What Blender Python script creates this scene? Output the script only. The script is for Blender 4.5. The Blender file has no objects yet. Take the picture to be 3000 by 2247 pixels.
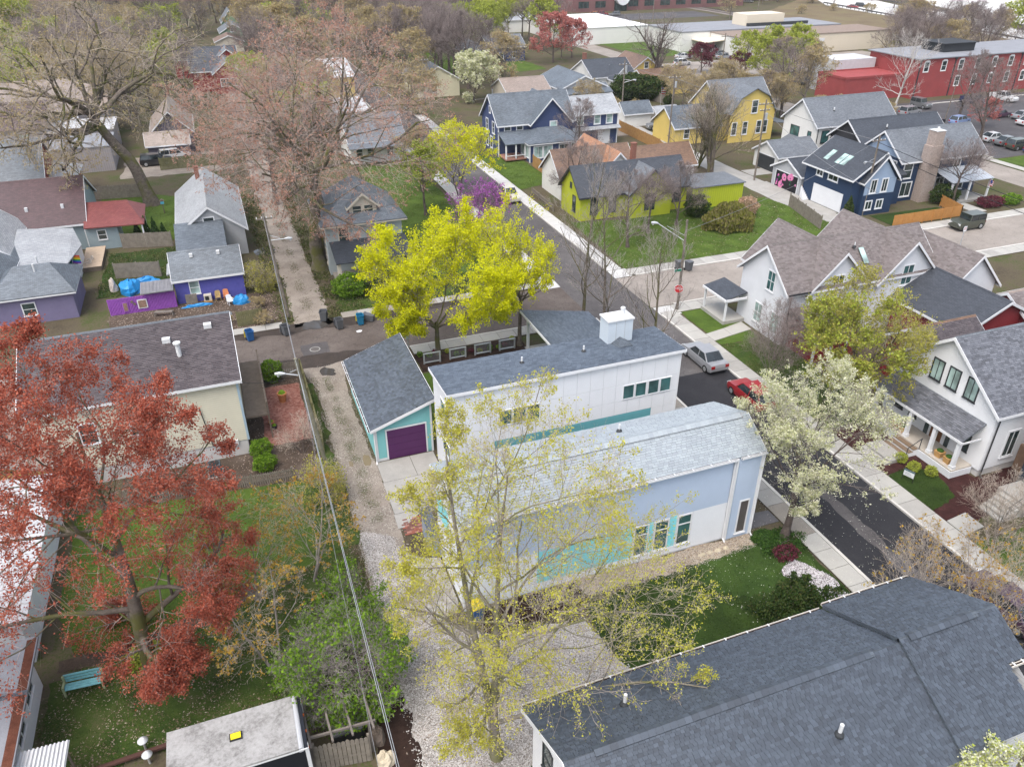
import bpy, math, random
import numpy as np
from mathutils import Matrix, Vector
random.seed(7)
sc = bpy.context.scene
COL = sc.collection
# ---------------------------------------------------------------- camera
YAW, PITCH, ROLL, FPX, CH = math.radians(20.3586), math.radians(30.7856), math.radians(-0.18717), 2279.4, 32.0
PW, PH = 3000, 2247
_f = np.array([math.sin(YAW)*math.cos(PITCH), math.cos(YAW)*math.cos(PITCH), -math.sin(PITCH)])
_r0 = np.array([math.cos(YAW), -math.sin(YAW), 0.0]); _u0 = np.cross(_r0, _f)
_c, _s = math.cos(ROLL), math.sin(ROLL)
_r = _c*_r0+_s*_u0; _u = -_s*_r0+_c*_u0
cam = bpy.data.cameras.new('camera'); camo = bpy.data.objects.new('camera', cam); COL.objects.link(camo)
cam.sensor_fit = 'HORIZONTAL'; cam.sensor_width = 36.0; cam.lens = FPX/PW*36.0
cam.clip_start = 0.5; cam.clip_end = 5000
m = Matrix.Identity(4)
for i in range(3):
    m[i][0], m[i][1], m[i][2] = _r[i], _u[i], -_f[i]
m[2][3] = CH
camo.matrix_world = m
sc.camera = camo
# ---------------------------------------------------------------- world, sun, exposure
SUN_EL, SUN_AZ = math.radians(63), math.radians(232)     # azimuth clockwise from +Y
wd = bpy.data.worlds.new('World'); sc.world = wd; wd.use_nodes = True
nt = wd.node_tree; nt.nodes.clear()
sky = nt.nodes.new('ShaderNodeTexSky'); sky.sky_type = 'NISHITA'; sky.sun_disc = False
sky.sun_elevation = SUN_EL; sky.sun_rotation = SUN_AZ; sky.air_density = 1.2; sky.dust_density = 4.0; sky.ozone_density = 1.0
hs = nt.nodes.new('ShaderNodeHueSaturation'); hs.inputs['Saturation'].default_value = 0.58
bg = nt.nodes.new('ShaderNodeBackground'); bg.inputs['Strength'].default_value = 0.15
wo = nt.nodes.new('ShaderNodeOutputWorld')
nt.links.new(sky.outputs[0], hs.inputs['Color']); nt.links.new(hs.outputs[0], bg.inputs[0]); nt.links.new(bg.outputs[0], wo.inputs[0])
sl = bpy.data.lights.new('sun', 'SUN'); sl.energy = 0.75; sl.angle = math.radians(45); sl.color = (1.0, 0.965, 0.92)
so = bpy.data.objects.new('sun', sl); COL.objects.link(so)
_sd = Vector((math.sin(SUN_AZ)*math.cos(SUN_EL), math.cos(SUN_AZ)*math.cos(SUN_EL), math.sin(SUN_EL)))
so.rotation_euler = _sd.to_track_quat('Z', 'Y').to_euler(); so.location = (0, -40, 120)
vs = sc.view_settings; vs.view_transform = 'Standard'; vs.look = 'None'; vs.exposure = 1.15; vs.gamma = 1.0; vs.use_curve_mapping = False
try:
    sc.cycles.max_bounces = 5; sc.cycles.diffuse_bounces = 3; sc.cycles.glossy_bounces = 2; sc.cycles.transmission_bounces = 3
    sc.cycles.transparent_max_bounces = 4; sc.cycles.caustics_reflective = False; sc.cycles.caustics_refractive = False
except Exception: pass

# ---------------------------------------------------------------- pixel helpers (photo pixels -> rays)
def ray(x, y):
    d = _f*FPX+_r*(x-PW/2)-_u*(y-PH/2); return d/np.linalg.norm(d)
def G(x, y, z=0.0):
    d = ray(x, y); t = (z-CH)/d[2]; return np.array([0, 0, CH])+t*d

# ---------------------------------------------------------------- materials
MATS = {}
def lin(c):
    return tuple(((v/12.92) if v <= 0.04045 else ((v+0.055)/1.055)**2.4) for v in c)
def hexc(h):
    h = h.lstrip('#'); return lin(tuple(int(h[i:i+2], 16)/255 for i in (0, 2, 4)))
def _mat(name):
    mt = bpy.data.materials.new(name); mt.use_nodes = True
    n = mt.node_tree; b = n.nodes['Principled BSDF']; MATS[name] = mt
    return mt, n, b
def node(n, t, **kw):
    x = n.nodes.new(t)
    for k, v in kw.items():
        if k in x.inputs: x.inputs[k].default_value = v
        else: setattr(x, k, v)
    return x
def rgba(c): return (c[0], c[1], c[2], 1.0)
def ramp(n, fac, stops):
    r = n.nodes.new('ShaderNodeValToRGB'); el = r.color_ramp.elements
    el[0].position, el[0].color = stops[0][0], rgba(stops[0][1])
    el[1].position, el[1].color = stops[-1][0], rgba(stops[-1][1])
    for p, c in stops[1:-1]:
        e = el.new(p); e.color = rgba(c)
    n.links.new(fac, r.inputs[0]); return r.outputs[0]
def mix(n, fac, a, b, mode='MIX'):
    x = n.nodes.new('ShaderNodeMix'); x.data_type = 'RGBA'; x.blend_type = mode
    for s, v in ((0, fac), (6, a), (7, b)):
        if hasattr(v, 'links'): n.links.new(v, x.inputs[s])
        else: x.inputs[s].default_value = v if s == 0 else rgba(v)
    return x.outputs[2]
def noise(n, scale, detail=4, rough=0.6, vec=None, out=0):
    x = node(n, 'ShaderNodeTexNoise', Scale=scale, Detail=detail, Roughness=rough)
    if vec is not None: n.links.new(vec, x.inputs['Vector'])
    return x.outputs[out]
def objco(n):
    g = n.nodes.new('ShaderNodeNewGeometry'); return g.outputs['Position']
def bump(n, b, h, strength, dist=0.02):
    x = node(n, 'ShaderNodeBump', Strength=strength, Distance=dist)
    n.links.new(h, x.inputs['Height']); n.links.new(x.outputs[0], b.inputs['Normal'])
def mathn(n, op, a, b=None):
    x = n.nodes.new('ShaderNodeMath'); x.operation = op
    for i, v in enumerate((a, b)):
        if v is None: continue
        if hasattr(v, 'links'): n.links.new(v, x.inputs[i])
        else: x.inputs[i].default_value = v
    return x.outputs[0]
def sc3(c, k): return tuple(min(1, v*k) for v in c)

def M(name, col=(.5, .5, .5), rough=0.7, var=0.10, vscale=1.2, metal=0.0, spec=0.3, fine=0.06):
    """painted / plain surface: two scales of tone noise"""
    if name in MATS: return MATS[name]
    mt, n, b = _mat(name)
    p = objco(n)
    a = noise(n, vscale, 5, .65, p); f = noise(n, 28.0, 3, .6, p)
    c = ramp(n, a, [(0.25, sc3(col, 1-var)), (0.75, sc3(col, 1+var))])
    if fine > 0:
        g = ramp(n, f, [(0.3, (1-fine,)*3), (0.7, (1+fine,)*3)])
        c = mix(n, 1.0, c, g, 'MULTIPLY')
    n.links.new(c, b.inputs['Base Color'])
    b.inputs['Roughness'].default_value = rough; b.inputs['Metallic'].default_value = metal
    b.inputs['Specular IOR Level'].default_value = spec
    return mt
def siding(name, col=(.5,.5,.5), pitch=0.15, var=0.06, vertical=False, dark=0.72):
    """clapboard far enough away that only its shadow lines read"""
    if name in MATS: return MATS[name]
    mt, n, b = _mat(name)
    uv = n.nodes.new('ShaderNodeUVMap'); sx = n.nodes.new('ShaderNodeSeparateXYZ'); n.links.new(uv.outputs[0], sx.inputs[0])
    v = sx.outputs[0 if vertical else 1]
    fr = mathn(n, 'FRACT', mathn(n, 'DIVIDE', v, pitch))
    c0 = ramp(n, noise(n, 0.9, 5, .65, objco(n)), [(0.25, sc3(col, 1-var)), (0.75, sc3(col, 1+var))])
    line = ramp(n, fr, [(0.0, (dark,)*3), (0.10, (dark*1.05,)*3), (0.2, (1, 1, 1))])
    c = mix(n, 1.0, c0, line, 'MULTIPLY'); n.links.new(c, b.inputs['Base Color'])
    b.inputs['Roughness'].default_value = 0.6; b.inputs['Specular IOR Level'].default_value = 0.25
    bump(n, b, mathn(n, 'SUBTRACT', 1.0, fr), 0.5, 0.02)
    return mt
def shingle(name, cols, tw=0.32, th=0.14, stain=0.25, tabs=False):
    """asphalt shingles; tabs=True for roofs whose tabs are real geometry (tone per tab)"""
    if name in MATS: return MATS[name]
    mt, n, b = _mat(name); p = objco(n)
    if tabs:
        g = n.nodes.new('ShaderNodeNewGeometry'); oi = n.nodes.new('ShaderNodeObjectInfo')
        f = mathn(n, 'FRACT', mathn(n, 'ADD', g.outputs['Random Per Island'], oi.outputs['Random']))
        k = len(cols)
        c = ramp(n, f, [(i/(k-1), cols[i]) for i in range(k)])
    else:
        uv = n.nodes.new('ShaderNodeUVMap')
        br = node(n, 'ShaderNodeTexBrick', Scale=1.0)
        n.links.new(uv.outputs[0], br.inputs['Vector'])
        br.inputs['Brick Width'].default_value = tw; br.inputs['Row Height'].default_value = th
        br.inputs['Mortar Size'].default_value = 0.012; br.inputs['Mortar Smooth'].default_value = 0.4; br.inputs['Bias'].default_value = 0.0
        br.inputs['Color1'].default_value = rgba(cols[0]); br.inputs['Color2'].default_value = rgba(cols[-1])
        br.inputs['Mortar'].default_value = rgba(sc3(cols[0], 0.55)); br.offset = 0.5; br.squash = 1.0
        c = br.outputs[0]
        bump(n, b, br.outputs['Fac'], -0.5, 0.02)
    s = ramp(n, noise(n, 0.35, 5, .7, p), [(0.3, (1-stain,)*3), (0.7, (1+stain*.45,)*3)])
    c = mix(n, 1.0, c, s, 'MULTIPLY')
    gr = ramp(n, noise(n, 45, 2, .5, p), [(0.3, (.86,)*3), (0.7, (1.12,)*3)])
    c = mix(n, 1.0, c, gr, 'MULTIPLY')
    n.links.new(c, b.inputs['Base Color']); b.inputs['Roughness'].default_value = 0.48; b.inputs['Specular IOR Level'].default_value = 0.55
    return mt
def ground_mat(name, stops, scale=0.6, fine=14.0, rough=0.95, bstr=0.5, spots=None, spec=0.15, seedv=0.0):
    """earth, grass, gravel: large patches, fine grain and optional coloured specks"""
    if name in MATS: return MATS[name]
    mt, n, b = _mat(name); p = objco(n)
    if seedv:
        mp = node(n, 'ShaderNodeMapping'); mp.inputs['Location'].default_value = (seedv, seedv*2, 0); n.links.new(p, mp.inputs[0]); p = mp.outputs[0]
    a = noise(n, scale, 6, .7, p); f = noise(n, fine, 4, .75, p)
    t = mathn(n, 'ADD', mathn(n, 'MULTIPLY', a, 0.55), mathn(n, 'MULTIPLY', f, 0.45))
    c = ramp(n, t, stops)
    if spots:
        sc_, thr, col = spots
        vo = node(n, 'ShaderNodeTexVoronoi', Scale=sc_); n.links.new(p, vo.inputs['Vector'])
        msk = ramp(n, vo.outputs['Distance'], [(thr*.6, (1, 1, 1)), (thr, (0, 0, 0))])
        pat = ramp(n, noise(n, .5, 3, .6, p), [(.42, (0, 0, 0)), (.6, (1, 1, 1))])
        fm = mix(n, 1.0, msk, pat, 'MULTIPLY')
        sp = n.nodes.new('ShaderNodeSeparateColor'); n.links.new(fm, sp.inputs[0])
        c = mix(n, sp.outputs[0], c, col)
    n.links.new(c, b.inputs['Base Color']); b.inputs['Roughness'].default_value = rough; b.inputs['Specular IOR Level'].default_value = spec
    bump(n, b, f, bstr, 0.05)
    return mt
def pebble_mat(name, cols, scale=18.0, rough=0.9, patch=0.2):
    if name in MATS: return MATS[name]
    mt, n, b = _mat(name); p = objco(n)
    vo = node(n, 'ShaderNodeTexVoronoi', Scale=scale); n.links.new(p, vo.inputs['Vector'])
    sp = n.nodes.new('ShaderNodeSeparateColor'); n.links.new(vo.outputs['Color'], sp.inputs[0])
    k = len(cols)
    c = ramp(n, sp.outputs[0], [(i/(k-1), cols[i]) for i in range(k)])
    g = ramp(n, noise(n, .5, 5, .7, p), [(.3, (1-patch,)*3), (.7, (1+patch*.6,)*3)])
    c = mix(n, 1.0, c, g, 'MULTIPLY')
    n.links.new(c, b.inputs['Base Color']); b.inputs['Roughness'].default_value = rough; b.inputs['Specular IOR Level'].default_value = .2
    bump(n, b, vo.outputs['Distance'], -0.6, 0.03)
    return mt
def leaf_mat(name, cols, trans=0.35):
    if name in MATS: return MATS[name]
    mt, n, b = _mat(name)
    g = n.nodes.new('ShaderNodeNewGeometry'); k = len(cols)
    c = ramp(n, g.outputs['Random Per Island'], [(i/(k-1), cols[i]) for i in range(k)])
    n.links.new(c, b.inputs['Base Color']); b.inputs['Roughness'].default_value = 0.7; b.inputs['Specular IOR Level'].default_value = 0.15
    if trans > 0:
        tr = n.nodes.new('ShaderNodeBsdfTranslucent'); n.links.new(c, tr.inputs[0])
        mx = n.nodes.new('ShaderNodeMixShader'); mx.inputs[0].default_value = trans
        n.links.new(b.outputs[0], mx.inputs[1]); n.links.new(tr.outputs[0], mx.inputs[2])
        n.links.new(mx.outputs[0], n.nodes['Material Output'].inputs[0])
    return mt
def bark_mat(name, c1, c2, moss=None):
    if name in MATS: return MATS[name]
    mt, n, b = _mat(name); p = objco(n)
    c = ramp(n, noise(n, 3.0, 6, .7, p), [(.3, c1), (.7, c2)])
    if moss:
        c = mix(n, ramp1(n, noise(n, .55, 4, .6, p), .46, .62), c, moss)
    n.links.new(c, b.inputs['Base Color']); b.inputs['Roughness'].default_value = .95; b.inputs['Specular IOR Level'].default_value = .1
    bump(n, b, noise(n, 12, 4, .7, p), .7, .04)
    return mt
def ramp1(n, fac, lo, hi):
    r = n.nodes.new('ShaderNodeMapRange'); r.inputs[1].default_value = lo; r.inputs[2].default_value = hi
    n.links.new(fac, r.inputs[0]); return r.outputs[0]
def glass_mat(name, col=(.03, .045, .045), rough=.06):
    if name in MATS: return MATS[name]
    mt, n, b = _mat(name)
    c = ramp(n, noise(n, .8, 2, .5, objco(n)), [(.35, sc3(col, .6)), (.65, sc3(col, 1.6))])
    n.links.new(c, b.inputs['Base Color']); b.inputs['Roughness'].default_value = rough; b.inputs['Specular IOR Level'].default_value = .7
    return mt
def paint(name, col, rough=.28, coat=.4, metal=0.0):
    if name in MATS: return MATS[name]
    mt, n, b = _mat(name)
    c = ramp(n, noise(n, 2.0, 3, .5, objco(n)), [(.3, sc3(col, .93)), (.7, sc3(col, 1.06))])
    n.links.new(c, b.inputs['Base Color']); b.inputs['Roughness'].default_value = rough; b.inputs['Coat Weight'].default_value = coat
    b.inputs['Coat Roughness'].default_value = .1; b.inputs['Metallic'].default_value = metal
    return mt

def inpoly(P, poly):
    x, y = P[:, 0], P[:, 1]; c = np.zeros(len(P), bool); n = len(poly)
    for i in range(n):
        (x0, y0), (x1, y1) = poly[i], poly[(i+1) % n]
        c ^= ((y0 > y) != (y1 > y)) & (x < (x1-x0)*(y-y0)/(y1-y0+1e-12)+x0)
    return c
# ---------------------------------------------------------------- mesh builder
def mesh_from(name, V, F, mats, smooth=False, uv=True, fmat=None):
    me = bpy.data.meshes.new(name)
    me.from_pydata(V, [], F)
    for mt in (mats if isinstance(mats, (list, tuple)) else [mats]):
        if mt: me.materials.append(mt)
    if fmat: me.polygons.foreach_set('material_index', fmat)
    if smooth: me.polygons.foreach_set('use_smooth', [True]*len(F))
    if uv and len(F) < 4000:
        me.update(); l = me.uv_layers.new(name='UVMap')
        co = np.array(V, float)
        for p in me.polygons:
            nn = np.array(p.normal)
            if abs(nn[2]) > 0.98: h = np.array([1., 0, 0]); v = np.array([0, 1., 0])
            else:
                h = np.array([-nn[1], nn[0], 0]); h /= np.linalg.norm(h); v = np.cross(nn, h)
            for li in p.loop_indices:
                q = co[me.loops[li].vertex_index]; l.data[li].uv = (float(q@h), float(q@v))
    return me
def link(name, me, parent=None, loc=None, rotz=0.0):
    o = bpy.data.objects.new(name, me)
    COL.objects.link(o)
    if parent is not None: o.parent = parent
    if loc is not None: o.location = loc
    if rotz: o.rotation_euler = (0, 0, rotz)
    return o
def thing(name, label, cat, loc=(0, 0, 0), rotz=0.0, group=None):
    o = bpy.data.objects.new(name, None); o.empty_display_size = .2
    COL.objects.link(o); o.location = loc; o.rotation_euler = (0, 0, rotz)
    o['label'] = label; o['category'] = cat
    if group: o['group'] = group
    return o
def tag(o, label, cat, group=None):
    o['label'] = label; o['category'] = cat
    if group: o['group'] = group
    return o
def wloc(o):
    v = Vector((0, 0, 0))
    while o is not None: v = v+o.location; o = o.parent
    return v
class MB:
    def __init__(s): s.v = []; s.f = []; s.m = []; s.cm = 0
    def add(s, vs, fs):
        k = len(s.v); s.v += [tuple(map(float, q)) for q in vs]; s.f += [tuple(i+k for i in f) for f in fs]; s.m += [s.cm]*len(fs); return s
    def box(s, x0, x1, y0, y1, z0, z1):
        if x0 > x1: x0, x1 = x1, x0
        if y0 > y1: y0, y1 = y1, y0
        return s.add([(x0, y0, z0), (x1, y0, z0), (x1, y1, z0), (x0, y1, z0), (x0, y0, z1), (x1, y0, z1), (x1, y1, z1), (x0, y1, z1)],
                     [(0, 3, 2, 1), (4, 5, 6, 7), (0, 1, 5, 4), (1, 2, 6, 5), (2, 3, 7, 6), (3, 0, 4, 7)])
    def poly(s, pts): return s.add(pts, [tuple(range(len(pts)))])
    def slab(s, pts, t):
        """planar polygon (ccw seen from outside) with thickness t behind it"""
        P = np.array(pts, float); n = np.cross(P[1]-P[0], P[2]-P[0]); n /= np.linalg.norm(n)
        Q = P-n*t; k = len(P)
        fs = [tuple(range(k)), tuple(range(2*k-1, k-1, -1))]
        for i in range(k):
            j = (i+1) % k; fs.append((i, i+k, j+k, j))
        return s.add(list(P)+list(Q), fs)
    def extrude(s, pts, d):
        """closed polygon pts (3d) pushed by vector d"""
        P = np.array(pts, float); Q = P+np.array(d, float); k = len(P)
        n = np.zeros(3)
        for i in range(k): n += np.cross(P[i], P[(i+1) % k])
        if n@np.array(d, float) > 0: P = P[::-1]; Q = Q[::-1]
        fs = [tuple(range(k)), tuple(range(2*k-1, k-1, -1))]
        for i in range(k):
            j = (i+1) % k; fs.append((i, i+k, j+k, j))
        return s.add(list(P)+list(Q), fs)
    def bar(s, a, b, w, h=None, up=(0, 0, 1)):
        a = np.array(a, float); b = np.array(b, float); h = h or w
        d = b-a; d /= np.linalg.norm(d); u = np.array(up, float)
        if abs(d@u) > .98: u = np.array([1., 0, 0])
        x = np.cross(d, u); x /= np.linalg.norm(x); y = np.cross(x, d)
        V = [p+x*sx*w/2+y*sy*h/2 for p in (a, b) for sx, sy in ((-1, -1), (1, -1), (1, 1), (-1, 1))]
        return s.add(V, [(0, 1, 2, 3), (7, 6, 5, 4), (0, 4, 5, 1), (1, 5, 6, 2), (2, 6, 7, 3), (3, 7, 4, 0)])
    def cyl(s, a, b, r0, r1=None, k=10, cap=True):
        a = np.array(a, float); b = np.array(b, float); r1 = r0 if r1 is None else r1
        d = b-a; d /= np.linalg.norm(d); u = np.array([0, 0, 1.]) if abs(d[2]) < .95 else np.array([1., 0, 0])
        x = np.cross(d, u); x /= np.linalg.norm(x); y = np.cross(d, x)
        V = []
        for p, r in ((a, r0), (b, r1)):
            for i in range(k):
                t = 2*math.pi*i/k; V.append(p+x*math.cos(t)*r+y*math.sin(t)*r)
        F = [(i, (i+1) % k, k+(i+1) % k, k+i) for i in range(k)]
        if cap: F += [tuple(range(k-1, -1, -1)), tuple(range(k, 2*k))]
        return s.add(V, F)
    def tube(s, pts, r, k=6):
        for a, b in zip(pts[:-1], pts[1:]): s.cyl(a, b, r, r, k, True)
        return s
    def lathe(s, c, prof, k=12):
        """prof: list of (r, z); axis vertical at c"""
        V = []; F = []
        for r, z in prof:
            for i in range(k):
                t = 2*math.pi*i/k; V.append((c[0]+r*math.cos(t), c[1]+r*math.sin(t), c[2]+z))
        n = len(prof)
        for j in range(n-1):
            for i in range(k): F.append((j*k+i, j*k+(i+1) % k, (j+1)*k+(i+1) % k, (j+1)*k+i))
        F.append(tuple(range(k-1, -1, -1))); F.append(tuple(range((n-1)*k, n*k)))
        return s.add(V, F)
    def obj(s, name, mat, parent=None, smooth=False, local=False, uv=True):
        V = s.v
        if parent is not None and not local:
            w = wloc(parent); V = [(a-w.x, b-w.y, c-w.z) for a, b, c in V]
        me = mesh_from(name, V, s.f, mat, smooth, uv, s.m if any(s.m) else None)
        return link(name, me, parent)
def struct(name, mb, mat):
    o = mb.obj(name, mat); o['kind'] = 'structure'; return o
def copy_tree(o, parent=None):
    c = o.copy(); COL.objects.link(c)
    if parent is not None: c.parent = parent
    for ch in list(o.children): copy_tree(ch, c)
    return c
# ================================================================ SETTING
WHITE = hexc('#e9eaec'); TRIM = (.78, .79, .80)
PATCHN = [0]
def patch(name, pts, z, mat, jag=0.0, step=0.5, kind=True, seed=1, parent=None):
    rs = np.random.RandomState(seed); P = [np.array(p, float) for p in pts]; out = []
    for i, a in enumerate(P):
        b = P[(i+1) % len(P)]; L = np.linalg.norm(b-a); n = max(1, int(L/step)) if jag else 1
        d = (b-a)/L; nn = np.array([-d[1], d[0]]); w = 0.0
        for k in range(n):
            w = .55*w+rs.normal(0, jag)
            q = a+(b-a)*k/n+(nn*w if 0 < k < n else 0)
            out.append((q[0], q[1], z))
    PATCHN[0] += 1; out = [(a, b, c+PATCHN[0]*.0005) for a, b, c in out]
    bm = MB(); bm.poly(out); o = bm.obj(name, mat, parent, uv=False)
    if kind: o['kind'] = 'structure'
    return o
def rect(x0, x1, y0, y1): return [(x0, y0), (x1, y0), (x1, y1), (x0, y1)]
# --- ground materials
m_ground = ground_mat('ground_rough_grass', [(.30, (.035, .028, .020)), (.42, (.070, .056, .038)), (.50, (.095, .078, .050)), (.57, (.055, .068, .020)), (.66, (.055, .080, .018)), (.78, (.11, .105, .055))], .22, 5.0)
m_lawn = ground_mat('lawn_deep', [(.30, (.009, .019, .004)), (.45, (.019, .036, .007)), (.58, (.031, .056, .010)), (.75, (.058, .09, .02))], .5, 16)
m_lawnb = ground_mat('lawn_bright', [(.28, (.030, .048, .010)), (.45, (.052, .088, .014)), (.60, (.080, .125, .02)), (.76, (.13, .155, .04))], .5, 12, seedv=3.1)
m_lawnp = ground_mat('lawn_petals', [(.30, (.015, .030, .007)), (.45, (.028, .055, .011)), (.60, (.048, .085, .017)), (.75, (.08, .125, .035))], .5, 18, spots=(9.0, .10, (.75, .78, .70)))
m_ivy = ground_mat('ivy_leaf_litter', [(.30, (.012, .022, .006)), (.44, (.030, .055, .010)), (.55, (.055, .085, .016)), (.66, (.11, .09, .055)), (.78, (.22, .17, .13))], .6, 22, seedv=6.3)
m_dirt = ground_mat('bare_dirt', [(.3, (.035, .026, .02)), (.5, (.075, .055, .042)), (.7, (.15, .12, .10))], .5, 12, seedv=9.0)
m_mulch = ground_mat('dark_mulch', [(.3, (.010, .006, .005)), (.5, (.028, .016, .012)), (.7, (.06, .036, .028))], 1.5, 30)
m_redmulch = ground_mat('red_mulch', [(.3, (.014, .006, .006)), (.5, (.042, .016, .015)), (.7, (.085, .035, .032))], 1.5, 30)
m_gravel = pebble_mat('white_gravel', [(.12, .10, .088), (.26, .235, .215), (.38, .355, .335), (.50, .48, .46), (.22, .185, .16)], 24, patch=.42)
m_alley = ground_mat('alley_gravel', [(.28, (.10, .08, .065)), (.42, (.19, .16, .135)), (.55, (.27, .235, .20)), (.68, (.34, .30, .265)), (.8, (.42, .39, .35))], .45, 20, seedv=4.0)
m_alleygrass = ground_mat('alley_grass', [(.34, (.17, .145, .11)), (.44, (.105, .11, .05)), (.54, (.08, .105, .026)), (.62, (.10, .125, .035)), (.70, (.19, .17, .11)), (.8, (.27, .24, .20))], 1.2, 14, seedv=2.0)
m_pebbed = pebble_mat('river_pebbles', [(.10, .085, .08), (.28, .25, .26), (.50, .48, .50), (.66, .62, .64), (.13, .10, .09)], 16)
m_stonebed = pebble_mat('tan_pebbles', [(.16, .11, .075), (.30, .235, .17), (.44, .38, .30), (.22, .16, .12)], 18)
def asphalt(name, stops, crack=.5, seedv=0.0, rough=.85):
    if name in MATS: return MATS[name]
    mt, n, b = _mat(name); p = objco(n)
    mp = node(n, 'ShaderNodeMapping'); mp.inputs['Location'].default_value = (seedv, seedv, 0); n.links.new(p, mp.inputs[0]); p = mp.outputs[0]
    st = node(n, 'ShaderNodeMapping'); st.inputs['Scale'].default_value = (1, 1, 1); n.links.new(p, st.inputs[0])
    t = mathn(n, 'ADD', mathn(n, 'MULTIPLY', noise(n, .16, 6, .7, p), .62), mathn(n, 'MULTIPLY', noise(n, 9, 5, .8, p), .38))
    c = ramp(n, t, stops)
    vo = node(n, 'ShaderNodeTexVoronoi', Scale=.9); vo.feature = 'DISTANCE_TO_EDGE'
    wv = n.nodes.new('ShaderNodeVectorMath'); wv.operation = 'ADD'; n.links.new(p, wv.inputs[0])
    ns = node(n, 'ShaderNodeTexNoise', Scale=1.6, Detail=4); n.links.new(p, ns.inputs['Vector']); n.links.new(ns.outputs['Color'], wv.inputs[1])
    n.links.new(wv.outputs[0], vo.inputs['Vector'])
    line = ramp(n, vo.outputs['Distance'], [(.006, (1-crack,)*3), (.02, (1, 1, 1))])
    c = mix(n, 1.0, c, line, 'MULTIPLY')
    n.links.new(c, b.inputs['Base Color']); b.inputs['Roughness'].default_value = rough; b.inputs['Specular IOR Level'].default_value = .3
    bump(n, b, noise(n, 40, 3, .6, p), .35, .01)
    return mt
m_asph = asphalt('new_asphalt', [(.3, (.014, .014, .018)), (.5, (.022, .022, .026)), (.7, (.040, .040, .045))], .25)
m_asph2 = asphalt('worn_asphalt', [(.3, (.055, .050, .052)), (.5, (.085, .078, .078)), (.7, (.15, .14, .135))], .35, 5)
m_cross = asphalt('muddy_chipseal', [(.28, (.040, .032, .028)), (.45, (.085, .068, .059)), (.58, (.13, .108, .096)), (.74, (.21, .185, .165))], .4, 8)
m_crossr = asphalt('pale_chipseal', [(.28, (.15, .135, .12)), (.5, (.255, .225, .20)), (.72, (.36, .325, .29))], .3, 11)
m_lot = asphalt('parking_lot_asphalt', [(.3, (.045, .042, .046)), (.5, (.07, .066, .07)), (.7, (.11, .105, .11))], .3, 14)
m_mud = ground_mat('wet_mud', [(.3, (.020, .014, .011)), (.5, (.038, .028, .022)), (.7, (.075, .058, .048))], .8, 10, rough=.65, spec=.4)
m_conc = M('concrete_new', (.36, .35, .325), .85, .10, .7, fine=.08)
m_concw = M('concrete_white', (.46, .455, .445), .85, .07, .7, fine=.08)
m_conco = M('concrete_old', (.25, .225, .195), .9, .18, .8, fine=.12)
m_concg = M('concrete_grey', (.31, .30, .28), .9, .14, .8, fine=.10)
m_kerb = M('kerb_concrete', (.50, .48, .45), .9, .12, .9, fine=.1)
m_white_line = M('road_paint', (.74, .74, .73), .7, .12, 2.5)
m_puddle, _n, _b = _mat('puddle_water'); _b.inputs['Base Color'].default_value = (.055, .05, .045, 1); _b.inputs['Roughness'].default_value = .05; _b.inputs['Specular IOR Level'].default_value = .6
m_puddleb, _n, _b = _mat('silty_water'); _b.inputs['Base Color'].default_value = (.20, .16, .10, 1); _b.inputs['Roughness'].default_value = .25

g = MB(); g.poly([(-2500, -400, 0), (2500, -400, 0), (2500, 3000, 0), (-2500, 3000, 0)])
struct('ground', g, m_ground)
# --- roads
patch('road', rect(29.9, 36.1, -30, 46.5), .012, m_asph, 0)
patch('road', rect(29.9, 36.1, 46.5, 420), .012, m_asph2, 0)
patch('road_patch', [(31.9, 16), (33.0, 16), (33.1, 24), (32.9, 31), (32.6, 38), (32.2, 38), (32.3, 30), (32.0, 23)], .018, m_asph2, .12, .4)
patch('road', rect(-70, 29.9, 59.35, 66.75), .012, m_cross, 0)
patch('road', rect(36.1, 103.4, 58.9, 66.3), .012, m_crossr, 0)
patch('road', rect(103.4, 110.0, -20, 330), .012, m_crossr, 0)
patch('road_shoulder', [(-8, 66.1), (4, 65.6), (12, 65.6), (20, 66.2), (24, 66.9), (10, 67.5), (0, 67.6), (-8, 67.2)], .016, m_mud, .12, .5, seed=4)
patch('road_shoulder', [(-6, 59.2), (4, 58.6), (9, 59.0), (12.5, 59.3), (12, 60.2), (4, 61.0), (-6, 60.4)], .016, m_mud, .12, .5, seed=5)
patch('road_patch', rect(3.6, 5.9, 60.9, 62.9), .020, m_asph2, .06, .4)
# --- alley
patch('alley', [(3.55, 12), (6.0, 12), (6.1, 26), (6.2, 36), (6.15, 44), (6.0, 50), (6.3, 56), (7.4, 59.4), (2.9, 59.4), (3.9, 55), (3.75, 45), (3.55, 37), (3.5, 26)], .014, m_alley, .06, .5, seed=2)
patch('alley', [(3.6, 66.6), (7.2, 66.6), (6.9, 80), (6.9, 110), (6.6, 215), (3.6, 215), (3.6, 90)], .014, m_alley, .12, .7, seed=8)
patch('puddle', [(5.45, 43.6), (5.8, 43.5), (6.0, 44.0), (5.95, 44.7), (5.65, 44.9), (5.45, 44.4)], .026, m_puddleb, .02, .15)
patch('puddle', [(4.45, 43.9), (4.7, 43.8), (4.75, 44.4), (4.5, 44.5)], .026, m_puddleb, .02, .15)
patch('puddle', [(4.2, 66.0), (5.6, 65.7), (6.6, 66.0), (6.3, 66.9), (5.4, 67.6), (4.6, 67.4), (4.3, 66.7)], .026, m_puddle, .10, .3)
patch('puddle', [(1.8, 86.5), (3.6, 86.2), (4.0, 87.5), (2.6, 88.6), (1.6, 87.8)], .026, m_puddle, .1, .4)
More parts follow.
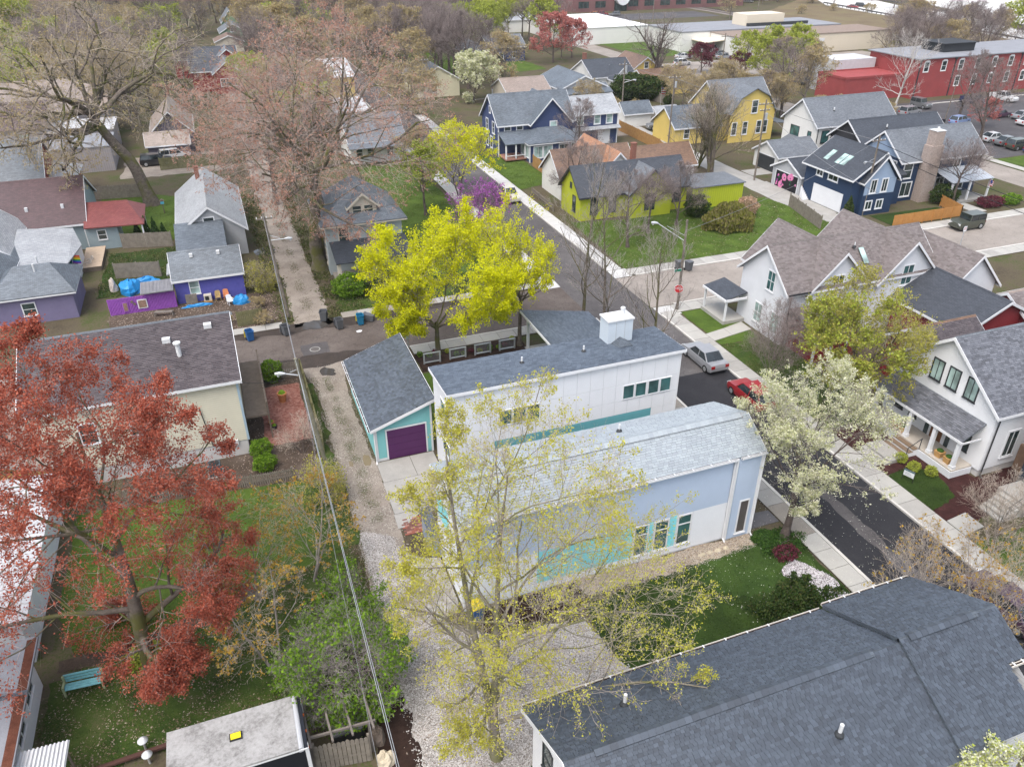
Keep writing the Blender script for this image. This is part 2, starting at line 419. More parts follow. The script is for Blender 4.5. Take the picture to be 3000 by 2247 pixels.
patch('puddle', [(4.6, 57.0), (5.6, 56.7), (5.7, 57.7), (5.0, 58.4), (4.5, 57.8)], .026, m_puddle, .06, .25)
# far lanes, lots, drives
patch('lane', rect(67.6, 71.6, 66.3, 170), .012, m_concg, .08, 1.5)
patch('driveway', [(44, 123), (70, 121), (70, 126), (44, 127)], .008, m_alley, .2, 1)
patch('parking_lot', rect(112.5, 300, 87.5, 125.5), .012, m_lot, 0)
patch('parking_lot', rect(100, 175, 165, 187), .012, m_crossr, 0)
patch('parking_lot', rect(118, 190, 280, 300), .012, m_lot, 0)
patch('road', rect(110, 330, 228, 262), .010, m_crossr, 0)
patch('driveway', rect(-14, 1.5, 124, 136), .012, m_alley, .2, 1)
patch('driveway', rect(71.8, 80, 93, 96), .014, m_concg)
patch('driveway', rect(69.6, 72.0, 75.2, 90), .014, m_concg)
for i in range(20):
    b = MB(); x = 118+i*2.7; b.box(x, x+.12, 117.2, 122.6, .016, .018); struct('parking_line', b, m_white_line)
for i in range(14):
    b = MB(); x = 118+i*2.7; b.box(x, x+.12, 89.0, 94.5, .016, .018); struct('parking_line', b, m_white_line)
# --- lawns and beds
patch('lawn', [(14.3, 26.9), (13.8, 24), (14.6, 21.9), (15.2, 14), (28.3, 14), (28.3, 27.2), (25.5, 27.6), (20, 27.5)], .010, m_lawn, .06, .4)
patch('lawn', [(20.5, 27.4), (22, 24.5), (26, 23.5), (28.0, 25.5), (27.4, 27.9), (24, 28.2)], .016, m_lawnp, .16, .3, seed=12)
patch('gravel_bed', [(11.5, 27.7), (20, 27.4), (25.9, 27.7), (25.9, 28.75), (11.5, 28.75)], .018, m_stonebed, .09, .3, seed=13)
patch('gravel_bed', [(25.7, 25.2), (27.0, 26.0), (28.1, 24.0), (28.0, 21.2), (26.9, 21.0), (26.2, 23.2)], .022, m_pebbed, .08, .25, seed=14)
patch('gravel_yard', [(3.5, 12), (7.4, 12), (15.1, 14), (14.6, 21.9), (13.7, 25.9), (11.8, 26.4), (9.4, 26.0), (6.4, 28.8), (6.0, 31), (5.6, 36), (3.9, 37), (3.4, 30), (3.3, 22)], .017, m_gravel, .06, .4, seed=15)
patch('mulch_bed', [(1.6, 18), (3.4, 18), (3.6, 24.5), (3.2, 28.4), (1.5, 27), (1.7, 22)], .020, m_mulch, .10, .4, seed=16)
patch('mulch_bed', [(8.4, 27.0), (11.8, 26.6), (14.5, 27.0), (14.5, 28.6), (8.4, 28.6)], .022, m_mulch, .10, .4, seed=17)
patch('lawn', [(7.5, 14), (9, 14), (9, 18.4), (8.2, 19.4), (7.2, 19.0)], .019, m_lawn, .08, .3)
patch('lawn', [(-11.5, 33.0), (-9, 32.6), (-3.0, 33.6), (2.9, 36), (3.4, 43.4), (-2, 43.9), (-9.4, 44.8), (-12.5, 44.8), (-12.6, 36)], .008, m_lawnb, .1, .5)
patch('ivy_patch', [(-12.6, 25.2), (-7, 25.9), (-1.3, 25.0), (3.2, 28), (3.3, 36), (-2.8, 33.6), (-9, 32.5), (-12.5, 31.5)], .010, m_ivy, .15, .5, seed=20)
patch('garden_path', [(-12.2, 32.0), (-9.2, 31.9), (-4, 33.0), (-2, 34), (-2.2, 34.8), (-5, 33.9), (-9.3, 32.7), (-12.2, 32.8)], .016, m_dirt, .05, .3, seed=21)
patch('mulch_bed', [(-10, 44.6), (3.1, 43.4), (3.3, 58.8), (-1.6, 58.8), (-1.6, 47.9), (-10, 47.8)], .012, m_dirt, .06, .5)
patch('ivy_patch', [(1.4, 36), (3.6, 36), (3.7, 56), (2.7, 56), (2.6, 44), (1.4, 44)], .018, m_ivy, .12, .4, seed=23)
patch('mulch_bed', rect(12.4, 22.0, 54.6, 57.6), .016, m_mulch, .06, .4)
patch('lawn', rect(10.9, 21.0, 43.3, 54.4), .010, m_lawnb, .05, .5)
patch('ivy_patch', [(8.2, 67.7), (23, 67.7), (24, 73), (8, 75.5)], .012, m_ivy, .15, .5, seed=24)
patch('lawn', [(17.8, 73), (27.2, 69), (27.6, 118), (19, 118)], .010, m_lawnb, .1, .8)
patch('lawn', [(38.2, 68.4), (52, 68.3), (69, 68.5), (67.3, 84), (56, 84), (46, 82.5), (39, 84)], .010, m_lawnb, .12, .8)
patch('lawn', [(38.0, 98.8), (43.8, 100.5), (43.8, 112.5), (38.0, 119)], .010, m_lawnb, .04, .6)
patch('lawn', [(38.1, 50), (42.0, 50), (42.4, 57.2), (38.1, 57.2)], .010, m_lawnb, .06, .4)
patch('lawn', [(37.9, 26.3), (40.4, 26.9), (41.1, 29), (40.2, 30.6), (37.9, 30.1)], .024, m_lawn, .06, .3)
patch('mulch_bed', [(37.9, 24.8), (47.5, 24.6), (47.5, 27.95), (43.2, 27.95), (43.2, 36), (37.95, 36), (37.95, 31.8)], .014, m_redmulch, .07, .4)
patch('mulch_bed', [(37.9, 36), (43, 36), (43, 49.9), (37.9, 49.9)], .013, m_ivy, .1, .5)
patch('lawn', rect(37.9, 41.9, 10, 23.2), .010, m_lawnb, .06, .4)
patch('lawn', [(74.8, 68.9), (84.8, 68.9), (85.5, 72.5), (74.8, 72.9)], .012, m_lawn, .03, .5)
patch('lawn', [(110.2, 60), (112.3, 60), (112.3, 130), (110.2, 130)], .010, m_lawnb, .05, .8)
patch('lawn', rect(112.5, 300, 78, 87.2), .010, m_lawnb, .05, 1)
patch('lawn', [(-16, 96), (-7, 93.4), (-5.8, 112), (-16, 119)], .010, m_lawnb, .2, 1)
patch('lawn', [(-14, 80), (-6.8, 80), (-6.6, 92.5), (-13.5, 92.5)], .010, m_lawn, .1, .6)
patch('mulch_bed', [(-12.5, 68.2), (2.8, 68.2), (2.6, 76), (-12.5, 75.2)], .010, m_dirt, .1, .6)
patch('lawn', rect(112, 240, 198, 226), .010, m_lawnb, .2, 2)
patch('lawn', [(50, 190), (80, 190), (80, 230), (50, 230)], .010, m_lawnb, .3, 2)
# --- pavements: a bed with its slabs
def pavement(x0, x1, y0, y1, mats, along='y', L=1.52, seed=0, top=.12):
    rs = random.Random(seed); b = MB(); b.box(x0+.01, x1-.01, y0+.01, y1-.01, 0.002, top-.05); base = struct('sidewalk', b, m_dirt)
    w = (x1-x0) if along == 'y' else (y1-y0); tot = (y1-y0) if along == 'y' else (x1-x0); n = max(1, round(tot/L)); l = tot/n
    meshes = {}
    for i in range(n):
        mt = mats[rs.randrange(len(mats))]
        if mt.name not in meshes:
            s = MB(); a, c = (w/2-.012, l/2-.016) if along == 'y' else (l/2-.016, w/2-.012)
            s.box(-a, a, -c, c, -.06, 0); meshes[mt.name] = mesh_from('slab', s.v, s.f, mt)
        p = (x0+w/2, y0+l*(i+.5), top+rs.uniform(-.004, .006)) if along == 'y' else (x0+l*(i+.5), y0+w/2, top+rs.uniform(-.004, .006))
        link('slab', meshes[mt.name], base, p)
    return base
pavement(36.28, 37.85, 8, 57.5, [m_conc, m_conc, m_concg], seed=1)
pavement(28.35, 29.68, 20.0, 27.2, [m_conc], seed=2)
pavement(28.35, 29.68, 27.2, 57.6, [m_conco, m_conco, m_concg], seed=3)
pavement(36.28, 37.85, 68.4, 150, [m_concw], seed=4)
pavement(28.1, 29.68, 68.4, 150, [m_concw], seed=5)
pavement(12.5, 28.3, 57.75, 59.15, [m_concg, m_concg, m_conc], 'x', seed=6)
pavement(37.9, 102, 66.55, 68.1, [m_concg, m_conc], 'x', seed=7)
pavement(8.0, 28.0, 67.0, 68.2, [m_conco, m_concg], 'x', seed=8)
pavement(-3.5, 2.6, 66.9, 68.1, [m_concg], 'x', seed=9)
pavement(-60, 2.5, 57.8, 59.0, [m_conco, m_concg], 'x', seed=19)
pavement(37.9, 102, 57.0, 58.6, [m_conc, m_concg], 'x', seed=10)
pavement(110.3, 111.8, 60, 130, [m_conc], seed=11)
def kerb(x0, x1, y0, y1, h=.14):
    b = MB(); b.box(x0, x1, y0, y1, 0.001, h); return struct('kerb', b, m_kerb)
kerb(29.70, 29.90, -20, 57.6); kerb(36.10, 36.27, -20, 57.0); kerb(29.70, 29.90, 68.5, 300); kerb(36.10, 36.27, 68.5, 300)
kerb(12.5, 28.0, 59.17, 59.33); kerb(38.5, 102, 58.66, 58.88); kerb(38.5, 102, 66.32, 66.52); kerb(112.2, 112.5, 88, 126); kerb(118, 172, 123.0, 123.3)
kerb(140, 172, 105.0, 107.2, .12)
# corner ramps
for cx, cy, a in ((36.3, 66.9, 0), (28.0, 66.9, 1), (36.3, 57.2, 0), (28.3, 57.2, 1)):
    b = MB(); b.poly([(cx-.2, cy-.5, .03), (cx+1.9, cy-.5, .05), (cx+1.9, cy+1.4, .115), (cx-.2, cy+1.4, .115)]); struct('kerb_ramp', b, m_concw)
b = MB(); b.box(28.6, 29.6, 67.6, 68.3, .118, .125); struct('tactile_paving', b, M('tactile_red', (.42, .12, .06), .8))
# private walks and drives
def slabs(name, quads, mat, top=.05):
    b = MB(); x = np.mean([q[0] for q in quads[0]]); base = None
    for q in quads:
        s = MB(); s.slab([(a, c, top) for a, c in q], .06)
        o = s.obj('slab' if base else name, mat, base)
        if base is None: base = o; o['kind'] = 'structure'
    return base
slabs('driveway', [[(6.25, 41.3), (8.55, 41.3), (8.55, 43.6), (6.25, 43.6)], [(8.58, 41.3), (10.25, 41.3), (10.25, 43.6), (8.58, 43.6)],
                   [(6.2, 39.2), (10.2, 39.2), (10.2, 41.27), (6.2, 41.27)], [(6.2, 37.9), (7.8, 37.9), (7.8, 39.17), (6.2, 39.17)], [(6.1, 36.5), (6.5, 36.5), (7.85, 37.6), (7.8, 37.87), (6.15, 37.87)],
                   [(7.83, 37.4), (10.2, 37.4), (10.2, 39.17), (7.83, 39.17)]], m_concg)
slabs('driveway', [[(6.05, 31.2), (7.8, 31.2), (7.8, 33.2), (6.9, 33.5), (6.0, 34.2)], [(6.1, 29.6), (7.8, 29.6), (7.8, 31.17), (6.05, 31.17)], [(6.4, 28.6), (7.6, 28.9), (7.8, 29.57), (6.15, 29.57)]], m_conc)
slabs('front_walk', [[(25.95, 28.9), (28.3, 28.9), (28.3, 30.0), (25.95, 30.2)], [(25.95, 30.23), (27.4, 30.1), (27.3, 32.5), (25.95, 32.5)]], M('wet_concrete', (.10, .095, .10), .5, .25))
slabs('front_walk', [[(37.9, 50.8), (40.0, 51.2), (40.0, 52.6), (37.9, 52.2)], [(40.03, 51.2), (42.3, 51.6), (42.3, 53.2), (40.03, 52.6)]], m_conc, .09)
slabs('front_walk', [[(37.9, 31.2), (38.9, 31.3), (38.9, 33.0), (37.9, 33.0)]], m_conc, .14)
slabs('front_walk', [[(37.9, 23.8), (39.6, 24.0), (39.6, 25.4), (37.9, 25.2)]], m_conc, .14)
slabs('front_walk', [[(88, 69), (90, 69), (90, 72.4), (88, 72.4)]], m_conc, .1)
# brick pads: each brick laid on its own
def bricks(x0, x1, y0, y1, mats, seed, parentname='brick_pad', ymax=None):
    rs = random.Random(seed); b = MB(); b.box(x0, x1, y0, y1, .003, .02); base = struct(parentname, b, m_dirt)
    ms = []
    for mt in mats:
        s = MB(); s.box(-.145, .145, -.068, .068, -.03, 0); ms.append(mesh_from('brick', s.v, s.f, mt))
    ny = int((y1-y0)/.15); nx = int((x1-x0)/.305)
    for j in range(ny):
        for i in range(nx):
            x = x0+.16+i*.305+(.15 if j % 2 else 0); y = y0+.075+j*.15
            if x > x1-.12: continue
            link('brick', ms[rs.randrange(len(ms))], base, (x, y, .05+rs.uniform(-.006, .008)), rs.uniform(-.03, .03))
    return base
m_br = [M('brick_red', (.24, .085, .06), .9, .2), M('brick_pink', (.32, .16, .125), .9, .2), M('brick_brown', (.16, .075, .06), .9, .2)]
bricks(6.35, 7.85, 35.75, 37.35, m_br, 1)
bm_ = pebble_mat('brick_patio_paving', [(.16, .06, .045), (.24, .10, .075), (.30, .15, .12), (.19, .08, .06)], 7)
patch('patio', rect(-.6, 2.6, 48.2, 56.5), .03, bm_, .05, .4)
# --- railway, motorway
m_ball = ground_mat('rail_ballast', [(.3, (.10, .085, .075)), (.5, (.19, .165, .15)), (.7, (.30, .27, .25))], .4, 6)
m_rail = M('rail_steel', (.10, .085, .08), .5, .2, metal=.6)
m_hwy = M('motorway_concrete', (.55, .545, .53), .85, .08, .05)
pr = lambda pix: [tuple(G(x, y)[:2]) for x, y in pix]
patch('railway_bed', [(193, 420), (199.5, 420), (204, 100), (196, 100)], .02, m_ball, .3, 4)
for dx in (-.75, .75, 3.2, 4.7):
    b = MB(); b.box(197.6+dx, 197.75+dx, 100, 420, .02, .17); struct('railway_track', b, m_rail)
o = lambda x, y: (2250+x*.339, y*.339)
patch('motorway', pr([o(330, -60), o(640, -60), o(1100, 45), o(1640, 135), o(2330, 300), o(2330, 400), o(1500, 210), o(900, 120), o(500, 50)]), .05, m_hwy, 0)
patch('motorway', pr([o(960, -60), o(2330, -60), o(2330, 240), o(1640, 100), o(1300, 25)]), .05, m_hwy, 0)
m_guard = M('guard_rail_steel', (.11, .11, .115), .5, .1, metal=.3)
def guard(p, q, lab):
    a, c = G(*p), G(*q); t = thing('guard_rail', lab, 'guard rail', (a[0], a[1], 0))
    n = 40; b = MB(); b.bar((a[0], a[1], .75), (c[0], c[1], .75), .12, .45); b.obj('rail', m_guard, t)
    for i in range(n+1):
        x, y = a[0]+(c[0]-a[0])*i/n, a[1]+(c[1]-a[1])*i/n
        b = MB(); b.box(x-.12, x+.12, y-.12, y+.12, 0, .7); b.obj('post', m_guard, t)
guard(o(480, 40), o(2330, 385), 'dark guard rail along the near edge of the motorway lanes')
guard(o(900, 0), o(2330, 265), 'dark guard rail between the two motorway carriageways')
m_emb = ground_mat('brown_embankment', [(.3, (.075, .055, .035)), (.5, (.15, .115, .07)), (.7, (.16, .16, .06))], .1, 2)
patch('embankment', pr([o(-100, 140), o(330, -30), o(900, 110), o(1500, 200), o(2330, 390), o(2330, 450), o(1400, 330), o(600, 250), o(0, 170)]), .03, m_emb, .5, 4)
# ================================================================ BUILDINGS
m_white = M('paint_white', (.74, .75, .77), .55, .04, .8, fine=.03)
m_trim = M('paint_trim_white', (.68, .69, .71), .5, .05, .8, fine=.03)
m_dtrim = M('paint_trim_dark', (.035, .038, .042), .5, .1)
m_pane = glass_mat('window_glass'); m_panet = glass_mat('window_glass_teal', (.035, .095, .095)); m_panel = glass_mat('window_glass_blinds', (.28, .38, .36), .25)
m_gutter = M('gutter_beige', (.62, .58, .52), .5, .1)
m_pipe = M('vent_pipe_white', (.60, .61, .62), .5, .05)
def fb(face, pos, a0, a1, d0, d1, z0, z1):
    if face == 'S': return (a0, a1, pos-d1, pos-d0, z0, z1)
    if face == 'N': return (a0, a1, pos+d0, pos+d1, z0, z1)
    if face == 'W': return (pos-d1, pos-d0, a0, a1, z0, z1)
    return (pos+d0, pos+d1, a0, a1, z0, z1)
def win(T, face, pos, a0, a1, z0, z1, frame=None, pane=None, fw=.09, bars='h', sill=True):
    frame = frame or m_trim; pane = pane or m_pane
    b = MB()
    b.box(*fb(face, pos, a0-fw, a0, 0, .055, z0-fw, z1+fw)); b.box(*fb(face, pos, a1, a1+fw, 0, .055, z0-fw, z1+fw))
    b.box(*fb(face, pos, a0, a1, 0, .055, z1, z1+fw)); b.box(*fb(face, pos, a0, a1, 0, .055, z0-fw, z0))
    zm = (z0+z1)/2; am = (a0+a1)/2
    if 'h' in bars: b.box(*fb(face, pos, a0, a1, 0, .04, zm-.025, zm+.025))
    if 'v' in bars: b.box(*fb(face, pos, am-.025, am+.025, 0, .038, z0, z1))
    if 't' in bars: b.box(*fb(face, pos, a0, a1, 0, .04, z0+(z1-z0)*.70-.04, z0+(z1-z0)*.70+.04))
    w = b.obj('window', frame, T)
    p = MB(); p.box(*fb(face, pos, a0-.01, a1+.01, .004, .016, z0-.01, z1+.01)); p.obj('pane', pane, w)
    if sill: s = MB(); s.box(*fb(face, pos, a0-fw-.04, a1+fw+.04, 0, .09, z0-fw-.05, z0-fw-.003)); s.obj('sill', frame, w)
    return w
def door(T, face, pos, a0, a1, z0, z1, mat, frame=None, name='door', panels=0):
    frame = frame or m_trim; d = MB(); d.box(*fb(face, pos, a0, a1, 0, .03, z0, z1)); o = d.obj(name, mat, T)
    f = MB(); f.box(*fb(face, pos, a0-.1, a0, 0, .05, z0, z1+.1)); f.box(*fb(face, pos, a1, a1+.1, 0, .05, z0, z1+.1)); f.box(*fb(face, pos, a0, a1, 0, .05, z1, z1+.1)); f.obj('frame', frame, o)
    for i in range(panels):
        h = (z1-z0)/panels; p = MB(); p.box(*fb(face, pos, a0+.02, a1-.02, .03, .045, z0+i*h+.02, z0+(i+1)*h-.02)); p.obj('panel', mat, o)
    return o
def boards(T, face, pos, a0, a1, z0, z1, mat, pitch=.15, name='clapboard'):
    n = max(1, round((z1-z0)/pitch)); h = (z1-z0)/n
    for i in range(n):
        zb, zt = z0+i*h, z0+(i+1)*h+.005
        d = {'S': (0, -1), 'N': (0, 1), 'W': (-1, 0), 'E': (1, 0)}[face]
        def P(a, dd, z): return (a, pos+d[1]*dd, z) if d[0] == 0 else (pos+d[0]*dd, a, z)
        b = MB(); b.extrude([P(a0, .002, zb), P(a0, .042, zb), P(a0, .008, zt), P(a0, .002, zt)], (a1-a0, 0, 0) if d[0] == 0 else (0, a1-a0, 0))
        b.obj(name, mat, T)
def tabs_on(parent, poly, mat, tw=.32, th=.145, seed=0, lift=.004, single=0, gap=.014):
    """asphalt tabs laid in courses over a planar roof polygon (ccw from outside)"""
    rs = np.random.RandomState(seed); P = np.array(poly, float)
    n = np.cross(P[1]-P[0], P[2]-P[0]); n /= np.linalg.norm(n)
    h = np.cross([0, 0, 1.], n); h /= np.linalg.norm(h); v = np.cross(n, h)
    o = P[0]; uv = np.stack([(P-o)@h, (P-o)@v], 1)
    u0, u1, v0, v1 = uv[:, 0].min(), uv[:, 0].max(), uv[:, 1].min(), uv[:, 1].max()
    rows = int((v1-v0)/th); L = []
    for r in range(rows):
        off = rs.uniform(0, tw); k = int((u1-u0)/tw)+2
        us = u0-off+np.arange(k)*tw+rs.uniform(-.03, .03, k); ws = np.append(us[1:], us[-1]+tw)-us
        L.append(np.stack([us, us+ws-gap, np.full(k, v0+r*th), np.full(k, v0+(r+1)*th+.01)], 1))
    A = np.concatenate(L); A[:, 0] = np.maximum(A[:, 0], u0+.005); A[:, 1] = np.minimum(A[:, 1], u1-.005); A = A[A[:, 1]-A[:, 0] > .06]
    cx, cy = (A[:, 0]+A[:, 1])/2, (A[:, 2]+A[:, 3])/2
    g_ = np.stack([(uv[:, 0]-uv[:, 0].mean()), (uv[:, 1]-uv[:, 1].mean())], 1); ok = inpoly(np.stack([cx, cy], 1), [tuple(q) for q in uv])
    A = A[ok]
    th0 = lift+.022+rs.choice([0, .006, .012], len(A)); th1 = np.full(len(A), lift+.002)
    def pt(u, w, d): return o+u[:, None]*h+w[:, None]*v+d[:, None]*n
    Z = np.zeros(len(A))
    V = np.stack([pt(A[:, 0], A[:, 2], Z), pt(A[:, 1], A[:, 2], Z), pt(A[:, 1], A[:, 3], Z), pt(A[:, 0], A[:, 3], Z),
                  pt(A[:, 0], A[:, 2], th0), pt(A[:, 1], A[:, 2], th0), pt(A[:, 1], A[:, 3], th1), pt(A[:, 0], A[:, 3], th1)], 1)
    w = wloc(parent); V = V-np.array([w.x, w.y, w.z])
    FQ = np.array([(4, 5, 6, 7), (0, 1, 5, 4), (1, 2, 6, 5), (3, 0, 4, 7)])
    if single:
        c = V.mean(1)+np.array([w.x, w.y, w.z])-np.array([0, 0, CH]); z = c@_f; sx = 1500+FPX*(c@_r)/z; sy = PH/2-FPX*(c@_u)/z
        vis = (sx > 5) & (sx < PW-5) & (sy > 5) & (sy < PH-5) & (c@n < 0)
        order = np.argsort(np.where(vis, np.linalg.norm(c, axis=1), 1e9)); pick = order[:single]
        rest = np.setdiff1d(np.arange(len(A)), pick)
        for i in pick:
            m_ = V[i].mean(0); me = mesh_from('shingle', [tuple(q) for q in V[i]-m_], [tuple(f) for f in FQ], mat, uv=False); link('shingle', me, parent, m_)
        V = V[rest]
    N = len(V)
    F = (FQ[None]+(np.arange(N)*8)[:, None, None]).reshape(-1, 4)
    me = bpy.data.meshes.new('shingles'); me.vertices.add(N*8); me.vertices.foreach_set('co', V.reshape(-1).astype(np.float32))
    me.loops.add(len(F)*4); me.loops.foreach_set('vertex_index', F.reshape(-1).astype(np.int32))
    me.polygons.add(len(F)); me.polygons.foreach_set('loop_start', (np.arange(len(F))*4).astype(np.int32))
    me.polygons.foreach_set('use_smooth', np.zeros(len(F), bool)); me.materials.append(mat); me.update(calc_edges=True)
    ob = link('shingles', me, parent); ob['kind'] = 'stuff'; return ob
def slope(T, pts, mat, tabmat=None, t=.11, name='roof', seed=0, single=0, tw=.32, th=.145):
    b = MB(); b.slab(pts, t); r = b.obj(name, mat, T)
    if tabmat: tabs_on(r, pts, tabmat, tw, th, seed, single=single)
    return r
def gable(T, x0, x1, y0, y1, z0, ze, zr, axis, wall, roof, trim=None, oh=.3, oe=.35, rp=.5, tabs=None, walls=True, fascia=True, seed=0, t=.11):
    trim = trim or m_trim
    if axis == 'x':
        P = lambda a, c, z: (a, c, z); a0, a1, c0, c1 = x0, x1, y0, y1
    else:
        P = lambda a, c, z: (c, a, z); a0, a1, c0, c1 = y0, y1, x0, x1
    cr = c0+(c1-c0)*rp; s0 = (zr-ze)/(cr-c0); s1 = (zr-ze)/(c1-cr)
    flip = axis != 'x'
    def fl(pts): return pts[::-1] if flip else pts
    if walls:
        b = MB()
        b.poly(fl([P(a0, c0, z0), P(a1, c0, z0), P(a1, c0, ze), P(a0, c0, ze)])); b.poly(fl([P(a1, c1, z0), P(a0, c1, z0), P(a0, c1, ze), P(a1, c1, ze)]))
        b.poly(fl([P(a0, c1, z0), P(a0, c0, z0), P(a0, c0, ze), P(a0, cr, zr), P(a0, c1, ze)])); b.poly(fl([P(a1, c0, z0), P(a1, c1, z0), P(a1, c1, ze), P(a1, cr, zr), P(a1, c0, ze)]))
        b.obj('wall', wall, T)
    up = .12
    e0, e1 = ze-s0*oe+up, ze-s1*oe+up; zt = zr+up
    A = fl([P(a0-oh, c0-oe, e0), P(a1+oh, c0-oe, e0), P(a1+oh, cr, zt), P(a0-oh, cr, zt)])
    B = fl([P(a1+oh, c1+oe, e1), P(a0-oh, c1+oe, e1), P(a0-oh, cr, zt), P(a1+oh, cr, zt)])
    ra = slope(T, A, roof, tabs, t, seed=seed); rb = slope(T, B, roof, None, t, seed=seed+1)
    if fascia:
        for (c, z) in ((c0-oe, e0), (c1+oe, e1)):
            s = -1 if c < cr else 1; b = MB(); q0 = P(a0-oh, c+s*.0, z-.20); q1 = P(a1+oh, c+s*.035, z-.005)
            b.box(min(q0[0], q1[0]), max(q0[0], q1[0]), min(q0[1], q1[1]), max(q0[1], q1[1]), q0[2], q1[2]); b.obj('fascia', trim, T)
        for a, s in ((a0-oh, -1), (a1+oh, 1)):
            for c, z in ((c0-oe, e0), (c1+oe, e1)):
                k = -1 if c < cr else 1
                b = MB(); b.extrude([P(a+s*.002, c+k*.036, z-.01-.0), P(a+s*.002, cr, zt+.0), P(a+s*.002, cr, zt-.26), P(a+s*.002, c+k*.036, z-.25)], P(s*.035, 0, 0)); b.obj('rake', trim, T)
    b = MB(); b.extrude([P(a0-oh, cr-.15, zt-.15*s0+.03), P(a0-oh, cr, zt+.045), P(a0-oh, cr+.15, zt-.15*s1+.03), P(a0-oh, cr, zt-.0)], P(a1-a0+2*oh, 0, 0)); b.obj('ridge_cap', roof, T)
    return ra
def box_walls(T, x0, x1, y0, y1, z0, z1, mat, name='wall'):
    b = MB(); b.box(x0, x1, y0, y1, z0, z1); return b.obj(name, mat, T)
def hip(T, x0, x1, y0, y1, ze, zr, roof, oe=.4, rl=0.0, tabs=None, trim=None, axis='x'):
    X0, X1, Y0, Y1 = x0-oe, x1+oe, y0-oe, y1+oe; cx, cy = (x0+x1)/2, (y0+y1)/2
    if axis == 'x': A, B = (cx-rl/2, cy, zr), (cx+rl/2+1e-3, cy, zr)
    else: A, B = (cx, cy-rl/2, zr), (cx, cy+rl/2+1e-3, zr)
    if axis == 'x':
        fs = [[(X0, Y0, ze), (X1, Y0, ze), B, A], [(X1, Y1, ze), (X0, Y1, ze), A, B], [(X0, Y1, ze), (X0, Y0, ze), A], [(X1, Y0, ze), (X1, Y1, ze), B]]
    else:
        fs = [[(X0, Y0, ze), (X1, Y0, ze), A], [(X1, Y1, ze), (X0, Y1, ze), B], [(X0, Y1, ze), (X0, Y0, ze), A, B], [(X1, Y0, ze), (X1, Y1, ze), B, A]]
    for i, f in enumerate(fs): slope(T, f, roof, tabs if i in (0, 2) else None, .1, seed=i)
    b = MB(); b.box(X0+.02, X1-.02, Y0+.02, Y1-.02, ze-.22, ze-.09); b.obj('soffit', trim or m_trim, T)
def chimney(T, x, y, z0, z1, w=.6, mat=None, parent=None):
    b = MB(); b.box(x-w/2, x+w/2, y-w/2, y+w/2, z0, z1); b.box(x-w/2-.05, x+w/2+.05, y-w/2-.05, y+w/2+.05, z1, z1+.1); return b.obj('chimney', mat or m_brickw, T)
def pipe(T, x, y, z, h=.45, r=.06):
    b = MB(); b.cyl((x, y, z-.1), (x, y, z+h), r, r, 10); o = b.obj('vent_pipe', m_pipe, T)
    c = MB(); c.lathe((x, y, z-.06), [(r+.12, 0), (r+.1, .1), (r+.01, .2)], 10); c.obj('flashing', m_dtrim, o); return o
def downpipe(T, x, y, z0, z1, mat=None, out=(0, -.25)):
    b = MB(); b.cyl((x, y, z0+.15), (x, y, z1), .05, .05, 6); b.cyl((x, y, z0+.17), (x+out[0], y+out[1], z0+.05), .05, .05, 6); return b.obj('downpipe', mat or m_trim, T)
def gutter(T, face, pos, a0, a1, z, mat, clips=0):
    b = MB(); b.box(*fb(face, pos, a0, a1, 0, .025, z-.11, z)); b.box(*fb(face, pos, a0, a1, .025, .115, z-.11, z-.09)); b.box(*fb(face, pos, a0, a1, .115, .14, z-.11, z+.012)); o = b.obj('gutter', mat, T)
    d = MB(); d.box(*fb(face, pos, a0+.02, a1-.02, .026, .114, z-.09, z-.05)); d.obj('leaf_debris', m_mulch, o)
    for i in range(clips):
        a = a0+(a1-a0)*(i+.5)/clips; c = MB(); c.box(*fb(face, pos, a-.03, a+.03, -.06, .14, z+.013, z+.03)); c.obj('bracket', m_trim, o)
    return o
def house(name, label, x, y, group=None): return thing(name, label, 'house', (x, y, 0), 0, group)
m_brickw = M('chimney_brick', (.22, .10, .075), .9, .2, 6)
m_found = M('foundation_block', (.52, .51, .50), .9, .1, 1.2)
S_dark = [hexc('#363b43'), hexc('#3f4650'), hexc('#4a525d'), hexc('#3a4049'), hexc('#454d57')]
sh_dark = shingle('shingle_dark', S_dark, tabs=True, stain=.07); sh_darkf = shingle('shingle_dark_far', [hexc('#464d55'), hexc('#555d66')])
S_slate = [hexc('#3f454b'), hexc('#4b525b'), hexc('#565e68'), hexc('#444a53')]
sh_slate = shingle('shingle_slate', S_slate, tabs=True, stain=.22); m_slatebase = M('shingle_underlay', (.03, .033, .04), .8)
S_pale = [hexc('#8a9197'), hexc('#91999f'), hexc('#99a1a6'), hexc('#8e959b')]
sh_pale = shingle('shingle_pale', S_pale, tabs=True, stain=.10)
S_wet = [hexc('#414954'), hexc('#4d5662'), hexc('#58626e'), hexc('#464f5a')]
sh_wet = shingle('shingle_dark_fine', S_wet, tabs=True, stain=.2)
S_taupe = [hexc('#605855'), hexc('#716866'), hexc('#7d7573'), hexc('#68605e')]
sh_taupe = shingle('shingle_taupe', S_taupe, tabs=True, stain=.12)
S_grey = [hexc('#4d4e53'), hexc('#5e6067'), hexc('#6e7077'), hexc('#56585e')]
sh_grey = shingle('shingle_grey', S_grey, tabs=True, stain=.15)
S_brownn = [hexc('#443c3f'), hexc('#50484a'), hexc('#5b5355')]
sh_brown = shingle('shingle_brown', S_brownn, tabs=True, stain=.25)
shf_grey = shingle('shingle_grey_far', [hexc('#5d6167'), hexc('#72777d')], stain=.2)
shf_lgrey = shingle('shingle_lightgrey_far', [hexc('#8f9296'), hexc('#a6a9ad')], stain=.2)
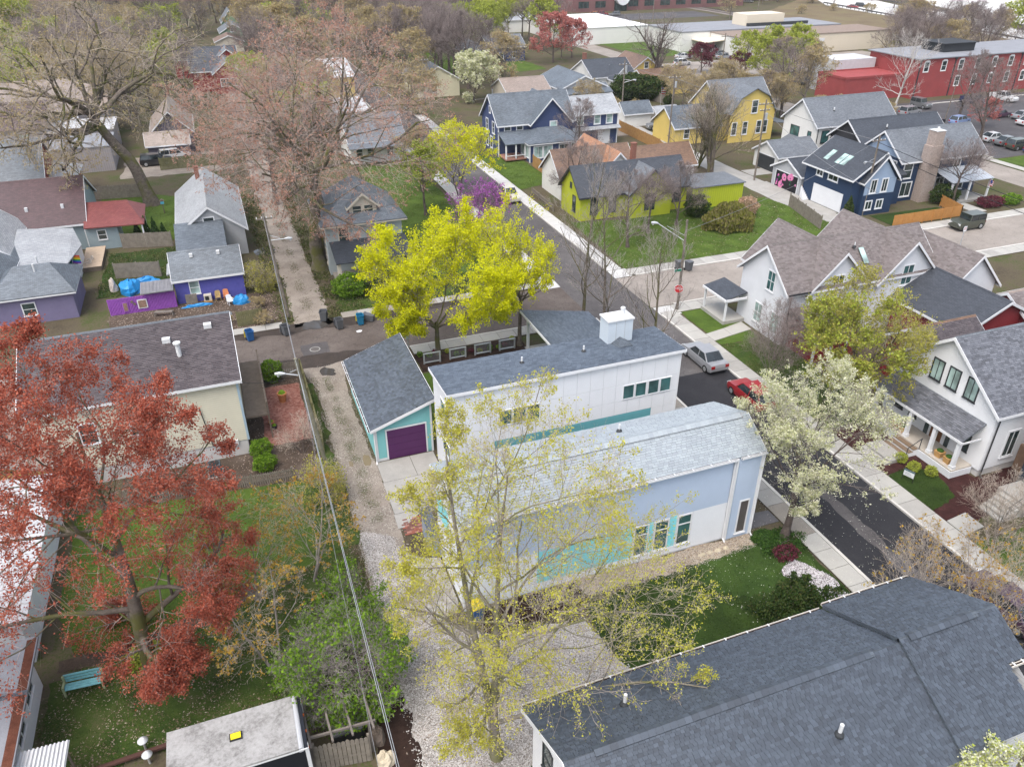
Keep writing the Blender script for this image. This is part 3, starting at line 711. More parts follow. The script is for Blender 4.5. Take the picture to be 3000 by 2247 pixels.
shf_dgrey = shingle('shingle_charcoal_far', [hexc('#353940'), hexc('#444850')], stain=.2)
shf_brown = shingle('shingle_brown_far', [hexc('#695243'), hexc('#816551')], stain=.25)
shf_maroon = shingle('shingle_maroon_far', [hexc('#453235'), hexc('#584043')], stain=.3)
shf_red = shingle('shingle_red_far', [hexc('#6e3534'), hexc('#7f4441')], stain=.2)
shf_taupe = shingle('shingle_taupe_far', [hexc('#605855'), hexc('#78706d')], stain=.12)
shf_tan = shingle('shingle_tan_far', [hexc('#86786f'), hexc('#998b82')], stain=.2)
shf_bgrey = shingle('shingle_bluegrey_far', [hexc('#525961'), hexc('#68717a')], stain=.3)

# ---------------------------------------------------------------- near house, lower right
T = house('house', 'white house with a big dark grey shingle roof filling the lower right corner', 17, 14.7)
m_ww = siding('wall_white_plain', (.70, .71, .73), .2)
b = MB(); b.poly([(7.65, 18.3, 0), (7.65, 11.2, 0), (7.65, 11.2, 5.1), (7.65, 14.72, 6.95), (7.65, 18.3, 5.1)]); b.poly([(26.6, 18.3, 0), (7.65, 18.3, 0), (7.65, 18.3, 5.0), (26.6, 18.3, 5.0)])
b.poly([(7.65, 11.2, 0), (26.6, 11.2, 0), (26.6, 11.2, 5.0), (7.65, 11.2, 5.0)]); b.poly([(26.6, 11.2, 0), (26.6, 18.3, 0), (26.6, 18.3, 5.1), (26.6, 14.72, 6.95), (26.6, 11.2, 5.1)]); b.obj('wall', m_ww, T)
ZR, YR = 7.1, 14.72
slope(T, [(21.95, 18.68, 5.0), (7.3, 18.68, 5.0), (7.3, YR, ZR), (21.95, YR, ZR)], sh_darkf, sh_dark, .12, seed=2, tw=.21, th=.13)
rs_ = slope(T, [(7.3, 10.8, 5.0), (21.95, 10.8, 5.0), (21.95, YR, ZR), (7.3, YR, ZR)], sh_darkf, sh_dark, .12, seed=3, single=300, tw=.21, th=.13)
slope(T, [(27.05, 18.72, 5.22), (21.93, 18.72, 5.22), (21.93, YR+.05, ZR+.2), (27.05, YR+.05, ZR+.2)], sh_darkf, sh_dark, .16, seed=4, tw=.21, th=.13)
slope(T, [(21.93, 10.8, 5.15), (26.0, 10.8, 5.15), (26.0, 12.85, 6.257), (27.05, 12.85, 6.257), (27.05, YR+.06, ZR+.2), (21.93, YR+.06, ZR+.2)], sh_darkf, sh_dark, .14, seed=5, tw=.21, th=.13)
for x0, x1, zz in ((8.45, 20.6, ZR), (22.35, 25.9, ZR+.2)):
    v = MB(); v.extrude([(x0, YR-.19, zz-.07), (x0, YR-.18, zz-.02), (x0, YR, zz+.08), (x0, YR+.18, zz-.02), (x0, YR+.19, zz-.07), (x0, YR, zz+.05)], (x1-x0, 0, 0)); rv = v.obj('ridge_vent', sh_darkf, T)
    n = int((x1-x0)/.3)
    for i in range(n):
        xx = x0+i*.3; zz2 = zz+random.uniform(.004, .014)
        c = MB(); c.slab([(xx+.004, YR-.2, zz2-.02), (xx+.292, YR-.2, zz2-.02), (xx+.292, YR, zz2+.085), (xx+.004, YR, zz2+.085)], .02); c.slab([(xx+.292, YR+.2, zz2-.02), (xx+.004, YR+.2, zz2-.02), (xx+.004, YR, zz2+.085), (xx+.292, YR, zz2+.085)], .02)
        c.obj('cap_shingle', sh_dark, rv)
gutter(T, 'N', 18.69, 7.35, 21.9, 4.99, m_gutter, 13); gutter(T, 'N', 18.73, 22.0, 27.0, 5.2, m_gutter, 6); gutter(T, 'S', 12.84, 26.05, 27.0, 6.17, m_gutter, 2)
for ya, yb, za, zb in ((18.68, YR, 5.0, ZR), (10.8, YR, 5.0, ZR)):
    b = MB(); b.extrude([(7.29, ya, za-.01), (7.29, yb, zb-.01), (7.29, yb, zb-.22), (7.29, ya, za-.22)], (-.035, 0, 0)); b.obj('rake', m_trim, T)
win(T, 'W', 7.65, 16.35, 17.15, 3.3, 4.85, m_dtrim, m_pane, .07, 'h')
win(T, 'W', 7.65, 12.6, 13.6, 3.3, 4.85, m_dtrim, m_pane, .07, 'h')
pipe(T, 10.75, 16.66, 6.15, .55, .075); pipe(T, 17.6, 12.75, 6.1, .55, .075)
# ---------------------------------------------------------------- grey house
T = house('house', 'long blue-grey and white house with a pale shingle roof and turquoise wall panels', 16.8, 31.3)
m_bg = M('clapboard_bluegrey', (.40, .48, .60), .6, .04, .8, fine=.03); m_tq = M('clapboard_turquoise', (.20, .60, .66), .6, .05, .8, fine=.03)
m_wc = M('clapboard_white', (.67, .69, .72), .6, .04, .8, fine=.03)
gx0, gx1, gy0, gy1 = 7.95, 25.75, 28.82, 33.75
b = MB(); yr, zr = 30.75, 7.45
b.poly([(gx0, gy0, 0), (gx1, gy0, 0), (gx1, gy0, 6.15), (gx0, gy0, 6.15)]); b.poly([(gx1, gy1, 0), (gx0, gy1, 0), (gx0, gy1, 6.2), (gx1, gy1, 6.2)])
b.poly([(gx0, gy1, 0), (gx0, gy0, 0), (gx0, gy0, 6.15), (gx0, yr, 7.35), (gx0, gy1, 6.2)]); b.poly([(gx1, gy0, 0), (gx1, gy1, 0), (gx1, gy1, 6.2), (gx1, yr, 7.35), (gx1, gy0, 6.15)])
b.obj('wall', m_wc, T)
slope(T, [(7.75, 28.62, 6.14), (26.0, 28.62, 6.14), (26.0, yr, zr), (7.75, yr, zr)], shf_lgrey, sh_pale, .1, seed=11)
slope(T, [(26.0, 34.0, 6.25), (7.75, 34.0, 6.25), (7.75, yr, zr), (26.0, yr, zr)], shf_lgrey, sh_pale, .1, seed=12, tw=.32, th=.145)
v = MB(); v.extrude([(8.0, yr-.26, zr-.10), (8.0, yr-.24, zr-.04), (8.0, yr, zr+.10), (8.0, yr+.24, zr-.02), (8.0, yr, zr+.03)], (17.5, 0, 0)); rv = v.obj('ridge_vent', shf_lgrey, T)
for i in range(58):
    xx = 8.0+i*.3; zz = zr+random.uniform(.004, .012); c = MB(); c.slab([(xx+.004, yr-.27, zz-.06), (xx+.292, yr-.27, zz-.06), (xx+.292, yr, zz+.105), (xx+.004, yr, zz+.105)], .02); c.slab([(xx+.292, yr+.27, zz-.04), (xx+.004, yr+.27, zz-.04), (xx+.004, yr, zz+.105), (xx+.292, yr, zz+.105)], .02); c.obj('cap_shingle', sh_pale, rv)
boards(T, 'S', gy0, 8.15, 24.05, 2.87, 6.05, m_bg, .165)
boards(T, 'S', gy0, 8.15, 24.05, .15, .62, m_wc, .155)
boards(T, 'S', gy0, 8.15, 12.1, .62, 2.87, m_wc, .16); boards(T, 'S', gy0, 21.75, 24.05, .62, 2.87, m_wc, .16)
boards(T, 'S', gy0, 12.1, 17.9, .62, 2.87, m_tq, .16)
for a0, a1 in ((18.75, 19.2), (20.25, 20.7)): boards(T, 'S', gy0, a0, a1, .62, 2.87, m_tq, .16)
boards(T, 'S', gy0-.16, 24.3, 25.75, .1, 5.95, m_bg, .165)
b = MB(); b.box(24.25, 25.85, gy0-.165, gy0-.004, 0, 6.02); b.obj('bay_wall', m_bg, T)
for x in (24.16, 25.8):
    b = MB(); b.box(x-.06, x+.06, gy0-.22, gy0-.01, .02, 6.03); b.obj('corner_board', m_trim, T)
b = MB(); b.box(7.9, 8.13, gy0-.05, gy0+.15, 0, 6.1); b.obj('corner_board', m_trim, T)
for a0 in (17.98, 19.28, 20.78): win(T, 'S', gy0-.01, a0+.06, a0+.86, .66, 2.72, m_trim, m_panet, .07, 't')
win(T, 'S', gy0-.19, 24.85, 25.4, .45, 2.8, m_trim, M('window_dusk', (.10, .09, .085), .15, .2), .08, '')
gutter(T, 'S', 28.60, 7.75, 24.05, 6.13, m_trim, 14); gutter(T, 'S', 28.60, 24.3, 26.0, 6.13, m_trim, 2)
downpipe(T, 24.05, gy0-.12, 0, 6.05); downpipe(T, 25.9, gy0-.25, 0, 6.05)
boards(T, 'W', gx0, 29.0, 33.7, .1, 2.5, m_wc, .16); boards(T, 'W', gx0, 29.0, 33.7, 4.9, 5.9, m_wc, .16)
boards(T, 'W', gx0, 31.2, 33.4, 3.3, 4.9, m_tq, .16); boards(T, 'W', gx0, 29.0, 31.2, 3.3, 4.9, m_wc, .16)
b = MB(); b.box(7.40, 7.92, 33.4, 35.6, 0, 1.75); b.obj('bin_enclosure', M('enclosure_grey', (.30, .35, .42), .6), T)
b = MB(); b.slab([(7.3, 33.3, 1.80), (7.93, 33.3, 1.95), (7.93, 35.7, 1.95), (7.3, 35.7, 1.80)], .06); b.obj('enclosure_roof', sh_darkf, T)
pipe(T, 18.5, 32.3, 6.95, .45, .06)
for ya, yb, za, zb in ((28.62, yr, 6.14, zr), (34.0, yr, 6.25, zr)):
    for x, s in ((7.745, -1), (26.005, 1)):
        b = MB(); b.extrude([(x, ya, za-.01), (x, yb, zb-.01), (x, yb, zb-.2), (x, ya, za-.2)], (s*.03, 0, 0)); b.obj('rake', m_trim, T)
b = MB(); b.box(7.8, 25.95, 34.0, 34.03, 6.04, 6.24); b.obj('fascia', m_trim, T)
b = MB(); b.cyl((15.55, gy0-.02, 3.05), (15.55, gy0-.16, 3.05), .07, .05, 8); b.obj('wall_lamp', m_trim, T)
# ---------------------------------------------------------------- white panel house with its wing
T = house('house', 'tall narrow house clad in white panels with a dark sloping roof', 18, 40.8)
m_pan = M('panel_white', (.70, .715, .74), .5, .035, .8, fine=.02); m_gap = M('panel_joint', (.38, .39, .40), .8)
m_tealc = M('clapboard_teal', (.10, .29, .32), .6, .05, .8, fine=.03); m_teall = M('clapboard_teal_light', (.19, .46, .47), .6, .04, .8, fine=.03)
wx0, wx1, wy0, wy1 = 10.35, 26.45, 38.85, 42.6
b = MB(); b.poly([(wx0, wy0, 0), (wx1, wy0, 0), (wx1, wy0, 7.3), (wx0, wy0, 7.3)]); b.poly([(wx1, wy1, 0), (wx0, wy1, 0), (wx0, wy1, 7.05), (wx1, wy1, 7.05)])
b.poly([(wx0, wy1, 0), (wx0, wy0, 0), (wx0, wy0, 7.3), (wx0, wy1, 7.05)]); b.poly([(wx1, wy0, 0), (wx1, wy1, 0), (wx1, wy1, 7.05), (wx1, wy0, 7.3)]); b.obj('wall', m_gap, T)
slope(T, [(10.15, 38.62, 7.5), (26.7, 38.62, 7.5), (26.7, 42.85, 7.2), (10.15, 42.85, 7.2)], sh_darkf, sh_wet, .2, seed=21)
rows = [(.05, 1.0), (1.02, 2.0), (2.02, 2.6), (2.62, 3.25), (3.27, 4.3), (4.32, 5.55), (5.57, 7.22)]
xs = [wx0+.02+i*.946 for i in range(18)]
for r, (z0, z1) in enumerate(rows):
    for i in range(17):
        a0, a1 = xs[i]+.008, xs[i+1]-.008
        if r == 3 and 13.2 < (a0+a1)/2 < 25.0: continue
        p = MB(); p.box(a0, a1, wy0-.022, wy0-.003, z0, z1); p.obj('panel', m_pan, T)
    for y0, y1 in ((38.87, 39.75), (39.765, 40.65), (40.665, 41.6), (41.615, 42.58)):
        p = MB(); p.box(wx0-.022, wx0-.003, y0, y1, z0, min(z1, 7.02)); p.obj('panel', m_pan, T)
        p = MB(); p.box(wx1+.003, wx1+.022, y0, y1, z0, min(z1, 7.02)); p.obj('panel', m_pan, T)
boards(T, 'S', wy0, 13.22, 24.55, 2.62, 3.25, m_tealc, .16)
for a in (22.24, 23.16, 24.12, 25.04): win(T, 'S', wy0-.02, a+.06, a+.82, 4.45, 5.45, m_trim, m_panet, .05, '', False)
for a in (13.5, 14.45, 15.4): win(T, 'S', wy0-.02, a+.06, a+.86, 4.40, 5.45, m_trim, m_panet, .05, '', False)
for y0, y1, z0, z1 in ((39.9, 40.75, 5.0, 6.1), (39.0, 39.7, 5.0, 6.1), (39.2, 40.7, 2.2, 3.2)): win(T, 'W', wx0-.02, y0, y1, z0, z1, m_trim, m_panet, .05, '', False)
for (x0, x1, y0, y1, z0, z1) in ((10.13, 26.72, 38.585, 38.615, 7.28, 7.49), (10.13, 26.72, 42.855, 42.885, 7.0, 7.2)):
    b = MB(); b.box(x0, x1, y0, y1, z0, z1); b.obj('fascia', m_trim, T)
for x in (10.115, 26.705):
    b = MB(); b.extrude([(x, 38.62, 7.49), (x, 42.85, 7.19), (x, 42.85, 7.0), (x, 38.62, 7.29)], (.03, 0, 0)); b.obj('fascia', m_trim, T)
b = MB(); b.box(10.28, 10.42, 38.8, 38.9, 0, 7.28); b.obj('corner_board', m_trim, T)
b = MB(); b.box(26.4, 26.5, 38.8, 38.9, 0, 7.28); b.obj('corner_board', m_trim, T)
m_chase = M('chimney_chase_grey', (.52, .58, .64), .6, .03)
b = MB(); b.box(22.25, 24.1, 41.4, 42.62, 6.9, 8.92); ch = b.obj('chimney', m_chase, T)
b = MB(); b.box(22.18, 24.17, 41.33, 42.69, 8.92, 9.02); b.obj('chimney_cap', m_pipe, ch)
b = MB(); b.cyl((23.7, 42.2, 9.0), (23.7, 42.2, 9.5), .13, .13, 12); b.cyl((23.7, 42.2, 9.38), (23.7, 42.2, 9.46), .17, .17, 12); b.obj('flue', m_pipe, ch)
b = MB(); b.add([(22.4, 41.38, 7.28), (23.9, 41.38, 7.28), (23.15, 41.38, 7.75), (22.7, 40.5, 7.42), (23.7, 40.5, 7.42)], [(0, 3, 2), (3, 4, 2), (4, 1, 2), (0, 2, 1)]); b.obj('cricket', sh_darkf, T)
for xx in (22.85, 23.5): b = MB(); b.box(xx-.008, xx+.008, 41.385, 41.399, 7.3, 8.92); b.obj('seam', m_gap, ch)
pipe(T, 15.9, 41.0, 7.36, .42, .06); pipe(T, 20.3, 41.0, 7.36, .42, .06)
# wing with the porch
slope(T, [(21.5, 42.9, 3.55), (27.9, 42.9, 2.35), (27.9, 55.9, 2.35), (21.5, 55.9, 3.55)], sh_darkf, None, .14)
tabs_on(T, [(27.9, 42.9, 2.36), (27.9, 55.9, 2.36), (21.5, 55.9, 3.56), (21.5, 42.9, 3.56)], sh_wet, seed=23)
b = MB(); b.box(21.46, 21.5, 42.9, 55.9, 3.32, 3.54); b.obj('fascia', m_trim, T)
b = MB(); b.extrude([(21.5, 55.91, 3.53), (27.9, 55.91, 2.33), (27.9, 55.91, 2.13), (21.5, 55.91, 3.33)], (0, .03, 0)); b.obj('fascia', m_trim, T)
b = MB(); b.box(22.7, 27.3, 43.0, 52.6, 0, 2.3); b.extrude([(22.7, 43, 2.3), (27.3, 43, 2.3), (22.7, 43, 3.15)], (0, 9.6, 0)); b.obj('wing_wall', m_teall, T)
boards(T, 'W', 22.7, 43.0, 52.6, .1, 3.1, m_teall, .16)
b = MB(); b.box(21.9, 22.1, 55.2, 55.4, .05, 3.3); b.obj('porch_post', m_trim, T)
b = MB(); b.box(27.3, 27.5, 55.2, 55.4, .05, 2.35); b.obj('porch_post', m_trim, T)
b = MB(); b.box(21.8, 27.6, 52.6, 55.6, 0.02, .12); b.obj('porch_floor', m_conc, T)
# ---------------------------------------------------------------- teal garage
T = thing('garage', 'teal clapboard garage with a purple door and slate grey roof beside the alley', 'garage', (8.4, 48.6, 0))
gzL, gzR = 2.72, 4.15
b = MB(); b.poly([(6.35, 43.75, 0), (10.35, 43.75, 0), (10.35, 43.75, gzR), (6.35, 43.75, gzL)]); b.poly([(10.35, 53.4, 0), (6.35, 53.4, 0), (6.35, 53.4, gzL), (10.35, 53.4, gzR)])
b.poly([(6.35, 53.4, 0), (6.35, 43.75, 0), (6.35, 43.75, gzL), (6.35, 53.4, gzL)]); b.poly([(10.35, 43.75, 0), (10.35, 53.4, 0), (10.35, 53.4, gzR), (10.35, 43.75, gzR)]); b.obj('wall', m_teall, T)
_R = [(6.05, 53.7, 2.83), (6.05, 43.42, 2.83), (10.6, 43.42, 4.42), (10.6, 53.7, 4.42)]
slope(T, _R, m_slatebase, sh_slate, .1, seed=31, tw=.27, th=.17)
boards(T, 'S', 43.75, 6.5, 7.05, .25, 2.6, m_teall, .15); boards(T, 'S', 43.75, 9.95, 10.22, .25, 2.6, m_teall, .15)
n = 10
for i in range(10):
    z0 = 2.6+i*.15; xl = max(6.5, 6.35+(z0+.15-gzL)/(gzR-gzL)*4.0+.05)
    if xl < 10.0: boards(T, 'S', 43.75, xl, 10.22, z0, z0+.15, m_teall, .15)
boards(T, 'W', 6.35, 43.9, 53.3, .25, 2.65, m_teall, .15)
m_purp = M('garage_door_purple', (.075, .018, .085), .5, .05, fine=.04)
dd = door(T, 'S', 43.74, 7.17, 9.85, .03, 2.40, m_purp, panels=4, name='garage_door')
for x in (6.42, 10.29):
    b = MB(); b.box(x-.07, x+.07, 43.70, 43.745, 0, 2.7 if x < 8 else 4.05); b.obj('corner_board', m_trim, T)
b = MB(); b.box(6.5, 7.06, 43.715, 43.745, .02, .24); b.obj('skirt_board', m_trim, T)
b = MB(); b.extrude([(6.03, 43.41, 2.82), (10.62, 43.41, 4.41), (10.62, 43.41, 4.19), (6.03, 43.41, 2.6)], (0, -.03, 0)); b.obj('rake', m_trim, T)
b = MB(); b.extrude([(6.03, 53.71, 2.82), (10.62, 53.71, 4.41), (10.62, 53.71, 4.19), (6.03, 53.71, 2.6)], (0, .03, 0)); b.obj('rake', m_trim, T)
b = MB(); b.box(10.605, 10.635, 43.41, 53.7, 4.2, 4.425); b.obj('fascia', m_trim, T)
gutter(T, 'W', 6.03, 43.45, 53.65, 2.81, m_trim, 8)
downpipe(T, 6.3, 43.62, 0, 2.7, out=(-.05, -.25))
# ---------------------------------------------------------------- cream house behind the red maple
T = house('house', 'two-storey cream clapboard house with a brown shingle roof behind the red maple', -7.5, 53)
m_cream = siding('siding_cream', (.60, .57, .46), .16)
gable(T, -14.2, -1.67, 47.9, 58.3, 1.2, 6.05, 8.45, 'x', m_cream, sh_darkf, m_trim, .3, .3, .5, sh_brown, seed=41)
b = MB(); b.box(-14.1, -1.75, 47.95, 58.2, 0, 1.2); b.obj('foundation', m_found, T)
b = MB(); b.box(-1.75, -1.6, 47.84, 48.0, 1.2, 5.9); b.obj('corner_board', M('corner_bluegrey', (.32, .42, .50), .6), T)
for x, y, z in ((-5.6, 51.4, 7.85), (-2.9, 52.1, 8.15)): b = MB(); b.box(x-.25, x+.25, y-.2, y+.2, z-.1, z+.2); b.obj('roof_vent', m_pipe, T)
b = MB(); b.cyl((-4.9, 50.2, 7.0), (-4.9, 50.2, 8.1), .15, .15, 12); b.cyl((-4.9, 50.2, 8.1), (-4.9, 50.2, 8.2), .24, .24, 12); b.obj('flue', m_pipe, T)
win(T, 'S', 47.9, -11.5, -10.6, 3.2, 4.6); win(T, 'S', 47.9, -8.6, -7.9, 3.2, 4.6)
b = MB(); b.cyl((-4.0, 47.85, 1.2), (-4.3, 47.82, 4.4), .035, .035, 6); b.obj('conduit', m_dtrim, T)
for x in (-3.6, -2.5, -2.9): b = MB(); b.box(x-.14, x+.14, 47.8, 47.94, .9+.1*x+.3, 1.3+.1*x+.3); b.obj('meter_box', m_pipe, T)
m_wood = M('deck_wood', (.15, .12, .095), .9, .25, 3)
b = MB(); b.box(-1.6, .0, 49.2, 57.5, 2.0, 2.15); pd = b.obj('porch_deck', m_wood, T)
for y in (49.3, 51.3, 53.3, 55.3, 57.3):
    b = MB(); b.box(-.14, -.02, y-.06, y+.06, 0, 3.15); b.obj('porch_post', m_wood, T)
for y in range(40):
    b = MB(); yy = 49.3+y*.2; b.box(-.1, -.06, yy-.02, yy+.02, 2.3, 3.02); b.obj('baluster', m_wood, T)
b = MB(); b.box(-.14, -.02, 49.2, 57.5, 3.02, 3.1); b.box(-.12, -.04, 49.2, 57.5, 2.24, 2.3); b.obj('rail', m_wood, T)
# ---------------------------------------------------------------- left edge sheds
T = thing('shed', 'low building with a tan shingle roof and yellow wall under the red maple', 'shed', (-16.5, 52, 0))
m_ylw = M('wall_yellow', (.62, .42, .12), .7, .18, 1.5)
box_walls(T, -22, -13.45, 46.1, 57.6, 0, 2.95, m_ylw)
slope(T, [(-13.1, 45.9, 3.0), (-13.1, 57.8, 3.0), (-18, 57.8, 4.6), (-18, 45.9, 4.6)], shf_tan, None, .12); slope(T, [(-23, 57.8, 3.0), (-23, 45.9, 3.0), (-18, 45.9, 4.6), (-18, 57.8, 4.6)], shf_tan, None, .12)
gutter(T, 'E', -13.1, 46, 57.7, 3.0, m_trim, 5)
T = thing('shed', 'low white building with a white ribbed metal roof at the left edge', 'shed', (-17, 39, 0))
m_wmet = M('white_metal_roof', (.46, .465, .48), .45, .07, .5)
box_walls(T, -22, -13.25, 33.2, 45.5, 0, 2.75, m_wc)
slope(T, [(-12.9, 32.9, 2.85), (-12.9, 45.8, 2.85), (-22, 45.8, 3.5), (-22, 32.9, 3.5)], m_wmet, None, .08)
for i in range(30):
    y = 33.1+i*.43; b = MB(); b.slab([(-12.9, y, 2.885), (-12.9, y+.05, 2.885), (-22, y+.05, 3.535), (-22, y, 3.535)], .03); b.obj('roof_rib', m_wmet, T)
T = thing('shed', 'flat grey-roofed shed with a white wall and dark windows at the lower left', 'shed', (-15, 28.3, 0))
m_flat = M('flat_roof_felt', (.22, .228, .25), .8, .12, .5, fine=.12)
box_walls(T, -22, -12.75, 24.0, 31.5, 0, 2.85, m_wc)
b = MB(); b.box(-22, -12.15, 24.0, 31.75, 2.87, 3.02); b.obj('roof', m_flat, T)
b = MB(); b.box(-12.6, -12.2, 24.0, 31.6, 3.02, 3.03); b.obj('leaf_litter', ground_mat('red_leaf_litter', [(.3, (.06, .02, .012)), (.6, (.14, .055, .035)), (.8, (.25, .2, .16))], 2, 20), T)
b = MB(); b.box(-22, -12.15, 28.3, 28.55, 3.021, 3.035); b.obj('roof_seam', sh_darkf, T)
for y0 in (25.0, 27.0, 29.2): win(T, 'E', -12.75, y0, y0+1.3, 1.2, 2.4, m_trim, m_pane, .06, 'v')
b = MB(); b.slab([(-12.7, 24.2, 2.45), (-10.5, 24.5, 2.15), (-10.45, 25.9, 2.2), (-12.5, 25.7, 2.5)], .03); aw = b.obj('awning', m_pipe, T)
for i in range(14):
    a = np.array([-12.62+i*.158, 24.22+i*.022, 2.475-i*.0215]); c_ = np.array([-12.5+i*.152, 25.72+i*.012, 2.52-i*.0215]); b = MB(); b.cyl(a, c_, .05, .05, 6); b.obj('corrugation', m_pipe, aw)
for y in (24.3, 25.6):
    b = MB(); b.box(-10.65, -10.57, y-.04, y+.04, 0, 2.12); b.obj('post', m_wood, T)
# ---------------------------------------------------------------- grey-white gabled duplex across the street
T = house('house', 'pale grey clapboard house with many steep taupe gables on the street corner', 50, 51)
m_pg = siding('siding_pale_grey', (.62, .635, .665), .13, dark=.80)
gable(T, 42.7, 58.5, 48.2, 54.6, 0, 5.15, 8.0, 'x', m_pg, shf_taupe, m_trim, .35, .4, .5, sh_taupe, seed=51)
for xc, y0, y1 in ((47.75, 47.6, 56.8), (55.2, 47.5, 56.8)):
    gable(T, xc-3.0, xc+3.0, y0+.45, y1, 0, 4.9, 7.92, 'y', m_pg, shf_taupe, m_trim, .35, .45, .5, sh_taupe, seed=int(xc))
gable(T, 57.2, 62.8, 45.2, 52.8, 0, 4.2, 7.0, 'y', m_pg, shf_taupe, m_trim, .35, .4, .5, sh_taupe, seed=58)
for y0 in (48.75, 51.1):
    win(T, 'W', 42.7, y0, y0+.95, .85, 2.55, m_trim, m_panel, .1, 'hv')
win(T, 'W', 42.7, 50.1, 51.0, 4.3, 5.95, m_trim, m_panet, .1, 'hv')
win(T, 'S', 48.05, 47.15, 48.15, 4.45, 5.85, m_trim, m_pane, .1, 'hv'); win(T, 'S', 47.95, 54.65, 55.75, 4.0, 5.75, m_trim, m_panet, .1, 'hv')
downpipe(T, 43.0, 48.05, 0, 5.0, m_dtrim, (0, -.2)); downpipe(T, 44.9, 48.0, 0, 4.8, m_trim)
gutter(T, 'S', 47.75, 42.4, 44.6, 5.0, m_dtrim)
b = MB(); b.slab([(51.0, 48.9, 5.95), (51.5, 48.9, 5.95), (51.5, 50.0, 7.0), (51.0, 50.0, 7.0)], .05); b.v = [(x, y, z+.22) for x, y, z in b.v]; b.obj('skylight', m_panel, T)
pipe(T, 50.7, 50.2, 7.3, .4, .05)
b = MB(); b.box(42.6, 62.7, 48.0, 48.1, 0, .02); b.obj('skirt_board', m_trim, T)
# small front porch
b = MB(); b.slab([(40.4, 53.3, 2.5), (42.6, 53.3, 2.95), (42.6, 57.0, 2.95), (40.4, 57.0, 2.5)], .12); pr_ = b.obj('porch_roof', shf_dgrey, T)
b = MB(); b.box(40.38, 42.6, 53.2, 53.3, 2.3, 2.5); b.box(40.3, 40.39, 53.2, 57, 2.3, 2.5); b.obj('porch_fascia', m_trim, T)
for y in (53.45, 56.8): b = MB(); b.box(40.5, 40.66, y-.08, y+.08, .3, 2.35); b.obj('porch_post', m_trim, T)
b = MB(); b.box(40.4, 42.68, 53.3, 57.0, 0, .35); b.obj('porch_floor', m_conc, T)
# maroon entrance and side porch roof
m_mar = siding('siding_maroon', (.20, .025, .03), .13)
b = MB(); b.box(43.3, 47.6, 44.6, 47.98, 0, 2.4); b.obj('wall', m_mar, T)
for x in (43.28, 45.0, 46.6): b = MB(); b.box(x-.08, x+.08, 44.5, 44.66, 0, 2.45); b.obj('porch_post', m_trim, T)
b = MB(); b.slab([(43.0, 44.3, 2.5), (47.8, 44.3, 2.5), (47.8, 47.95, 3.6), (43.0, 47.95, 3.6)], .12); b.obj('porch_roof', shf_taupe, T)
# ---------------------------------------------------------------- low brown-roofed house between
T = house('house', 'low maroon house with dark brown roofs between the grey gables and the white house', 55, 41)
gable(T, 47.6, 53.5, 37.4, 41.5, 0, 3.4, 4.9, 'x', m_mar, shf_brown, m_trim, .35, .4, .5, sh_brown, seed=61)
gable(T, 54.0, 62.0, 40.0, 47.5, 0, 3.2, 5.2, 'y', m_mar, shf_dgrey, m_trim, .3, .4, .5, None)
gable(T, 60.0, 74.0, 38.6, 44.5, 0, 3.2, 5.0, 'x', m_mar, shf_tan, m_trim, .3, .4, .5, sh_taupe, seed=63)
win(T, 'W', 47.6, 39.0, 39.7, 3.2, 4.0, m_trim, m_pane, .1, 'v')
# ---------------------------------------------------------------- white farmhouse with a porch, right edge
T = house('house', 'white farmhouse with a long front porch and dark shingles at the right edge', 49, 32)
m_fw = siding('siding_farmhouse_white', (.72, .73, .75), .13, dark=.84)
gable(T, 43.3, 60, 28.0, 36.6, .55, 5.1, 8.35, 'x', m_fw, shf_grey, m_trim, .35, .35, .5, sh_grey, seed=71)
b = MB(); b.box(43.4, 60, 28.05, 36.5, 0, .56); b.obj('foundation', m_found, T)
for y in (29.85, 31.35, 32.7): win(T, 'W', 43.3, y, y+.8, 4.85, 6.25, m_dtrim, m_panel, .08, 'v')
win(T, 'S', 28.0, 45.0, 45.9, 1.3, 3.2, m_trim, m_pane, .12, 'v'); win(T, 'S', 28.0, 48.6, 49.6, 1.2, 3.1, m_trim, m_pane, .12, 'v')
slope(T, [(41.55, 36.2, 2.95), (41.55, 28.5, 2.95), (43.28, 28.5, 3.95), (43.28, 36.2, 3.95)], shf_grey, sh_grey, .1, seed=74)
b = MB(); b.box(41.5, 41.56, 28.45, 36.25, 2.75, 2.93); b.box(41.56, 43.25, 28.45, 28.5, 2.72, 2.85); b.obj('porch_fascia', m_trim, T)
b = MB(); b.box(41.5, 43.28, 28.5, 36.2, .55, .66); b.obj('porch_deck', M('porch_boards', (.42, .38, .33), .8, .15, 2), T)
for i in range(5): b = MB(); b.box(41.46, 43.3, 28.46-.0+.001*i, 36.24, i*.11, i*.11+.1); b.obj('porch_skirt', m_wc, T)
for y in (28.7, 30.65, 32.75, 35.9):
    b = MB(); b.box(41.6, 41.84, y-.12, y+.12, .66, 2.78); b.box(41.56, 41.88, y-.16, y+.16, .66, .9); b.obj('porch_post', m_trim, T)
door(T, 'W', 43.3, 31.2, 32.2, .68, 2.75, M('door_wood', (.16, .07, .03), .5), m_trim)
for y in (30.75, 32.55): b = MB(); b.box(43.22, 43.29, y-.15, y+.15, .7, 2.7); b.obj('sidelight', m_pane, T)
for y in (29.2, 33.6, 34.9): win(T, 'W', 43.3, y, y+.6, 1.3, 2.5, m_dtrim, m_pane, .06, 'v')
b = MB(); b.box(43.1, 43.28, 30.1, 30.3, 1.9, 2.25); b.obj('wall_lamp', m_dtrim, T)
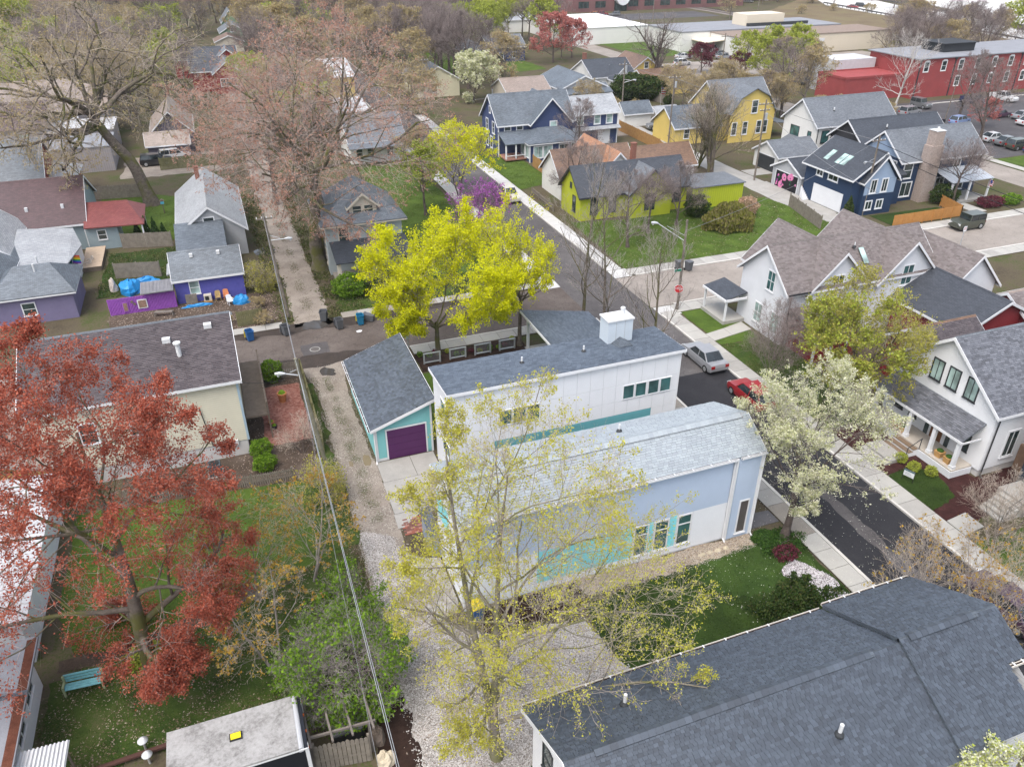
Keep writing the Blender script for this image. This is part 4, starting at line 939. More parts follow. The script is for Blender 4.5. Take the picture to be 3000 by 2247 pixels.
for i in range(3):
    b = MB(); b.box(41.5-.38*(i+1), 41.5-.38*i-.01, 31.3, 33.2, 0, .58-.16*(i+1)+.1); st = b.obj('step', m_trim, T)
    b = MB(); b.box(41.5-.38*(i+1)-.03, 41.5-.38*i-.01, 31.3, 33.2, .58-.16*(i+1)+.103, .58-.16*(i+1)+.14); b.obj('tread', M('tread_brown', (.17, .12, .08), .8, .2, 3), st)
b = MB(); b.box(38.95, 40.3, 31.1, 33.4, 0, .30); b.box(38.55, 38.94, 31.1, 33.4, 0, .16); b.obj('landing', m_concg, T)
for y in (31.2, 33.3):
    b = MB(); b.bar((40.4, y, .95), (41.5, y, 1.5), .04); b.bar((40.4, y, .2), (40.4, y, .96), .04); b.bar((41.45, y, .6), (41.45, y, 1.5), .04); b.obj('handrail', m_dtrim, T)
downpipe(T, 43.55, 27.9, 0, 5.0, m_dtrim, (0, -.2))
b = MB(); b.slab([(52.8, 28.9, 5.95), (53.6, 28.9, 5.95), (53.6, 30.6, 7.25), (52.8, 30.6, 7.25)], .06); b.v = [(x, y, z+.2) for x, y, z in b.v]; b.obj('skylight', m_panel, T)
b = MB(); b.box(46.4, 46.6, 26.4, 27.9, 0, 2.0); b.obj('side_gate', M('gate_wood', (.20, .13, .09), .8, .2, 3), T)
# next house south: dark wall and concrete steps
T = house('house', 'dark grey house with a concrete stoop at the right edge beside the white farmhouse', 47, 22)
m_dg = siding('siding_charcoal', (.035, .045, .06), .14, dark=.7)
gable(T, 44.6, 60, 15, 26.2, 0, 5.4, 8.4, 'x', m_dg, shf_dgrey, m_trim, .3, .3)
b = MB(); b.box(42.6, 44.5, 23.9, 25.9, 0, .95); b.obj('stoop', m_concg, T)
for i in range(5): b = MB(); b.box(42.6-.34*(i+1), 42.6-.34*i-.005, 24.0, 25.6, 0, .95-.17*(i+1)+.02); b.obj('step', m_conc, T)
b = MB(); b.bar((41.0, 24.0, 1.0), (42.7, 24.0, 1.85), .04); b.bar((41.0, 24.0, .1), (41.0, 24.0, 1.0), .04); b.bar((42.7, 24.0, .95), (42.7, 24.0, 1.85), .04); b.bar((42.7, 24.0, 1.85), (44.4, 24.0, 1.85), .04); b.obj('handrail', m_dtrim, T)
# ---------------------------------------------------------------- navy house with garage on the far corner
m_navy = siding('siding_navy', (.020, .040, .085), .14, dark=.72); m_lblue = siding('siding_lightblue', (.27, .35, .47), .16, dark=.85)
T = house('house', 'navy blue carriage house with white trim, skylights and a white garage door', 75, 78)
gable(T, 72.1, 78.6, 73.9, 82.6, 0, 4.75, 7.5, 'y', m_navy, shf_dgrey, m_trim, .4, .45, .62)
gable(T, 73.4, 78.3, 73.3, 76.5, 0, 4.5, 7.2, 'y', m_navy, shf_dgrey, m_trim, .35, .4)
b = MB(); b.poly([(73.7, 73.28, 4.45), (78.0, 73.28, 4.45), (75.85, 73.28, 6.95)]); b.poly([(73.5, 73.28, 2.6), (78.2, 73.28, 2.6), (78.2, 73.28, 4.44), (73.5, 73.28, 4.44)]); b.obj('gable_panel', m_lblue, T)
for a in (74.3, 76.0):
    win(T, 'S', 73.27, a+.1, a+.85, 2.9, 4.4, m_trim, m_pane, .14, 'v'); win(T, 'S', 73.29, a-.1, a+.75, .8, 1.75, m_trim, m_pane, .14, 'v')
door(T, 'W', 72.1, 75.2, 80.5, .05, 2.3, m_trim, m_trim, 'garage_door', 4)
win(T, 'W', 72.1, 79.4, 80.4, 3.6, 4.6, m_trim, m_pane, .14, 'v'); win(T, 'W', 72.1, 76.6, 78.2, 3.6, 4.6, m_trim, m_pane, .14, 'v')
for y0 in (80.0, 77.9, 77.0):
    b = MB(); b.slab([(72.9, y0+.75, 5.38), (72.9, y0, 5.38), (74.3, y0, 6.35), (74.3, y0+.75, 6.35)], .06); b.v = [(x, y, z+.1) for x, y, z in b.v]; b.obj('skylight', m_panel, T)
b = MB()
for i in range(7): b.box(71.2+i*.12, 72.0, 81.0+i*.25, 81.25+i*.25, 0, .2*(i+1))
b.obj('stair', m_trim, T)
T = house('house', 'large navy house with white trim, stone chimney and metal-roofed side porch', 88, 77)
gable(T, 81.7, 95.3, 76.2, 83.5, 0, 5.4, 8.3, 'x', m_navy, shf_grey, m_trim, .45, .4)
b = MB(); b.poly([(81.66, 83.3, 5.5), (81.66, 76.4, 5.5), (81.66, 79.85, 8.1)]); b.obj('gable_panel', m_lblue, T)
b = MB(); b.box(78.3, 81.7, 75.6, 79.5, 0, 4.0); b.obj('link_wall', m_navy, T)
slope(T, [(78.2, 75.2, 3.9), (81.9, 75.2, 3.9), (81.9, 78, 5.2), (78.2, 78, 5.2)], shf_dgrey)
win(T, 'S', 75.6, 79.0, 80.4, .9, 2.6, m_trim, m_pane, .15, 'v'); win(T, 'W', 81.7, 77.2, 79.2, 3.2, 5.0, m_trim, m_pane, .15, 'v'); win(T, 'W', 81.7, 81.2, 82.0, 3.9, 5.0, m_trim, m_pane, .12, 'h')
win(T, 'S', 76.2, 82.2, 83.5, 3.1, 5.0, m_trim, m_pane, .14, 'h'); win(T, 'S', 76.2, 82.4, 84.0, .7, 2.4, m_trim, m_pane, .14, 'v'); win(T, 'S', 76.2, 90.6, 91.6, 3.7, 4.7, m_trim, m_pane, .12, 'v')
m_stone = M('stone_cladding', (.33, .27, .24), .9, .3, 5)
b = MB(); b.box(84.6, 86.6, 74.9, 76.25, 0, 7.2); b.box(84.9, 86.3, 75.0, 76.3, 7.2, 9.0); ch = b.obj('chimney', m_stone, T)
b = MB(); b.cyl((85.6, 75.6, 9.0), (85.6, 75.6, 9.4), .15, .15, 8); b.box(84.85, 86.35, 74.95, 76.35, 9.0, 9.06); b.obj('flue', m_pipe, ch)
b = MB(); b.slab([(87.2, 72.6, 2.9), (94.2, 72.6, 2.9), (94.2, 76.15, 3.8), (87.2, 76.15, 3.8)], .08); mr = b.obj('porch_roof', M('metal_roof_grey', (.45, .48, .52), .4, .06, metal=.3), T)
for i in range(14): b = MB(); x = 87.4+i*.5; b.slab([(x, 72.6, 2.94), (x+.05, 72.6, 2.94), (x+.05, 76.15, 3.84), (x, 76.15, 3.84)], .04); b.obj('roof_seam', MATS['metal_roof_grey'], mr)
for x in (87.5, 90.5, 93.9): b = MB(); b.box(x-.1, x+.1, 72.75, 72.95, 0, 2.85); b.obj('porch_post', m_trim, T)
b = MB(); b.box(87.2, 94.2, 72.6, 76.1, 0, .35); b.obj('porch_floor', m_concg, T)
for x in (88.2, 91.8): win(T, 'S', 76.2, x, x+1.3, .7, 2.5, m_trim, m_pane, .12, 'v')
# ---------------------------------------------------------------- other middle-distance houses, one table
m_black = siding('siding_black_batten', (.035, .035, .04), .35, vertical=True, dark=.6)
m_yel = siding('siding_yellow', (.62, .47, .14), .15); m_lime = siding('siding_lime', (.40, .44, .03), .14); m_limev = siding('siding_lime_batten', (.42, .47, .03), .35, vertical=True)
m_ofw = siding('siding_offwhite', (.68, .67, .64), .14); m_grn = siding('siding_green', (.17, .30, .20), .15); m_oliv = siding('siding_olive', (.075, .075, .045), .15)
m_redw = siding('siding_red', (.24, .022, .022), .15); m_purpw = M('wall_blue_purple', (.085, .085, .33), .8, .14, 2); m_tgrey = siding('siding_blue_grey', (.27, .335, .36), .14)
m_teald = siding('siding_teal_dark', (.025, .10, .11), .14); m_tanw = siding('siding_tan', (.55, .50, .42), .14); m_greyw = siding('siding_grey', (.40, .41, .43), .14); m_battg = siding('siding_grey_batten', (.33, .31, .32), .3, vertical=True)
T = house('house', 'white modern house with a tall charcoal gable roof beside the parking lot', 91, 98)
gable(T, 84.0, 98.5, 95.4, 103.2, 0, 5.6, 8.7, 'x', m_ofw, shf_grey, m_trim, .4, .4)
win(T, 'W', 84, 99.4, 101.3, 2.9, 4.6, m_dtrim, m_panet, .08, 'v'); win(T, 'W', 84, 96.6, 97.3, 3.2, 4.4, m_dtrim, m_panet, .08, 'h'); win(T, 'W', 84, 98.0, 99.6, .6, 2.0, m_dtrim, m_panet, .08, 'v'); win(T, 'S', 95.4, 85.0, 86.2, 3.0, 4.7, m_dtrim, m_panet, .08, 'h')
b = MB(); b.slab([(82.4, 101.4, 2.5), (82.4, 98.6, 2.5), (83.95, 98.6, 3.2), (83.95, 101.4, 3.2)], .1); b.obj('door_canopy', shf_grey, T); pipe(T, 88, 97.2, 7.1, .5, .09); downpipe(T, 84.15, 95.3, 0, 5.4, m_dtrim)
T = house('house', 'charcoal batten house with a dark roof between the white and navy houses', 92, 89)
gable(T, 84.7, 100, 86.6, 93.2, 0, 4.9, 7.4, 'x', m_black, shf_dgrey, m_trim, .4, .4)
for y in (88.4, 90.6): win(T, 'W', 84.7, y, y+1.2, 2.0, 3.6, m_trim, m_panel, .08, 'v')
pipe(T, 90, 88.3, 6.3, .5, .09)
T = thing('garage', 'small grey garage with a black door painted with pink flowers', 'garage', (76, 86, 0))
gable(T, 72.0, 79.5, 83.0, 89.0, 0, 2.6, 4.1, 'x', m_greyw, shf_dgrey, m_trim, .3, .35)
md = door(T, 'W', 72.0, 83.6, 88.2, .05, 2.2, M('mural_black', (.012, .012, .016), .6), m_trim, 'garage_door')
rf = random.Random(5); m_pk = M('mural_pink', (.62, .20, .38), .7, .25, 6); m_gr = M('mural_green', (.04, .14, .07), .7, .2); m_mg = M('mural_magenta', (.25, .03, .22), .7, .2)
for i in range(22):
    y, z = rf.uniform(83.8, 88.0), rf.uniform(.3, 2.0); r = rf.choice([.12, .16, .22, .42, .5]) if i < 12 else .13
    b = MB(); b.cyl((71.968, y, z), (71.955-.0006*i, y, z), r, r*.9, 9); b.obj('painted_flower', [m_pk, m_pk, m_gr, m_mg][0 if i < 12 else rf.randrange(2, 4)], md)
T = thing('garage', 'off-white garage with a grey roof at the bend of the back lane', 'garage', (78, 95.5, 0))
gable(T, 75.5, 82.5, 92.5, 98.2, 0, 2.5, 4.1, 'x', m_ofw, shf_grey, m_trim, .3, .35); door(T, 'W', 75.5, 93.3, 97.4, .05, 2.1, m_dtrim, m_trim, 'garage_door')
T = house('house', 'yellow house with steep gambrel roofs and tall narrow windows', 80, 116)
gable(T, 78.6, 88.8, 112.5, 121.5, 0, 4.8, 8.8, 'x', m_yel, shf_grey, m_trim, .4, .4)
b = MB(); b.poly([(79.2, 110.6, 0), (87.8, 110.6, 0), (87.8, 110.6, 4.8), (86.2, 110.6, 7.0), (83.5, 110.6, 8.4), (80.8, 110.6, 7.0), (79.2, 110.6, 4.8)]); b.obj('gambrel_wall', m_yel, T)
for p in ([(79.0, 118, 4.6), (79.0, 110.2, 4.6), (80.7, 110.2, 7.1), (80.7, 118, 7.1)], [(80.7, 118, 7.1), (80.7, 110.2, 7.1), (83.5, 110.2, 8.5), (83.5, 118, 8.5)], [(88.0, 110.2, 4.6), (88.0, 118, 4.6), (86.3, 118, 7.1), (86.3, 110.2, 7.1)], [(86.3, 110.2, 7.1), (86.3, 118, 7.1), (83.5, 118, 8.5), (83.5, 110.2, 8.5)]): slope(T, p, shf_grey)
win(T, 'S', 110.6, 83.2, 84.2, 4.6, 6.5, m_trim, m_pane, .12); 
for x in (79.8, 81.9, 84.6, 85.8): win(T, 'S', 110.6, x, x+.8, 1.3, 3.2, m_trim, m_pane, .12)
gable(T, 70.2, 78.6, 112.5, 119.5, 0, 2.9, 5.4, 'x', m_yel, shf_bgrey, m_trim, .3, .4); win(T, 'W', 78.6, 116.4, 117.2, 5.6, 7.0, m_trim, m_pane, .12); win(T, 'S', 112.5, 72, 72.9, 1, 2.4)
b = MB(); b.slab([(88.8, 111, 2.6), (91.5, 111, 2.4), (91.5, 116, 2.4), (88.8, 116, 2.6)], .1); b.obj('porch_roof', shf_bgrey, T); b = MB(); b.box(91.2, 91.4, 111.1, 111.3, 0, 2.4); b.obj('porch_post', m_trim, T)
T = house('house', 'lime green cottage with dark shingles and a front cross gable', 47.5, 86)
gable(T, 40.1, 55.0, 83.9, 89.6, 0, 3.3, 6.0, 'x', m_lime, shf_dgrey, m_dtrim, .35, .4)
gable(T, 46.3, 52.0, 82.6, 87.0, 0, 3.3, 5.85, 'y', m_lime, shf_grey, m_dtrim, .35, .4)
win(T, 'S', 82.6, 48.2, 49.7, .8, 2.9, m_lime, m_pane, .08, 'v'); win(T, 'S', 83.9, 53.0, 54.0, 1.1, 2.6, m_dtrim, m_pane, .07); win(T, 'W', 40.1, 85.3, 86.1, .8, 2.7, m_dtrim, m_pane, .07); win(T, 'W', 40.1, 86.5, 87, 3.5, 4.1, m_dtrim, m_pane, .05, ''); win(T, 'S', 82.6, 48.9, 49.5, 3.8, 4.4, m_dtrim, m_pane, .05, '')
for x in (41.5, 44.0): win(T, 'S', 83.9, x, x+.9, .8, 2.7, m_dtrim, m_pane, .07)
b = MB(); b.poly([(55.05, 82.6, 0), (63.2, 83.4, 0), (63.2, 83.4, 2.7), (55.05, 82.6, 3.0)]); b.poly([(63.2, 83.4, 0), (63.2, 88, 0), (63.2, 88, 2.7), (63.2, 83.4, 2.7)]); b.obj('extension_wall', m_limev, T)
slope(T, [(55.03, 82.4, 3.0), (63.4, 83.2, 2.7), (63.4, 88.2, 2.75), (55.03, 88.2, 3.05)], shf_grey)
T = house('house', 'white cottage with rambling brown roofs behind the lime green cottage', 50, 97)
gable(T, 41.2, 52, 92.3, 98.8, 0, 3.0, 5.8, 'x', m_ofw, shf_brown, m_trim, .35, .4)
gable(T, 46.6, 51.8, 91.8, 102.5, 0, 3.0, 5.7, 'y', m_ofw, shingle('shingle_rust_far', [hexc('#94694d'), hexc('#ab7e60')], stain=.15), m_trim, .35, .4)
gable(T, 52, 62.5, 94.2, 99.4, 0, 2.6, 4.8, 'x', m_ofw, shf_brown, m_trim, .35, .4); chimney(T, 51.7, 92.6, 4, 6.5, .6)
b = MB(); b.slab([(41.0, 90.3, 2.5), (44.0, 90.3, 2.5), (44.0, 92.5, 3.1), (41.0, 92.5, 3.1)], .1); b.obj('porch_roof', shf_brown, T)
for x in (41.2, 43.8): b = MB(); b.box(x-.08, x+.08, 90.4, 90.56, 0, 2.45); b.obj('porch_post', m_trim, T)
b = MB(); b.box(41.1, 43.9, 90.3, 90.4, .3, 1.0); b.obj('porch_rail', m_trim, T)
T = house('house', 'blue gabled house with white trim, wrap porch and glazed sunroom', 48, 117)
m_blue = siding('siding_blue', (.045, .065, .145), .15, dark=.78)
gable(T, 41.0, 53.5, 116.0, 124.0, 0, 5.0, 8.6, 'x', m_blue, shf_bgrey, m_trim, .4, .4)
gable(T, 46.2, 52.6, 115.2, 123.0, 0, 5.0, 8.4, 'y', m_blue, shf_bgrey, m_trim, .4, .4)
b = MB(); b.box(44.3, 53.4, 111.2, 115.6, 0, 2.7); b.obj('sunroom_wall', m_blue, T); hip(T, 44.3, 53.4, 111.2, 117.6, 2.85, 4.4, shf_bgrey, .4, 4.0)
for x in (45.0, 46.6): win(T, 'S', 111.2, x, x+1.3, .7, 2.3, m_trim, m_panel, .14, 'v')
for x in (49.2, 51.2): win(T, 'S', 111.2, x, x+1.5, .9, 2.3, m_trim, m_pane, .14, 'hv')
for y in (111.7, 113.6): win(T, 'W', 44.3, y, y+1.2, .7, 2.3, m_trim, m_panel, .12, 'v')
win(T, 'S', 115.2, 49.3, 50.3, 3.8, 4.9, m_trim, m_panel, .14, ''); 
for y, z in ((118, 3.2), (121, 3.2), (119, .8), (121, .8)): win(T, 'W', 41.0, y, y+.9, z, z+1.6, m_trim, m_pane, .14)
win(T, 'W', 41, 119.7, 120.3, 6.0, 6.9, m_trim, m_pane, .1, ''); win(T, 'S', 116, 42, 42.9, 3.1, 4.7, m_trim, m_pane, .14); win(T, 'S', 116, 44, 44.9, 3.1, 4.7, m_trim, m_pane, .14)
b = MB(); b.slab([(40.8, 112.4, 2.7), (46.1, 112.4, 2.7), (46.1, 116.1, 3.9), (40.8, 116.1, 3.9)], .12); b.obj('porch_roof', shf_bgrey, T)
for x in (41.0, 42.6, 44.1): b = MB(); b.box(x-.1, x+.1, 112.6, 112.8, .4, 2.65); b.obj('porch_post', m_trim, T)
b = MB(); b.box(40.9, 44.25, 112.5, 116, .25, .45); b.obj('porch_floor', M('porch_floor_red', (.30, .16, .12), .8), T); b = MB(); b.box(41, 44.2, 112.5, 112.56, .9, 1.0); b.obj('porch_rail', m_trim, T)
for x in (40.95, 44.28, 53.3): b = MB(); b.box(x-.08, x+.08, (115.9 if x < 42 else 111.12), (116.05 if x < 42 else 111.25), 0, 5 if x < 42 else 2.7); b.obj('corner_board', m_trim, T)
T = thing('garage', 'two-storey blue garage with white doors next to the blue gabled house', 'garage', (58, 120, 0))
gable(T, 54.2, 62.4, 117.8, 124.0, 0, 5.1, 7.2, 'x', m_blue, shf_lgrey, m_trim, .35, .35)
slope(T, [(53.9, 116.9, 2.6), (62.7, 116.9, 2.6), (62.7, 117.75, 3.0), (53.9, 117.75, 3.0)], shf_lgrey)
for x in (55.2, 58.2, 60.4): win(T, 'S', 117.8, x, x+.95, 3.4, 4.9, m_trim, m_panel, .14)
door(T, 'S', 117.8, 59.0, 61.0, .05, 2.2, m_trim, m_trim, 'double_door'); pipe(T, 57.5, 119.5, 6.4, .4, .07); win(T, 'S', 117.8, 55.2, 56, 1.6, 2.2, m_trim, m_panel, .12, '')
b = MB(); b.box(62.3, 62.46, 117.74, 117.9, 0, 5); b.box(54.14, 54.3, 117.74, 117.9, 0, 5); b.obj('corner_board', m_trim, T)
def simple(label, x0, x1, y0, y1, ze, zr, axis, wall, roof, wins=(), name='house', cat='house', group=None, **kw):
    t = thing(name, label, cat, ((x0+x1)/2, (y0+y1)/2, 0), 0, group); gable(t, x0, x1, y0, y1, 0, ze, zr, axis, wall, roof, **kw)
    for f, a, z, w, h in wins: win(t, f, {'S': y0, 'W': x0, 'E': x1}[f], a, a+w, z, z+h, m_trim, m_pane, .12)
    return t
t = simple('long grey house with a stepped grey roof behind the blue garage', 65, 75, 147, 160, 3.4, 5.6, 'y', m_greyw, shf_bgrey, [('S', 66, 1.2, 1, .9), ('S', 68.5, 1.2, 1, .9), ('S', 71.5, 1.2, 1, .9), ('W', 149, 1.2, .9, 1.2), ('W', 152, 1.2, .9, 1.2)])
slope(t, [(64.6, 144.8, 2.7), (75.4, 144.8, 2.7), (75.4, 148.5, 3.9), (64.6, 148.5, 3.9)], shf_bgrey); box_walls(t, 65.1, 74.9, 145.2, 147, 0, 2.7, m_greyw)
t = simple('white house with a charcoal roof and brick chimney behind the yew', 76.8, 86.8, 157.2, 168, 3.3, 6.0, 'x', m_ofw, shf_dgrey, [('S', 78, 1, .9, 1.4), ('W', 160, 1, .9, 1.4)]); chimney(t, 77.6, 163.5, 4.5, 7.2, .7); gable(t, 80.3, 84.3, 154.5, 160, 0, 3.2, 5.2, 'y', m_ofw, shf_dgrey)
t = simple('small yellow house with an orange-brown roof beside the big bare tree', 87.5, 94.5, 160, 170, 3.8, 6.2, 'y', m_yel, shf_brown, [('S', 90.5, 4.0, .9, 1.2)]); gable(t, 86, 97, 151.0, 158.5, 0, 2.9, 4.6, 'x', m_yel, shf_brown)
simple('small white shed with a grey roof beside the back lane', 68.7, 74.0, 127.0, 130.8, 2.4, 3.9, 'x', m_ofw, shf_bgrey, name='shed', cat='shed')
simple('tiny grey shed with a rounded grey roof beside the white shed', 75.5, 79.8, 127.5, 130.2, 1.8, 2.7, 'x', m_tanw, shf_lgrey, name='shed', cat='shed')
t = simple('olive green bungalow with cream trim behind the white flowering tree', 61.4, 66.2, 183.5, 206, 3.9, 6.1, 'y', m_oliv, shf_bgrey, [('S', 62.2, 1, .8, 1.5)], trim=M('trim_cream', (.62, .55, .36), .6)); door(t, 'S', 183.5, 64, 65, .2, 2.4, m_mar); gable(t, 59.9, 62, 190, 193.5, 3, 5.2, 6.0, 'x', m_oliv, shf_bgrey)
t = simple('red house with grey gables and white windows in the upper left', 1.9, 7.6, 186, 196, 4.2, 6.4, 'y', m_redw, shf_grey, [('S', 3.1, 1.6, 1.0, 1.4), ('S', 4.2, 1.6, 1.0, 1.4), ('S', 5.3, 1.6, 1.0, 1.4)]); gable(t, -2.5, 6.4, 190, 198, 0, 4.2, 6.3, 'x', m_redw, shf_dgrey)
t = simple('second red house with a dark roof behind the first red house', 3.0, 8.6, 206, 214, 4.2, 6.3, 'y', m_redw, shf_grey); gable(t, -6, 8, 209, 216, 0, 4.2, 6.2, 'x', m_redw, shf_dgrey)
simple('tan garage gable in front of the green house, upper left', 4.6, 12.0, 250, 258, 2.8, 4.3, 'y', m_tanw, shf_brown, name='garage', cat='garage')
t = simple('sage green house with white trim in the upper left', 6.6, 14.2, 262, 274, 3.8, 6.0, 'y', m_grn, shf_grey, [('S', 9.6, 4.0, .8, 1)]); gable(t, 8, 13, 275, 285, 0, 5.4, 8.6, 'y', m_grn, shf_grey)
simple('tall white house with a grey roof at the top centre', 76, 90, 318, 330, 6.2, 11.5, 'y', m_ofw, shf_lgrey, [('S', 80, 2.5, 1.2, 1.8), ('S', 84, 2.5, 1.2, 1.8)])
simple('grey bungalow roof left of the tall white house at the top', 70, 78, 265, 280, 4, 7.0, 'x', m_greyw, shf_lgrey); simple('low grey house with a pale roof right of the green poplars at the top', 92, 106, 262, 276, 3.8, 6.8, 'x', m_ofw, shf_lgrey)
# houses seen through the bare trees
t = simple('long white house with a grey roof behind the pink budding tree', 18.6, 27.0, 120, 129, 3.3, 6.2, 'x', m_ofw, shf_grey, [('S', 19.5, .9, .9, 1.5), ('S', 21.2, .9, .9, 1.5), ('S', 24.2, .9, .9, 1.5)]); slope(t, [(18.2, 118.0, 2.7), (27.4, 118.0, 2.7), (27.4, 120.2, 3.3), (18.2, 120.2, 3.3)], shf_grey)
t = thing('house', 'yellow house with bright white roof panels behind the pink budding tree', 'house', (23.5, 165, 0)); box_walls(t, 20, 27, 160.2, 170, 0, 6.0, m_yel); slope(t, [(19.7, 159.9, 6.1), (27.4, 159.9, 6.1), (27.4, 170.3, 8.2), (19.7, 170.3, 8.2)], m_wmet); win(t, 'S', 160.2, 25, 25.7, 3.4, 5.0); win(t, 'S', 160.2, 21.5, 22.3, 3.4, 5.0); b = MB(); b.box(23.3, 24.2, 163, 164, 7, 7.6); b.obj('roof_hatch', m_pipe, t)
t = thing('shed', 'white metal-roofed shed in front of the yellow house', 'shed', (22.7, 145, 0)); box_walls(t, 20, 25.7, 141.5, 149, 0, 3.2, m_ofw); slope(t, [(19.5, 141, 3.4), (26.1, 141, 3.4), (26.1, 149.5, 4.4), (19.5, 149.5, 4.4)], m_wmet)
simple('cream bungalow with a grey roof below the white flowering tree', 41, 50, 166, 178, 3.4, 6.0, 'y', siding('siding_cream2', (.62, .58, .42), .15), shf_grey, [('S', 44, 1.0, 1.0, 1.4)])
simple('brown hipped cottage roof beside the white flowering tree', 55, 64, 150, 159, 2.8, 4.8, 'x', m_tanw, shf_tan); simple('dark blue house behind the far red tree', 70, 80, 205, 214, 3.6, 6.0, 'x', m_blue, shf_grey, [('S', 73, .9, .9, 1.4), ('S', 76.5, .9, .9, 1.4)])
t = thing('house', 'grey-blue foursquare house with a hipped slate roof and a dormer', 'house', (12.6, 82, 0))
m_fs = siding('siding_foursquare', (.36, .40, .41), .13)
box_walls(t, 8.7, 16.6, 77.9, 86.6, 0, 5.3, m_fs); hip(t, 8.7, 16.6, 77.9, 86.6, 5.4, 8.9, shf_bgrey, .55, 1.0, None, M('trim_beige', (.55, .50, .42), .7), 'y')
gable(t, 11.4, 14.2, 78.4, 82.5, 5.6, 6.9, 8.1, 'y', M('trim_beige', (.55, .5, .42)), shf_bgrey, MATS['trim_beige'], .3, .3)
for x in (11.75, 12.95): win(t, 'S', 78.4, x, x+.85, 6.1, 6.85, MATS['trim_beige'], m_pane, .08, 'h')
for x in (10.0, 13.9): win(t, 'S', 77.9, x, x+.95, 3.1, 4.9, MATS['trim_beige'], m_pane, .13)
for y in (79, 83): win(t, 'W', 8.7, y, y+.9, .9, 2.4, MATS['trim_beige'], m_pane, .13); win(t, 'W', 8.7, y, y+.9, 3.3, 4.8, MATS['trim_beige'], m_pane, .13)
slope(t, [(8.9, 74.1, 2.6), (16.8, 74.1, 2.6), (16.8, 77.85, 3.6), (8.9, 77.85, 3.6)], shf_dgrey)
for x in (9.2, 12.8, 16.4): b = MB(); b.box(x-.18, x+.18, 74.4, 74.76, 0, 2.55); b.obj('porch_post', MATS['trim_beige'], t)
door(t, 'S', 77.9, 11.6, 12.6, .2, 2.3, m_dtrim); win(t, 'S', 77.9, 14, 15.2, .9, 2.2, MATS['trim_beige']); b = MB(); b.box(8.9, 16.8, 74.2, 77.85, 0, .3); b.obj('porch_floor', m_conco, t)
t = simple('weathered grey house with gabled roofs beside the upper alley', -5.7, 1.1, 87.5, 103.5, 3.1, 5.7, 'y', m_greyw, shf_lgrey, [('S', -2.9, 3.6, 1.0, .9)])
slope(t, [(-5.95, 82.4, 2.95), (-1.0, 82.4, 2.95), (-1.0, 87.6, 4.2), (-5.95, 87.6, 4.2)], shf_bgrey); box_walls(t, -5.6, -1.3, 83, 87.4, 0, 2.9, m_teald); chimney(t, -3.0, 101, 5, 6.6, .5)
t = simple('small blue-purple shed with a worn grey shingle roof', -6.35, 0.0, 75.9, 81.0, 2.55, 4.25, 'x', m_purpw, shf_bgrey, name='shed', cat='shed', oh=.15, oe=.3)
win(t, 'S', 75.9, -5.0, -4.2, .9, 2.1, m_trim, m_panel, .08)
for x in (-4.4, -1.9): b = MB(); b.box(x-.15, x+.15, 77.6, 77.9, 3.9, 4.25); b.obj('roof_vent', m_pipe, t)
slope(t, [(-7.0, 78.0, 2.3), (-6.5, 78.0, 2.5), (-6.5, 81.0, 2.5), (-7.0, 81.0, 2.3)], shf_lgrey)
t = simple('grey-blue house with a long maroon shingle roof at the left', -30, -15.6, 95.4, 108, 3.1, 6.6, 'x', m_tgrey, shf_maroon, [('S', -18.9, 1.2, 1.6, .9)])
box_walls(t, -15.55, -12.3, 94.6, 98.4, 0, 2.75, m_tgrey); slope(t, [(-15.6, 94.2, 2.75), (-9.4, 93.9, 2.65), (-9.3, 99.6, 3.2), (-11.1, 98.6, 4.2), (-15.6, 98.5, 4.4)], shf_red); win(t, 'S', 94.6, -14.4, -13.6, 1.2, 2.2, m_trim)
for p in ((-9.7, 94.2), (-9.7, 99.2)): b = MB(); b.box(p[0]-.08, p[0]+.08, p[1]-.08, p[1]+.08, 0, 2.6); b.obj('porch_post', m_trim, t)
for x, y in ((-17.6, 97.5), (-21.2, 97.5), (-16.6, 98.8)): b = MB(); b.box(x-.15, x+.15, y-.15, y+.15, 4.3, 4.75); b.obj('roof_vent', m_pipe, t)
b = MB(); b.cyl((-15.7, 95.2, .3), (-15.7, 95.2, 3.0), .06, .06, 6); b.obj('downpipe', m_trim, t)
t = simple('teal gabled house with pale grey roofs at the left edge', -30, -21.6, 86.5, 96.3, 3.4, 7.0, 'y', m_teald, shf_lgrey)
slope(t, [(-21.5, 84.6, 2.75), (-16.2, 84.0, 2.6), (-15.3, 88.6, 2.8), (-16.3, 92.4, 3.5), (-21.6, 92.8, 3.9)], shf_lgrey); box_walls(t, -21.4, -16.2, 86, 91, 0, 2.6, m_teald); box_walls(t, -16.2, -15.8, 86.6, 91, 0, 2.6, m_trim)
win(t, 'S', 86.5, -23.5, -22.7, 2.6, 4.0)
t = thing('house', 'purple-walled house with overlapping grey hipped roofs at the left edge', 'house', (-19, 79, 0)); box_walls(t, -26, -15.1, 76.2, 82.5, 0, 2.6, M('wall_violet', (.17, .15, .25), .7, .12))
hip(t, -21.5, -15.1, 76.2, 82.2, 2.75, 4.6, shf_bgrey, .4, 3.0); gable(t, -30, -21.0, 78, 90, 0, 3.0, 5.6, 'y', M('wall_violet'), shf_bgrey); win(t, 'S', 76.2, -19.4, -18.4, .9, 2.0)
for yy in (78.4, 80.4): b = MB(); b.cyl((-18.0, yy, 3.6), (-18.0, yy, 4.9), .08, .08, 8); b.obj('flue', m_pipe, t)
